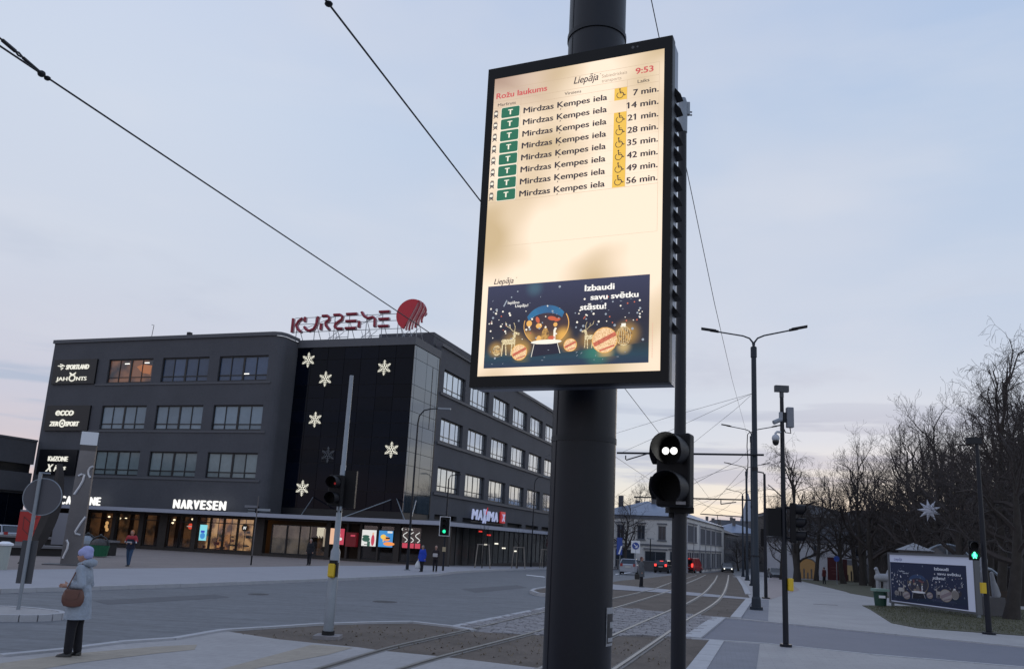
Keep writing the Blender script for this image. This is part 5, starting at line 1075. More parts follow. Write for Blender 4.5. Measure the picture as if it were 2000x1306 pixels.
#PART3
# ------------------------------------------------------------------ far buildings
def local_xy(root, px_, D): p = at_dist(px_, 1080, D); return p
WALLC = mat('cream_plaster', (.66, .64, .62), .85, var=.10, scale=.3); WALLW = mat('white_plaster', (.50, .50, .54), .85, var=.08, scale=.3); ROOFT = mat('blue_grey_tin_roof', (.17, .21, .30), .45, var=.2, scale=.5); ROOFD = mat('dark_roof', (.05, .052, .062), .8, var=.2, scale=.5); TRIM = mat('grey_trim', (.16, .165, .19), .8); DWALL = mat('dim_plaster', (.12, .115, .12), .9, var=.2, scale=.3); WGL = mat('far_window_glass', (.025, .035, .05), .12, spec=.6)
def house(name, label, p, rz, W, Dp, H, roof_h, wall, roofm, wins_front=(), wins_side=(), hip=True, over=.35, trims=True, chim=()):
    """box house; front along +x from the corner p, depth along +y"""
    o = thing(name, label, 'building', (p[0], p[1], dip(p[1])), rz)
    MB().box(0, W, 0, Dp, -1, H).build('wall', wall, o)
    e = over; r = MB(); c = Dp / 2
    if hip and W < Dp: c = W / 2; vs = [(-e, -e, H), (W + e, -e, H), (W + e, Dp + e, H), (-e, Dp + e, H), (c, c, H + roof_h), (c, Dp - c, H + roof_h)]; fs = [(0, 1, 4), (1, 2, 5, 4), (2, 3, 5), (3, 0, 4, 5), (3, 2, 1, 0)]
    elif hip: vs = [(-e, -e, H), (W + e, -e, H), (W + e, Dp + e, H), (-e, Dp + e, H), (c, c, H + roof_h), (W - c, c, H + roof_h)]; fs = [(0, 1, 5, 4), (1, 2, 5), (2, 3, 4, 5), (3, 0, 4), (3, 2, 1, 0)]
    else: vs = [(-e, -e, H), (W + e, -e, H), (W + e, Dp + e, H), (-e, Dp + e, H), (-e, c, H + roof_h), (W + e, c, H + roof_h)]; fs = [(0, 1, 5, 4), (1, 2, 5), (2, 3, 4, 5), (3, 0, 4), (3, 2, 1, 0)]
    ro = r.add(vs, fs).build('roof', roofm, o)
    for (cx_, cy_, h_) in chim: MB().box(cx_ - .35, cx_ + .35, cy_ - .3, cy_ + .3, H + .3, H + h_).build('chimney', DWALL, ro)
    if trims:
        mb = MB(); mb.box(-.12, W + .12, -.14, -.002, H - .55, H - .02); mb.box(-.13, -.002, 0, Dp, H - .55, H - .02); mb.build('cornice', TRIM, o)
    def win(x, z, w, h, side, m=None, head=True):
        f = MB(); t = .09
        def bx(a0, a1, b0, b1, c0, c1):
            if side: f.box(W + b0 * 1, W + b1, a0, a1, c0, c1) if side == 2 else f.box(-b1, -b0, a0, a1, c0, c1)
            else: f.box(a0, a1, -b1, -b0, c0, c1)
        bx(x, x + t, .002, .08, z, z + h); bx(x + w - t, x + w, .002, .08, z, z + h); bx(x + t, x + w - t, .002, .08, z + h - t, z + h); bx(x + t, x + w - t, .002, .08, z, z + t); bx(x + w / 2 - .04, x + w / 2 + .04, .002, .07, z + t, z + h - t); bx(x - .15, x + w + .15, .002, .16, z - .14, z - .002)
        if head: bx(x - .2, x + w + .2, .002, .2, z + h + .25, z + h + .42)
        fo = f.build('window', TRIM, o); g = MB(); f2 = f; f = g; bx(x + t, x + w - t, .004, .03, z + t, z + h - t); g.build('pane', m or WGL, fo)
    def bx_dummy(): pass
    for (x, z, w, h, *rest) in wins_front: win(x, z, w, h, 0, rest[0] if rest else None)
    for (x, z, w, h, *rest) in wins_side: win(x, z, w, h, rest[0] if rest else 1, None)
    return o
# cream corner house; its corner sits behind the tram signal pole
c0 = at_dist(1336, 1080, 128); aH = R(22)
dL = Vector((-math.cos(aH), math.sin(aH), 0)); c1 = c0 + dL * 14.5
o = house('corner_house', 'cream two storey corner house with pedimented windows and tin roof', (c1.x, c1.y), -aH, 14.5, 46, 8.2, 2.6, WALLC, ROOFT,
    [(1.2, 4.6, 1.15, 2.1), (4.2, 4.6, 1.15, 2.1), (7.4, 4.6, 1.15, 2.1), (10.6, 4.6, 1.15, 2.1), (.8, .5, 1.5, 2.6), (4.0, .3, 3.0, 2.7), (8.6, .3, 3.2, 2.6), (12.4, .4, 1.5, 2.6)],
    [(2.5 + k * 1.05, 4.6, .62, 2.5, 2) for k in range(9)] + [(2.5 + k * 2.2, .4, 1.4, 2.6, 2) for k in range(18)] + [(15 + k * 1.25, 4.5, .7, 2.5, 2) for k in range(22)], chim=[(3.2, 6, 3.3), (8.6, 6, 3.0), (4.6, 12, 2.9), (12.5, 13, 3.2)])
for k in range(6): MB().box(14.52, 14.64, 2.1 + k * 6.3, 2.3 + k * 6.3, 0, 7.6).build('pilaster', WALLW, o)
MB().box(-.05, 14.58, -.16, -.003, 3.7, 3.95).build('band', TRIM, o)
c2 = c0 + Vector((math.sin(aH), math.cos(aH), 0)) * 47
o = house('row_house', 'grey two storey house behind the cream corner house', (c2.x - 12 * math.cos(aH), c2.y + 12 * math.sin(aH)), -aH, 12, 26, 7.2, 2.4, DWALL, ROOFD, [], [(2 + k * 2.6, z_, 1.1, 1.8, 2) for k in range(8) for z_ in (1.0, 4.3)], chim=[(4, 6, 3), (9, 15, 3.2)])
p = at_dist(1432, 1080, 205); o = house('row_house', 'pale stepped block closing the far end of the street', (p.x - 6, p.y), -R(5), 14, 14, 8.0, 2.5, DWALL, ROOFT, [(1 + k * 2.6, 4.5, 1.2, 1.6) for k in range(5)], [], chim=[(2, 5, 3.4), (7, 5, 3.6), (11, 5, 3.1)])
p = at_dist(1412, 1080, 240); house('row_house', 'distant low roofs behind the far crossing', (p.x - 8, p.y), -R(0), 30, 14, 9.0, 3.5, DWALL, ROOFD, [], [], chim=[(5, 6, 4.2), (12, 6, 4.4), (20, 6, 4.0), (26, 6, 4.3)])
p = at_dist(1462, 1080, 330); o = thing('church_spire', 'faint pointed church spire behind the lamp posts', 'church', (p.x, p.y, dip(p.y))); MB().box(-3, 3, -3, 3, 0, 14).build('tower', DWALL, o); MB().tube([(0, 0, 14), (0, 0, 26)], [3.6, .1], 8).build('spire', mat('pale_spire', (.30, .33, .40), .7), o)
# park side: white arcaded house, dark gabled building, long dark roof
YW = glow('yellow_window', (.70, .42, .14), .10); CRM = glow('cream_window', (.5, .42, .28), .14)
p = at_dist(1516, 1080, 124); rzW = R(-9)
o = house('arcade_house', 'white two storey house with arched doorways behind the park trees', (p.x, p.y), rzW, 18, 10, 5.6, 2.6, WALLW, ROOFD, [(2.0, 3.4, .9, 1.3), (5.0, 3.4, .9, 1.3), (10.6, 3.4, .9, 1.4), (15.4, 3.4, .9, 1.3)], [], chim=[(4, 4, 3)])
for x_, m_ in ((3.0, YW), (8.3, CRM), (13.9, YW)):
    mb = MB(); mb.add([(x_ + 1.2 + 1.3 * math.cos(R(a)), -.05, 1.5 + 1.3 * math.sin(R(a))) for a in range(0, 181, 15)] + [(x_ - .1, -.05, .1), (x_ + 2.5, -.05, .1)], [tuple(range(15))]); mb.build('arched_door', m_, o)
    mb = MB(); mb.tube([(x_ + 1.2 + 1.35 * math.cos(R(a)), -.08, 1.5 + 1.35 * math.sin(R(a))) for a in range(0, 181, 15)], .09, 5); mb.build('arch_rim', TRIM, o)
    for q in range(5): MB().box(x_ + .1 + q * .5, x_ + .3 + q * .5, -.12, -.06, .1, .9 + (q % 2) * .5).build('door_silhouette', DWALL, o)
mb = MB(); mb.add([(7.6, -.1, 2.9), (11.6, -.1, 2.9), (12.0, -1.4, 2.2), (7.2, -1.4, 2.2)], [(0, 1, 2, 3)]); mb.build('awning', DWALL, o)
p = at_dist(1497, 1080, 165); o = house('gabled_building', 'dark gabled building with round arch behind the signal heads', (p.x, p.y), R(-9), 17, 14, 11.2, 2.2, mat('brown_wall', (.065, .057, .055), .9, var=.2, scale=.3), ROOFD, [(2, 6.5, 1.1, 1.6), (6, 6.5, 1.1, 1.6), (10, 6.5, 1.1, 1.6)], [], hip=True)
mb = MB(); mb.add([(1.8 + 2.0 * math.cos(R(a)), -.06, 2.2 + 2.0 * math.sin(R(a))) for a in range(0, 181, 15)] + [(-.2, -.06, .1), (3.8, -.06, .1)], [tuple(range(15))]); mb.build('round_arch', BLACK, o)
p = at_dist(1700, 1080, 120); o = house('long_hall', 'long low dark hall behind the park trees on the right', (p.x, p.y), R(-42), 60, 16, 7.4, 2.2, mat('dark_brick', (.035, .03, .03), .9), mat('brown_black_roof', (.022, .02, .022), .9, var=.3, scale=.6), [(3 + k * 4.2, 1.4, 1.4, 1.6, YW if k in (1, 12) else WGL) for k in range(13)], [], hip=True)
p = at_dist(1600, 1080, 210); house('long_hall', 'broad dark roofed block far behind the white arcade house', (p.x, p.y), R(-20), 50, 16, 11, 4, mat('dark_brick', (.035, .03, .03), .9), MATS['brown_black_roof'], [], [])
# white roofed hut and glass arched pavilion behind the billboard
p = at_dist(1756, 1090, 60); o = thing('market_hut', 'dark hut with pale low roof peeking over the billboard', 'hut', (p.x, p.y, dip(p.y)), R(-25)); MB().box(0, 1.9, 0, 2, 0, 2.85).build('wall', DWALL, o); MB().add([(-.2, -.2, 2.85), (2.1, -.2, 2.85), (2.1, 2.2, 2.85), (-.2, 2.2, 2.85), (.9, 1, 3.35)], [(0, 1, 4), (1, 2, 4), (2, 3, 4), (3, 0, 4), (3, 2, 1, 0)]).build('roof', mat('pale_roof', (.30, .31, .34), .7), o)
p = at_dist(1797, 1090, 62); o = thing('glass_pavilion', 'round arched glass pavilion roof rising behind the billboard', 'pavilion', (p.x, p.y, dip(p.y)), R(-25))
PGL = mat('pavilion_glass', (.10, .11, .13), .1, spec=.6, var=.2, scale=2)
mb = MB(); mb.loft([[(1.6 + 1.6 * math.cos(R(a)), y, 1.6 + 1.75 * math.sin(R(a))) for a in range(0, 181, 12)] for y in (0, 3.6)], cap=False, closed=False); mb.add([(1.6 + 1.6 * math.cos(R(a)), 0, 1.6 + 1.75 * math.sin(R(a))) for a in range(0, 181, 12)] + [(0, 0, 0), (3.2, 0, 0)], [tuple(range(18))]); mb.build('glazing', PGL, o)
for a_ in (0, 3.6): MB().tube([(1.6 + 1.62 * math.cos(R(a)), a_ - .02, 1.6 + 1.77 * math.sin(R(a))) for a in range(0, 181, 12)], .07, 5).build('arch_rib', GALV, o)
MB().tube([(1.6, -.03, 0), (1.6, -.03, 3.35)], .05, 5).build('mullion', GALV, o)
MB().tube([(3.1, 0, 2.2), (4.2, 1.5, 1.9), (5.0, 1.5, 1.2)], .1, 6).build('end_rib', GALV, o)
# low wall / hedges closing the views
p = at_dist(1205, 1080, 118); o = thing('street_wall', 'low pale wall running in front of the cream corner house', 'wall', (p.x, p.y, dip(p.y)), R(-24)); MB().box(0, 9, 0, .3, 0, 1.3).build('panel', DWALL, o); MB().box(-.1, 9.1, -.05, .35, 1.3, 1.4).build('coping', TRIM, o)

# ------------------------------------------------------------------ billboard in the park
rb = at(1912, 1207); rb = Vector((rb[0], rb[1], 0)); az = math.atan2(*(at_dist(1744, 1186, 1).xy)); Dl = rb.length * 1.125; lb = Vector((Dl * math.sin(az), Dl * math.cos(az), 0)); wv = rb - lb; BW = wv.length
o = thing('billboard', 'grey framed billboard with dark festive advert on the grass at right', 'billboard', (lb.x, lb.y, 0), math.atan2(wv.y, wv.x))
Hb, Ht = .24, 2.42
mb = MB(); t = .09
for a, b_, c_, d in ((0, BW, Ht, Ht + t), (0, BW, Hb - t, Hb), (-t, 0, Hb - t, Ht + t), (BW, BW + t, Hb - t, Ht + t)): mb.box(a, b_, -.12, .12, c_, d)
mb.build('frame', mat('dull_frame', (.13, .135, .15), .5, metal=.3), o)
for x_ in (.0, BW): MB().box(x_ - .05, x_ + .05, -.06, .06, -.1, Hb).build('leg', GALV, o)
sheet = MB().box(0, BW, -.06, .06, Hb, Ht).build('poster_sheet', mat('glowing_poster_paper', (.50, .54, .68), .6, emit=(.5, .55, .75), estr=.10), o)  # printed paper, no lamp: a faint bluish glow is added to its colour
pm = lambda n_, c_: mat('print_' + n_, c_, .5)
MD = dict(night=pm('night', (.014, .022, .065)), teal=pm('teal', (.012, .025, .06)), teal2=pm('teal2', (.03, .04, .09)), warmglow=pm('warmglow', (.035, .03, .045)), globe=pm('globe', (.03, .03, .055)), blue=pm('blue', (.03, .06, .15)), gold=pm('gold', (.30, .24, .18)), goldd=pm('goldd', (.17, .15, .15)), white=pm('white', (.7, .7, .76)), text=pm('text', (.75, .78, .88)), red=pm('red', (.16, .06, .07)), black=pm('black', (.01, .01, .02)), peach=pm('peach', (.36, .33, .34)), redb=pm('redb', (.24, .19, .22)), cream=pm('cream', (.42, .40, .40)), dim=pm('dim', (.16, .18, .25)))
sx = BW * .91 / .626; sy = (Ht - Hb) * .82 / .32
advert(sheet, MD, .03, Hb + .04, sx, -.061, .004, sy / sx)
mb = MB(); put_text(mb, 'Liepāja', .35, 1.0, Ht - .27, .13, -.064, .01, .2); mb.build('lettering', pm('blue_ink', (.08, .1, .3)), sheet)

# ------------------------------------------------------------------ park furniture
def bin_(label, base, w=.55, h=.85, rz=0., m=None):
    o = thing('litter_bin', label, 'bin', (base[0], base[1], dip(base[1])), rz)
    b_ = MB().tube([(0, 0, .05), (0, 0, h * .8)], [w * .42, w * .5], 14).build('body', m or mat('dark_green_bin', (.008, .045, .030), .5), o)
    return o
o = bin_('square green bin with pale lid left of the billboard', at(1720, 1184), .6); mb = MB(); mb.box(-.32, .32, -.28, .28, .70, .82); mb.build('lid', mat('pale_lid', (.2, .3, .26), .5), o); MB().box(-.2, .1, -.31, -.3, .4, .52).build('label_plate', WHITE, o)
BIN = mat('bright_green_bin', (.006, .10, .045), .5)
o = bin_('green bin with dark hooped hood on the plaza', at(191, 1087), 1.15, .85, 0, BIN)
DB = mat('hood_dark', (.03, .035, .04), .5)
MB().tube([(.55 * math.cos(R(a)), 0, .66 + .55 * math.sin(R(a))) for a in range(0, 181, 18)], .045, 6).build('hoop', DB, o); MB().ell((0, 0, .70), (.5, .5, .38), 14, 8).build('hood', mat('hood_brown', (.05, .045, .045), .6), o); MB().ell((0, 0, 1.25), (.09, .09, .09), 8, 6).build('knob', DB, o)
o = bin_('pale hooded bin beside the green one on the plaza', at(166, 1084), 1.1, .85, 0, mat('pale_bin', (.20, .20, .23), .5)); MB().tube([(.52 * math.cos(R(a)), 0, .66 + .6 * math.sin(R(a))) for a in range(0, 181, 18)], .05, 6).build('hoop', DB, o); MB().ell((0, 0, .70), (.48, .48, .5), 14, 8).build('hood', GALV, o); MB().ell((0, 0, 1.3), (.1, .1, .08), 8, 6).build('knob', DB, o)
b = at(2, 1112); o = thing('litter_bin', 'white round topped bin cut by the left edge', 'bin', (b[0], b[1], 0)); MB().tube([(0, 0, 0), (0, 0, .95)], [.2, .24], 14).build('body', mat('whitish_bin', (.33, .36, .34), .6), o); MB().tube([(0, 0, .95), (0, 0, 1.02), (0, 0, 1.1)], [.3, .31, .12], 14).build('lid', WHITE, o)
b = at(1940, 1196); o = thing('park_bench', 'dark brown park bench under the trees behind the right signal', 'bench', (b[0], b[1], 0), R(-20))
WD = mat('dark_bench_wood', (.045, .03, .022), .7, var=.3, scale=5)
for k in range(3): MB().box(-.9, .9, -.05 + k * .14, .06 + k * .14, .44, .48).build('seat_slat', WD, o)
for k in range(3): MB().box(-.9, .9, .42, .45, .58 + k * .15, .70 + k * .15).build('back_slat', WD, o)
for sx_ in (-.75, .75): MB().box(sx_ - .04, sx_ + .04, -.05, .45, 0, .44).build('leg', METALDARK, o); MB().box(sx_ - .03, sx_ + .03, .451, .48, .44, 1.0).build('back_post', METALDARK, o)
WHT = mat('white_decoration', (.30, .31, .34), .8, var=.15, scale=8, bump=.5, bscale=30)
# star hanging in the trees
p = at_dist(1815, 996, 43); o = thing('star_decoration', 'white nine pointed star hanging in the bare trees', 'decoration', p, R(-25))
mb = MB()
for k in range(9):
    a = R(90 + 40 * k + 8); c_, s_ = math.cos(a), math.sin(a); l_ = .52; w_ = .09
    mb.add([(c_ * l_, 0, s_ * l_), (-s_ * w_ + c_ * .18, 0, c_ * w_ + s_ * .18), (c_ * .16, -.10, s_ * .16), (s_ * w_ + c_ * .18, 0, -c_ * w_ + s_ * .18), (c_ * .16, .10, s_ * .16)], [(0, 1, 2), (0, 2, 3), (0, 4, 1), (0, 3, 4)])
mb.ell((0, 0, 0), (.2, .1, .2), 10, 6); mb.build('star', mat('star_white', (.36, .38, .45), .8, emit=(.5, .55, .7), estr=.04), o); MB().tube([(0, 0, .1), (0, 0, 3)], .008, 4).build('cord', WIRE, o)
# information pillar and signs
b = at(1632, 1134); o = thing('info_pillar', 'dark red upright advertising panel at the edge of the park lawn', 'sign', (b[0], b[1], dip(b[1])), R(-20)); PR_D = 2.0
MB().box(-.95, .85, 0, .3, .1, 3.05).build('panel', mat('wine_red_panel', (.075, .008, .014), .5), o); MB().box(.95, 1.5, .2, .4, .0, 2.9).build('rear_panel', mat('wine_red_dark', (.05, .008, .012), .5), o)
for k in range(3): MB().box(-.6 + k * .1, .3 + k * .15, -.01, -.001, 1.7 - k * .4, 1.78 - k * .4).build('faint_text', mat('pinkish_print', (.16, .05, .055), .6), o)
def round_road_sign(label, base, H, r, D=None, rz=0., arrow=True, name='road_sign', m=None):
    o = thing(name, label, 'road sign', (base[0], base[1], dip(base[1])), rz); MB().tube([(0, 0, 0), (0, 0, H)], .035, 8).build('post', GALV, o)
    mb = MB(); mb.tube([(0, -.06, H - r), (0, -.04, H - r)], r, 24); mb.build('disc', m or mat('sign_blue', (.02, .06, .30), .4), o)
    if arrow: mb = MB(); mb.line([(-r * .5, H - r * .5), (r * .4, H - r * 1.4)], r * .22, -.064); mb.line([(r * .45, H - r * .9), (r * .45, H - r * 1.45), (-.05, H - r * 1.45)], r * .2, -.065); mb.build('arrow', WHITE, o)
    return o
round_road_sign('small blue round sign on a pale post beside the park path', at(1635, 1141), 2.75, .28, arrow=False)
p = at_dist(1241, 1080, 80); o = round_road_sign('round blue arrow sign on white panel behind the parked hatchback', (p.x, p.y), 3.0, .33); MB().box(-.42, .42, -.03, -.01, 2.0, 3.15).build('white_board', WHITE, o)
p = at_dist(1211, 1080, 70); o = round_road_sign('tall blue sign with white arrow just right of the thick pole', (p.x, p.y), 2.7, .2, arrow=False); MB().box(-.30, .16, -.1, -.07, 1.7, 3.1).build('blue_panel', mat('sign_blue', (.02, .06, .30), .4), o); mb = MB(); mb.line([(-.1, 1.8), (.1, 2.4)], .12, -.105); mb.build('arrow', WHITE, o)
# street name post on the plaza
b = at(490, 1103); o = thing('name_post', 'thin leaning street name post with two finger signs on the plaza', 'sign post', (b[0], b[1], 0)); MB().tube([(0, 0, 0), (0.01, 0, 4.0)], [.035, .03], 8).build('post', mat('brown_grey_post', (.10, .09, .09), .5, var=.5, scale=1.2), o)
MB().box(-.75, -.03, -.02, .02, 3.30, 3.44).build('finger_sign', TRIM, o); MB().box(.03, .78, -.02, .02, 3.14, 3.28).build('finger_sign', GALV, o); MB().tube([(0, 0, .0), (0, 0, .55)], .045, 8).build('lower_sleeve', BLACK, o)

# ------------------------------------------------------------------ left cluster
b = at(35, 1192); o = thing('road_sign', 'back of a round road sign with dark plate on a grey post at left', 'road sign', (b[0], b[1], .02), R(8))
MB().tube([(0, 0, 0), (0, 0, 3.12)], .042, 12).build('post', GALV, o); mb = MB(); mb.tube([(.10, .05, 2.56), (.10, .065, 2.56)], .42, 32); mb.build('disc_back', mat('sign_back_grey', (.085, .085, .10), .6, metal=.2), o)
MB().tube([(.10 + .425 * math.cos(R(a)), .057, 2.56 + .425 * math.sin(R(a))) for a in range(0, 361, 12)], .014, 6).build('rim', GALV, o)
mb = MB(); mb.box(-.17, .17, .05, .07, .58, 1.55); mb.build('lower_plate', mat('plate_back', (.055, .057, .066), .6), o); MB().tube([(-.04, 0, 3.11), (.2, .04, 3.11)], .02, 6).build('top_clamp', GALV, o)
b = at(139, 1103); o = thing('steel_pillar', 'tall leaning steel pillar with raised numerals and mirrored cap on the plaza', 'sculpture', (b[0], b[1], 0), R(14))
STL = mat('brushed_pillar_steel', (.16, .155, .165), .4, metal=.55, var=.15, scale=1.5); MIR = mat('polished_cap', (.42, .46, .55), .10, metal=.75); NUM = mat('bright_numeral_steel', (.55, .56, .60), .35, metal=.5)
mb = MB(); mb.loft([[(-.45, -.17, z), (.36, -.17, z), (.36, .13, z), (-.45, .13, z)] if z < 1 else [(-.36, -.15, z), (.33, -.15, z), (.33, .11, z), (-.36, .11, z)] for z in (0, .9, 5.35)]); mb.build('shaft', STL, o)
mb = MB(); mb.box(-.36, .33, -.16, .12, 5.35, 5.62); mb.build('cap_band', mat('cap_band_steel', (.07, .068, .075), .35, metal=.5), o); mb = MB(); mb.box(-.39, .36, -.18, .14, 5.62, 6.25); mb.build('mirror_cap', MIR, o); MB().box(-1.1, .5, -.6, .5, 0, .05).build('base_plate', mat('base_steel', (.10, .10, .11), .6), o)  # cap band is a darker steel than the shaft
def numeral(pts, w=.055):
    mb = MB(); mb.tube([(x * .85, -.19, z) for x, z in pts], w, 6); mb.build('numeral', NUM, o, smooth=True)
numeral([(.40, 4.62), (.25, 4.55), (.18, 4.4), (.22, 4.2), (.33, 4.08)]); numeral([(-.28, 4.12), (-.12, 4.22), (.02, 4.2), (-.02, 3.9), (-.15, 3.6), (-.35, 3.25)])
numeral([(.40, 2.25), (.2, 1.95), (-.0, 1.55), (.02, 1.45), (.28, 1.4)]); numeral([(-.38, 1.15), (-.28, 1.0), (-.27, .75), (-.36, .5), (-.42, .3)])
p = at_dist(92, 1060, 42); o = thing('curved_sculpture', 'dark curved leaf shaped sculpture between the round sign and the pillar', 'sculpture', (p.x, p.y, 0), R(10))
mb = MB(); rings = []
for k in range(15):
    t = k / 14; z = .1 + 4.4 * t; xc = -.95 + 1.5 * t ** .62 - .55 * t ** 3; w_ = .12 + .24 * math.sin(math.pi * (t ** .8)) ; rings.append([(xc - w_, 0, z), (xc, -.14, z), (xc + w_, 0, z), (xc, .14, z)])
mb.loft(rings); mb.build('blade', mat('rust_black_steel', (.022, .018, .018), .7, var=.3, scale=2), o, smooth=True)
# ledge benches, red cube poster, board, parked silver car at far left
b0_, b1_ = at(-60, 1082), at(121, 1086)
v = Vector((b1_[0] - b0_[0], b1_[1] - b0_[1], 0)); o = thing('long_bench', 'long low dark bench with pale top slab on the plaza at left', 'bench', (b0_[0], b0_[1], 0), math.atan2(v.y, v.x)); MB().box(0, v.length, 0, .8, 0, .42).build('base', mat('dark_bench_base', (.02, .018, .018), .9), o); MB().box(-.05, v.length + .05, -.1, .9, .42, .56).build('top_slab', mat('slab_grey', (.15, .145, .155), .8), o)  # near-black base under a paler top slab
p = at_dist(0, 1060, 62); o = thing('long_bench', 'second long ledge behind the first one at the far left', 'bench', (p.x - 3, p.y, dip(p.y)), R(-6)); MB().box(0, 10.5, 0, .8, 0, .8).build('base', mat('dark_bench_base', (.02, .018, .018), .9), o); MB().box(0, 10.6, -.1, .9, .8, .92).build('top_slab', MATS['slab_grey'], o)
p = at_dist(30, 1055, 56); o = thing('info_board', 'standing board with red cube print behind the round sign post', 'sign', (p.x, p.y, dip(p.y)), R(20)); MB().box(0, 1.5, 0, .06, .3, 2.5).build('panel', mat('board_grey', (.20, .20, .23), .6), o); MB().box(0, 1.25, -.02, 0, .7, 2.4).build('red_print', mat('poster_red', (.38, .022, .02), .5), o)
mb = MB(); mb.line([(.25, 2.1), (.6, 1.8), (.95, 2.1)], .06, -.025); mb.line([(.6, 1.8), (.6, 1.1)], .06, -.025); mb.line([(.25, 2.1), (.28, 1.4), (.6, 1.1), (.95, 1.4)], .05, -.025); mb.build('cube_lines', mat('poster_dark_red', (.15, .02, .02), .5), o)
p = at_dist(100, 1055, 58); o = thing('info_board', 'plain pale board standing left of the steel pillar', 'sign', (p.x, p.y, dip(p.y)), R(20)); MB().box(0, 1.15, 0, .06, .55, 2.45).build('panel', mat('board_grey', (.20, .20, .23), .6), o); MB().box(1.15, 1.25, -.02, .08, 0, 2.5).build('frame_post', BLACK, o)

# ------------------------------------------------------------------ cars
GLS = mat('car_glass', (.012, .015, .02), .08, spec=.7); CHR = mat('number_plate', (.5, .5, .48), .5); TL = glow('tail_light', (1, .05, .04), 1.7); TLd = mat('tail_light_off', (.32, .02, .02), .3); HLm = glow('head_light', (1, .97, .85), 3.5)
def car(label, base, rz, paint, kind='hatch', lights=None, s=1., rear=True):
    o = thing('parked_car' if kind != 'oncoming' else 'car', label, 'car', (base[0], base[1], dip(base[1]) - .10), rz); o.scale = (s, s, s)
    van = kind == 'van'; H = 1.95 if van else 1.47; L_ = 4.7 if van else 4.1; w = .88
    # body shell: stations along y from rear (0) to nose (L_), cross section polygons
    st = [(0, .84, .35, .95), (.06, .86, .28, 1.02), (.6, .88, .24, .98), (2.2, .88, .24, .95), (3.1, .87, .24, .92), (3.9, .82, .28, .76), (L_, .70, .36, .66)]
    rings = []
    for y, hw_, zb, zt in st: rings.append([(-hw_ * .9, y, zb), (hw_ * .9, y, zb), (hw_, y, zb + .18), (hw_, y, zt - .12), (hw_ * .93, y, zt), (-hw_ * .93, y, zt), (-hw_, y, zt - .12), (-hw_, y, zb + .18)])
    MB().loft(rings).build('body', paint, o, smooth=True)
    y0_, y1_, y2_, y3_ = (.05, .16, 3.0, 3.8) if van else (.10, .55, 2.35, 3.15)
    rr0 = [(-.80, y0_, .94), (.80, y0_, .94), (.80, y3_, .90), (-.80, y3_, .90)]; rr1 = [(-.62, y1_, H - .05), (.62, y1_, H - .05), (.62, y2_, H - .05), (-.62, y2_, H - .05)]
    MB().loft([rr0, rr1]).build('windows', GLS if not van else paint, o)
    MB().loft([[(a * 1.04, b_ + (.03 if b_ > 1 else -.03), z) for a, b_, z in rr1], [(a * .97, b_ * .98 + .03, H) for a, b_, _ in rr1]]).build('roof', paint, o)
    for sx_ in (-1, 1):
        for (ya, yb) in ((y0_, y1_), (1.4, 1.35), (y3_, y2_)): MB().tube([(sx_ * .805, ya, .93), (sx_ * .63, yb, H - .03)], .045, 5).build('pillar', paint, o)
        for yw in (.72, 3.25):
            wq = MB().tube([(sx_ * .68, yw, .31), (sx_ * .89, yw, .31)], .31, 18).build('wheel', RUBBER, o); MB().tube([(sx_ * .885, yw, .31), (sx_ * .90, yw, .31)], .19, 12).build('rim', GALV, wq)
        MB().box(sx_ * .62 - .12, sx_ * .62 + .12, -.03, .05, .78, 1.05 if not van else 1.25).build('tail_light', TL if lights == 'tail' else TLd, o)
        MB().ell((sx_ * .55, L_ - .06, .60), (.14, .08, .09), 10, 6).build('headlight', HLm if lights == 'head' else GALV, o); MB().box(sx_ * .88, sx_ * 1.02, 2.5, 2.62, .92, 1.05).build('mirror', paint, o)
    MB().box(-.26, .26, -.04, .0, .68, .79).build('number_plate', CHR, o); MB().box(-.8, .8, -.06, .08, .30, .52).build('bumper', RUBBER if van else paint, o)
    if van: MB().box(-.6, .6, .02, .06, 1.15, 1.7).build('rear_window', GLS, o); 
    else: MB().add([(-.66, .075, .97), (.66, .075, .97), (.55, .46, H - .11), (-.55, .46, H - .11)], [(0, 1, 2, 3)]).build('rear_window', GLS, o)
    if lights == 'tail': MB().box(-.2, .2, y1_ - .08, y1_ - .02, H - .1, H - .05).build('brake_light', TL, o)
    return o
car('silver hatchback seen from behind beside the thick pole', at(1226, 1122, -.1), R(-14), mat('silver_paint', (.34, .36, .41), .3, metal=.3, coat=.5), s=1.04)
car('black car with lit red tail lights in front of the cream house', at(1290, 1118.5, -.1), R(-24), mat('black_paint', (.012, .012, .015), .3, coat=.5), lights='tail', s=1.10)
car('dark red van with lit tail lights right of the tram signal pole', at(1343, 1118, -.1), R(-30), mat('red_paint', (.34, .014, .02), .35, coat=.4), 'van', 'tail', s=1.14)
p = at(1417, 1117.5, -.1); d_ = Vector((math.sin(R(-12)), -math.cos(R(-12)), 0)); car('oncoming dark car with bright white headlights at the end of the tracks', (p[0] - d_.x * 3.6 + .4, p[1] - d_.y * 3.6), R(180 - 12), mat('dark_car_paint', (.05, .055, .065), .3, coat=.5), 'oncoming', 'head', s=1.12)
p = at_dist(-4, 1048, 70); car('silver car parked in front of the low wing at the left edge', (p.x + 1.2, p.y), R(62), mat('silver_paint', (.26, .28, .33), .3, metal=.4, coat=.5), s=1.12)
p = at_dist(1495, 1080, 120); car('dark car with small lights parked under the dark arch', (p.x + 1, p.y), R(170), mat('dark_car_paint', (.05, .055, .065), .3, coat=.5), s=.95)

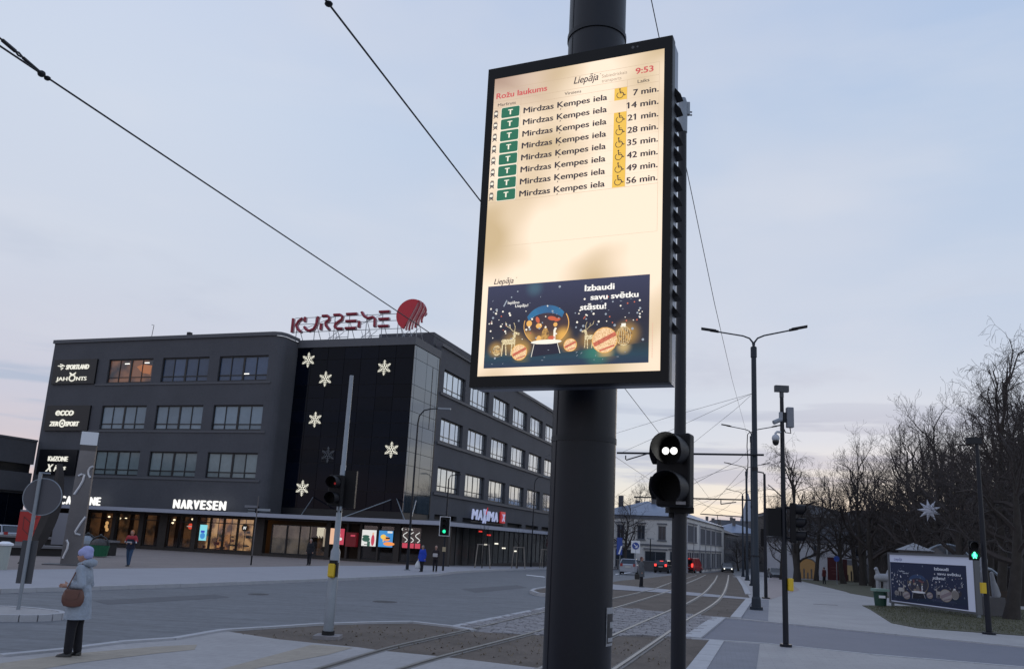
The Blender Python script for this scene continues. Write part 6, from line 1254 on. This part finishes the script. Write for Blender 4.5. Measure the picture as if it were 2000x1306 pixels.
# ------------------------------------------------------------------ tree guards with young trees
STK_ = mat('timber_stake', (.24, .21, .18), .8, var=.2, scale=5); TWIG = mat('bark', (.020, .017, .017), .95, var=.3, scale=4)
for k, (x_, y_, lab) in enumerate(((941, 1109, 'young tree held by timber stakes before the shop glass, leftmost of three'), (1010, 1109.5, 'young tree held by timber stakes, middle one of three'), (1062, 1109, 'young tree held by timber stakes, partly behind the thick pole'))):
    b = at(x_, y_); o = thing('young_tree', lab, 'tree', (b[0], b[1], dip(b[1])), R(10 * k)); g_ = MB()
    for (a_, c_) in ((-.55, -.3), (.65, -.25), (0, .5)): MB().tube([(a_ * 1.1, c_, 0), (a_ * .8, c_ * .8, 2.05)], .05, 6).build('stake', STK_, o)
    MB().tube([(-.5, -.25, 2.0), (.56, -.2, 2.0), (0, .42, 2.0), (-.5, -.25, 2.0)], .035, 5).build('stake_rail', STK_, o)
    tr = random.Random(k); MB().tube([(0, 0, 0), (.05, 0, 2), (.0, .05, 3.6)], [.045, .035, .012], 6).build('trunk', TWIG, o); mb = MB()
    for q in range(16): z = tr.uniform(1.9, 3.3); a_ = tr.uniform(0, 6.28); l_ = tr.uniform(.4, .9); mb.tube([(.03, 0, z), (.03 + math.cos(a_) * l_ * .5, math.sin(a_) * l_ * .5, z + l_ * .6), (.03 + math.cos(a_) * l_ * .6, math.sin(a_) * l_ * .6, z + l_ * 1.1)], [.012, .008, .004], 3)
    mb.build('crown', TWIG, o)

# ------------------------------------------------------------------ bare trees
BARK = mat('tree_bark', (.040, .034, .031), .95, var=.35, scale=3, bump=.6, bscale=9); BRN = mat('branch_bark', (.046, .038, .037), .95, var=.3, scale=1)
def grow(seed, H, style):
    r = random.Random(seed); T = MB(); C = MB(); up = Vector((0, 0, 1))
    def seg(mb, pts, rads, n):
        mb.tube(pts, rads, n, cap=False)
    def branch(p, d, ln, rad, lvl):
        n = 5 if lvl < 2 else (4 if lvl == 2 else 3); pts = [p.copy()]; rads = [rad]; q = p.copy(); dd = d.copy()
        for i in range(n):
            j = Vector((r.gauss(0, 1), r.gauss(0, 1), r.gauss(0, 1))) * (.30 if lvl < 3 else .34)
            trop = {'up': .20, 'weep': .13 if lvl < 2 else (0. if lvl == 2 else -.34), 'wide': .07}[style]
            dd = (dd + j + up * trop).normalized(); q = q + dd * ln / n; pts.append(q.copy()); rads.append(max(rad * (1 - .62 * (i + 1) / n), .007))
        seg(C, pts, rads, 5 if lvl < 2 else 3)
        if lvl >= 4: return
        kids = {1: 6, 2: 5, 3: 2}[lvl]
        for k in range(kids):
            t = r.uniform(.25, 1.); i = min(int(t * n), n - 1); base = pts[i].lerp(pts[i + 1], t * n - i); ax = (pts[i + 1] - pts[i]).normalized(); side = ax.orthogonal().normalized(); side.rotate(Matrix.Rotation(r.uniform(0, 6.28), 3, ax)); ang = r.uniform(.45, .95)
            nd = (ax * math.cos(ang) + side * math.sin(ang)).normalized()
            branch(base, nd, ln * r.uniform(.42, .68), rad * (1 - .7 * t) * r.uniform(.5, .7), lvl + 1)
    pts = []; q = Vector((0, 0, -.1)); d = up.copy(); tr = H * .020 + .03
    n = 9; th = H * (.80 if style != 'wide' else .6)
    for i in range(n + 1):
        pts.append(q.copy()); d = (d + Vector((r.gauss(0, .07), r.gauss(0, .07), .12))).normalized(); q = q + d * th / n
    T.tube(pts, [max(tr * (1.35 if i == 0 else 1) * (1 - .97 * (i / n) ** 1.2), .008) for i in range(n + 1)], 9)
    nl = {'up': 15, 'weep': 14, 'wide': 13}[style]
    for k in range(nl):
        t = .24 + .76 * (k + r.random()) / nl; t = min(t, .995); i = min(int(t * n), n - 1); base = pts[i].lerp(pts[i + 1], t * n - i); a = k * 2.4 + r.uniform(-.4, .4); el = r.uniform(.45, .85) + (t - .3) * .5
        dr = Vector((math.cos(a) * math.cos(el), math.sin(a) * math.cos(el), math.sin(el)))
        branch(base, dr, H * r.uniform(.26, .38) * (1.15 - .55 * t), tr * (1 - .70 * t) * r.uniform(.45, .70), 1)
    return T.mesh('trunk', BARK, True), C.mesh('crown', BRN)
protos = [grow(11, 12, 'up'), grow(23, 12, 'wide'), grow(35, 12, 'weep'), grow(47, 12, 'up'), grow(59, 12, 'wide')]
def tree(label, base, h, pr_, rot, group='bare trees of the park', sx=1.):
    o = thing('bare_tree', label, 'tree', (base[0], base[1], dip(base[1])), 0, group); s = h / 12
    for nm, me in zip(('trunk', 'crown'), protos[pr_]): c_ = inst(nm, me, o, (0, 0, 0), (0, 0, rot)); c_.scale = (s * sx, s * sx, s)
    return o
BACK = 'bare tree standing in the crowded back rows of the park'
near = [  # base px, base py, height, proto, label
    (1975, 1209, 12.2, 1, 'thick trunked bare tree at the right edge beyond the pedestrian signal'),
    (1690, 1139, 13.0, 1, 'broad dark bare tree behind the wine red panel'), (1556, 1126, 10.5, 3, 'slim bare tree right of the camera pole signals'), (1578, 1127.5, 12.5, 0, 'slim forked bare tree left of the wine red panel'),
    (1726, 1130, 12, 0, 'bare tree rising just left of the billboard'), (1612, 1122, 13, 4, 'bare tree between the arched doors of the white house'), (1655, 1128, 12.5, 3, 'bare tree right behind the wine red panel')]
for x_, y_, h_, pr_, lab in near: tree(lab, at(x_, y_), h_, pr_, x_ * .7)
tree('tall weeping birch rising above all other trees at the right edge', at_dist(1952, 1090, 50), 15.0, 2, 1.0, sx=.72); tree('tall bare tree cut by the right edge of the view', at_dist(2035, 1090, 50), 15.0, 1, 2.4, sx=.8); tree('weeping birch just right of the camera pole', at_dist(1556, 1090, 92), 15.5, 2, 4.0); tree('bare tree filling the right edge above the thick trunk', at_dist(1990, 1090, 56), 13.5, 4, 3.0)
tree('leaning bare tree over the pedestrian signal', at_dist(1880, 1090, 58), 13.0, 4, .6); tree('bare tree with wide crown behind the star decoration', at_dist(1835, 1090, 66), 14, 1, 2.2)
tr = random.Random(4)
row_ = [(1528, 104, 11.5), (1560, 112, 14), (1590, 108, 15), (1622, 100, 15), (1650, 96, 15), (1680, 92, 16), (1706, 90, 16.5), (1738, 84, 16), (1765, 80, 16.5), (1795, 76, 16), (1822, 82, 17.5), (1852, 74, 16), (1880, 80, 17), (1905, 68, 16), (1932, 74, 17), (1960, 64, 16.5), (1990, 70, 18), (1575, 128, 17), (1610, 130, 18), (1640, 122, 18), (1675, 118, 19), (1715, 112, 19), (1750, 104, 19), (1780, 108, 20), (1812, 100, 20), (1848, 96, 19), (1885, 98, 20), (1920, 92, 20), (1955, 90, 19), (1985, 86, 20), (2020, 80, 19), (2060, 70, 17), (2100, 84, 20), (1510, 140, 14), (1540, 150, 17)]
row_ = [q for k_, q in enumerate(row_) if k_ % 4 != 3]
for i, (x_, D, h_) in enumerate(row_): tree(BACK, at_dist(x_ + tr.uniform(-6, 6), 1090, D), h_ * tr.uniform(.84, 1.0), (0, 1, 3, 4)[i % 4], tr.uniform(0, 6.28), 'bare trees in the back rows of the park', tr.uniform(.85, 1.05))
# left street trees
tree('dark bare tree in front of the cream corner house', at_dist(1222, 1080, 108), 12.6, 4, .5, 'bare street trees', .85); tree('bare tree behind the cream corner house roof', at_dist(1262, 1080, 150), 15.0, 3, 1.5, 'bare street trees', .9); tree('thin bare tree top behind the roof chimneys', at_dist(1290, 1080, 160), 14.5, 0, 2.5, 'bare street trees', .7)
for x_, D, h_, lab in ((1442, 170, 8, 'small dark tree at the far end of the street, left of the lamp posts'), (1470, 150, 7.5, 'small dark tree behind the farthest lamp posts'), (1456, 190, 9, 'small dark tree closing the street behind the other two')): tree(lab, at_dist(x_, 1080, D), h_, 1, x_, 'small trees at the street end')
# undergrowth: one dark mass of far shrubs
mb = MB(); r_ = random.Random(8)
for k in range(5200):
    x_ = r_.uniform(1705, 2120); D = r_.uniform(80, 135); p = at_dist(x_, 1090, D); h_ = r_.uniform(.6, 3.2); a = r_.uniform(0, 6.28); z = dip(p.y)
    if k % 2: continue
    mb.add([(p.x, p.y, z), (p.x + .25 * math.cos(a), p.y + .25 * math.sin(a), z), (p.x + r_.uniform(-.9, .9), p.y + r_.uniform(-.4, .4), z + h_)], [(0, 1, 2)])
o = mb.build('undergrowth', BRN); tag(o, 'dark tangle of far shrubs and saplings under the park trees', 'shrubs', kind='stuff')
# ------------------------------------------------------------------ people
SKIN = mat('skin', (.36, .20, .15), .6)
def fuse(name, prims, voxel, m, parent, zclip=None, var=0.):
    mb = MB()
    for p in prims:
        if p[0] == 'c': mb.cap2(p[1], p[2], p[3], p[4])
        else: mb.ell(p[1], p[2], 14, 10, p[3] if len(p) > 3 else None)
    me = mb.mesh('tmp', m); ob = bpy.data.objects.new('tmp', me); col.objects.link(ob)
    rm = ob.modifiers.new('r', 'REMESH'); rm.mode = 'VOXEL'; rm.voxel_size = voxel
    sm_ = ob.modifiers.new('s', 'SMOOTH'); sm_.factor = .5; sm_.iterations = 3
    me2 = bpy.data.meshes.new_from_object(ob.evaluated_get(bpy.context.evaluated_depsgraph_get())); me2.name = name; bpy.data.objects.remove(ob); bpy.data.meshes.remove(me)
    if zclip is not None:
        for v_ in me2.vertices:
            if v_.co.z < zclip: v_.co.z = zclip + (v_.co.z - zclip) * .02
    me2.materials.clear(); me2.materials.append(m); me2.polygons.foreach_set('use_smooth', [True] * len(me2.polygons))
    o = bpy.data.objects.new(name, me2); col.objects.link(o); o.parent = parent; return o
def person(label, base, rz, H, P):
    """figure faces local +y. P: stride, arm targets, outfit"""
    o = thing('person', label, 'person', (base[0], base[1], dip(base[1])), rz); vx = P.get('vox', .02)
    V = lambda x, y, z: Vector((x * H, y * H, z * H)); st = P.get('stride', .03); lean = P.get('lean', 0.)
    hipL, hipR = V(-.052, 0, .52), V(.052, 0, .52); kL, kR = V(-.055, st * .6 + .008, .285), V(.055, -st * .3 + .012, .285); aL, aR = V(-.055, st, .045), V(.055, -st, .045 + P.get('lift', 0))
    chest = V(0, lean * .6, .72); neck = V(0, lean, .835); head = V(0, lean + .012, .925); shL, shR = V(-.10, lean * .8, .805), V(.10, lean * .8, .805)
    eL, hL = [V(*q) for q in P['armL']]; eR, hR = [V(*q) for q in P['armR']]
    def hand(h, e, sg_):
        d = (h - e).normalized(); pr = [('c', h, h + d * .045 * H, .018 * H, .022 * H)]; s_ = d.orthogonal().normalized(); s_.rotate(Matrix.Rotation(.6 * sg_, 3, d)); bend = s_.cross(d).normalized()
        if P.get('vox', .02) < .012:
            for k, (off, l_) in enumerate(((-.016, .036), (-.0055, .043), (.0055, .041), (.016, .033))):
                b_ = h + d * .055 * H + s_ * off * H; pr.append(('c', b_, b_ + (d * .55 + bend * .35) * l_ * H, .0058 * H, .0055 * H)); m_ = b_ + (d * .55 + bend * .35) * l_ * H; pr.append(('c', m_, m_ + (d * .2 + bend * .5) * l_ * .8 * H, .0055 * H, .005 * H))
            pr.append(('c', h + d * .015 * H + s_ * .018 * H, h + d * .045 * H + s_ * .036 * H + bend * .012 * H, .007 * H, .006 * H))
        return pr
    hx = head; body = [('e', hx, (.047 * H, .055 * H, .066 * H)), ('e', hx + V(0, .018, -.025), (.036 * H, .038 * H, .038 * H)), ('c', hx + V(0, .052, .006), hx + V(0, .064, -.012), .006 * H, .009 * H), ('e', hx + V(0, .053, -.034), (.014 * H, .008 * H, .006 * H)), ('e', hx + V(-.047, 0, -.003), (.007 * H, .012 * H, .018 * H)), ('e', hx + V(.047, 0, -.003), (.007 * H, .012 * H, .018 * H)),
        ('c', neck - V(0, 0, .02), hx - V(0, 0, .04), .032 * H, .030 * H), ('c', V(-.045, lean * .8, .79), V(.045, lean * .8, .79), .045 * H, .045 * H), ('e', chest, (.092 * H, .062 * H, .10 * H)), ('e', V(0, 0, .60), (.080 * H, .06 * H, .09 * H)), ('e', V(0, 0, .53), (.092 * H, .065 * H, .06 * H)),
        ('c', hipL, kL, .048 * H, .032 * H), ('c', kL, aL, .031 * H, .020 * H), ('c', hipR, kR, .048 * H, .032 * H), ('c', kR, aR, .031 * H, .020 * H), ('c', aL - V(0, .015, .02), aL + V(0, .07, -.028), .018 * H, .014 * H), ('c', aR - V(0, .015, .02), aR + V(0, .07, -.028), .018 * H, .014 * H),
        ('c', shL, eL, .028 * H, .022 * H), ('c', eL, hL, .021 * H, .014 * H), ('c', shR, eR, .028 * H, .022 * H), ('c', eR, hR, .021 * H, .014 * H)] + hand(hL, eL, -1) + hand(hR, eR, 1)
    bo = fuse('body', body, vx, SKIN, o)
    for sx_ in (-.018, .018): MB().ell(hx + V(sx_, .0495, .004), (.0055 * H,) * 3, 8, 6).build('eye', mat('eye_dark', (.02, .015, .015), .2), bo)
    # trousers and shoes
    tw = P.get('tw', 1.15)
    fuse('trousers', [('c', hipL, kL, .052 * H * tw, .038 * H * tw), ('c', kL, aL + V(0, 0, .01), .037 * H * tw, .031 * H * tw), ('c', hipR, kR, .052 * H * tw, .038 * H * tw), ('c', kR, aR + V(0, 0, .01), .037 * H * tw, .031 * H * tw), ('e', V(0, 0, .55), (.098 * H, .072 * H, .07 * H))], vx, P['trousers'], o)
    for a_ in (aL, aR):
        so = MB(); rings = []
        for y, w_, zt in ((-.035, .018, .045), (-.02, .026, .052), (.02, .027, .046), (.06, .029, .03), (.088, .022, .024), (.10, .008, .012)):
            rings.append([(a_.x + w_ * H * cs, a_.y + y * H, max(a_.z - .045 * H, 0) + (zt * H * (.5 + .5 * sn_) if sn_ > -.9 else 0)) for cs, sn_ in ((-1, -1), (-1, -.1), (-.6, .8), (0, 1), (.6, .8), (1, -.1), (1, -1))])
        so.loft(rings).build('shoe', P['shoes'], o, smooth=True)
    # coat
    hem = P['hem']; cw = P.get('cw', 1.); cprs = [('c', shL + V(.015, 0, 0), eL, .042 * H * cw, .036 * H * cw), ('c', eL, hL - (hL - eL).normalized() * .01 * H, .036 * H * cw, .028 * H * cw), ('c', shR - V(.015, 0, 0), eR, .042 * H * cw, .036 * H * cw), ('c', eR, hR - (hR - eR).normalized() * .01 * H, .036 * H * cw, .028 * H * cw),
        ('c', V(-.05, lean * .8, .785), V(.05, lean * .8, .785), .055 * H, .055 * H), ('e', chest, (.112 * H * cw, .082 * H * cw, .115 * H)), ('e', V(0, .004, .60), (.105 * H * cw, .085 * H * cw, .10 * H))]
    z = .56; k = 0
    while z > hem - .02: w_ = .108 + (.56 - z) * P.get('flare', .06); cprs.append(('e', V(0, .002, z), (w_ * H * cw, w_ * .84 * H * cw, .075 * H))); z -= .012
    co = fuse('coat', cprs, vx, P['coat'], o, zclip=hem * H)
    if P.get('hood'): fuse('hood', [('e', V(0, lean - .055, .862), (.072 * H, .058 * H, .042 * H)), ('c', V(-.045, lean - .01, .855), V(-.03, lean + .04, .845), .026 * H, .018 * H), ('c', V(.045, lean - .01, .855), V(.03, lean + .04, .845), .026 * H, .018 * H), ('c', V(-.04, lean - .02, .86), V(.04, lean - .02, .86), .032 * H, .032 * H)], vx, P['hood'], o)
    if P.get('hat'): fuse('hat', [('e', hx + V(0, -.004, .030), (.060 * H, .070 * H, .052 * H)), ('e', hx + V(0, -.016, .052), (.050 * H, .060 * H, .046 * H)), ('e', hx + V(0, -.026, .008), (.056 * H, .050 * H, .044 * H))], vx * .8, P['hat'], o)
    if P.get('hair'): fuse('hair', [('e', hx + V(0, -.012, .016), (.052 * H, .056 * H, .058 * H)), ('e', hx + V(0, -.028, -.02), (.046 * H, .035 * H, .05 * H))], vx * .8, P['hair'], o)
    return o, dict(V=V, hL=hL, hR=hR, eL=eL, eR=eR)
FAB = lambda n_, c_, **k: mat(n_, c_, .9, var=.12, scale=6, bump=.3, bscale=60, **k)
GREYC = mat('grey_blue_fleece', (.27, .31, .37), .95, var=.20, scale=5, bump=1.6, bscale=13)
blk = FAB('black_cloth', (.008, .008, .013)); navy = FAB('navy_cloth', (.010, .014, .035)); LEA = mat('black_leather', (.006, .006, .008), .3); jeans = FAB('blue_jeans', (.03, .065, .13))
arm_down = dict(armL=[(-.13, -.01, .65), (-.135, .02, .50)], armR=[(.13, -.01, .65), (.135, .02, .50)])
fx, fy = at(140, 1281)
pw, K = person('person in grey coat and lilac hat with brown bag waiting at the kerb', (fx, fy), R(96), 1.66, dict(vox=.0095, armL=[(-.135, -.045, .66), (-.09, .085, .650)], armR=[(.135, -.02, .655), (.06, .085, .63)], coat=GREYC, hood=GREYC, hat=FAB('lilac_knit', (.33, .35, .60)), trousers=blk, shoes=LEA, hem=.345, flare=.13, cw=1.06, stride=.022, tw=1.25, lean=.006))
bag = thing('shoulder_bag', 'brown leather shoulder bag hanging at the side of the person in grey', 'bag', (fx, fy, 0), R(96))
BR = mat('brown_leather', (.11, .045, .032), .5, var=.15, scale=6); Hh = 1.66
mb = MB(); rings = []
for z, w_, d_ in ((.66, .05, .03), (.68, .13, .055), (.74, .165, .065), (.82, .17, .062), (.90, .145, .05), (.93, .12, .035)): rings.append([(-.225 + d_ * math.cos(t), .03 + w_ * math.sin(t), z + .10) for t in [k * math.pi / 8 for k in range(16)]])
mb.loft(rings); mb.build('pouch', BR, bag, smooth=True); mb = MB(); mb.add([(-.292, -.08, 1.02), (-.292, .14, 1.02), (-.296, .12, .90), (-.296, .03, .87), (-.296, -.06, .90)], [(0, 1, 2, 3, 4)]); mb.build('flap', BR, bag)
MB().tube([(-.235, -.09, 1.02), (-.21, -.06, 1.15), (-.17, -.03, 1.32), (-.10, .0, 1.43), (-.19, .06, 1.28), (-.235, .14, 1.02)], .010, 6).build('strap', BR, bag, smooth=True)
REDJ = FAB('red_jacket', (.34, .03, .04)); 
o, K = person('person in red and dark jacket with orange hood walking across the plaza', at(250, 1105), R(172), 1.74, dict(armL=[(-.15, .0, .66), (-.085, .085, .63)], armR=[(.15, .0, .66), (.085, .085, .63)], coat=navy, trousers=jeans, shoes=LEA, hem=.47, cw=1.1, stride=.07, hair=FAB('orange_beanie', (.45, .16, .06))))
for c_ in (1,): fuse('red_yoke', [('e', Vector((0, .0, .775 * 1.74)), (.145 * 1.74, .10 * 1.74, .07 * 1.74)), ('c', Vector((-.10 * 1.74, 0, .80 * 1.74)), Vector((-.148 * 1.74, 0, .70 * 1.74)), .055 * 1.74, .05 * 1.74), ('c', Vector((.10 * 1.74, 0, .80 * 1.74)), Vector((.148 * 1.74, 0, .70 * 1.74)), .055 * 1.74, .05 * 1.74)], .02, REDJ, o)
for s_ in (-1, 1): MB().tube([(s_ * .155 * 1.74, .05, .73 * 1.74), (s_ * .165 * 1.74, .05, .64 * 1.74)], .03, 6).build('white_stripe', WHITE, o)
MB().box(-.14, .14, .165, .18, 1.12, 1.18).build('white_stripe', FAB('pale_stripe', (.4, .4, .45)), o)
person('person dressed all in black standing before the glass shop doors', at(603, 1103), R(160), 1.66, dict(**arm_down, coat=blk, hair=FAB('grey_hair', (.20, .18, .17)), trousers=blk, shoes=LEA, hem=.42, cw=1.1, stride=.02))
o, K = person('person in bright blue coat holding a white bag at the far crossing', at(823, 1116), R(150), 1.62, dict(armL=[(-.13, -.01, .65), (-.14, .02, .50)], armR=[(.135, -.01, .65), (.15, .03, .50)], coat=FAB('bright_blue_coat', (.012, .045, .38)), hair=FAB('grey_hair', (.20, .18, .17)), trousers=blk, shoes=LEA, hem=.40, cw=1.22, stride=.04, flare=.10))
mtx = o.matrix_basis; hp = Matrix.Rotation(R(150), 4, 'Z') @ K['hR']; bp_ = Vector((o.location.x, o.location.y, o.location.z)) + hp
bg_ = thing('plastic_bag', 'white plastic bag hanging from the hand of the person in blue', 'bag', (bp_.x, bp_.y, bp_.z - .72), 0); mb = MB(); mb.loft([[(w_ * math.cos(t), w_ * .6 * math.sin(t), z) for t in [k * math.pi / 6 for k in range(12)]] for z, w_ in ((.08, .10), (.14, .19), (.32, .20), (.48, .12), (.58, .05), (.70, .02))]); mb.build('bag', mat('white_plastic', (.55, .57, .60), .4), bg_, smooth=True)
o, K = person('person in dark coat with white handbag beside the person in blue', at(849, 1116), R(185), 1.63, dict(armL=[(-.13, .0, .66), (-.07, .10, .60)], armR=[(.13, .0, .66), (.07, .10, .60)], coat=FAB('dark_brown_coat', (.022, .015, .018)), hair=FAB('pale_hair', (.30, .22, .20)), trousers=blk, shoes=LEA, hem=.45, cw=1.0, stride=.02))
hb_ = thing('handbag', 'small white handbag held by the person in the dark coat', 'bag', (o.location.x - .02, o.location.y - .24, o.location.z + .92), 0); MB().box(-.15, .15, -.05, .05, 0, .22).build('bag', mat('offwhite_bag', (.45, .42, .42), .5), hb_).modifiers.new('b', 'BEVEL').width = .02
o, K = person('person in long grey coat with dark bag crossing the tramway', at(1252, 1146), R(-100), 1.66, dict(**arm_down, coat=FAB('dull_grey_coat', (.085, .09, .10)), hair=FAB('brown_red_hair', (.10, .05, .045)), trousers=blk, shoes=LEA, hem=.34, cw=1.15, stride=.03, flare=.03))
hb_ = thing('handbag', 'dark handbag low at the side of the person crossing the tramway', 'bag', (o.location.x - .22, o.location.y - .1, o.location.z + .42), 0); MB().box(-.16, .12, -.05, .05, 0, .28).build('bag', LEA, hb_).modifiers.new('b', 'BEVEL').width = .02
MB().tube([(-.08, 0, .27), (-.02, 0, .42), (.04, 0, .27)], .012, 5).build('handle', LEA, hb_)
person('person in dark red jacket beside the wine red panel in the park', at_dist(1609, 1096, 86), R(30), 1.62, dict(**arm_down, coat=FAB('dark_red_jacket', (.07, .008, .01)), hair=blk, trousers=blk, shoes=LEA, hem=.45, cw=1.1, vox=.03))
# white figures among the trees
p = at_dist(1722, 1090, 56); o = thing('reindeer_figure', 'white reindeer shaped decoration behind the green bin', 'decoration', (p.x, p.y, dip(p.y)), R(0))
fuse('body', [('c', (-.25, 0, 1.1), (.25, 0, 1.1), .24, .24), ('c', (-.3, 0, 1.1), (-.36, 0, .05), .11, .06), ('c', (-.15, .1, 1.0), (-.15, .1, .05), .10, .06), ('c', (.3, 0, 1.1), (.34, 0, .05), .11, .06), ('c', (.15, .1, 1.0), (.15, .1, .05), .10, .06), ('c', (-.25, 0, 1.2), (-.36, 0, 1.6), .13, .10), ('c', (-.36, 0, 1.62), (-.5, -.1, 1.58), .10, .06), ('c', (.3, 0, 1.2), (.35, 0, 1.5), .10, .07)], .03, WHT, o)
p = at_dist(1921, 1090, 42); o = thing('angel_figure', 'pair of white winged shapes behind the pedestrian signal pole', 'decoration', (p.x, p.y, 0), 0)
fuse('wing', [('c', (-.05, 0, .85), (.0, 0, 2.35), .10, .16), ('c', (-.25, 0, 1.75), (.0, 0, 1.2), .17, .12), ('c', (-.36, 0, 1.95), (-.1, 0, 1.6), .10, .12)], .03, WHT, o); fuse('wing', [('c', (.55, .2, .85), (.42, .2, 1.8), .16, .08), ('c', (.62, .2, .9), (.5, .2, 1.3), .14, .14)], .03, WHT, o); MB().box(-.25, .75, -.15, .35, 0, .8).build('plinth', DWALL, o)
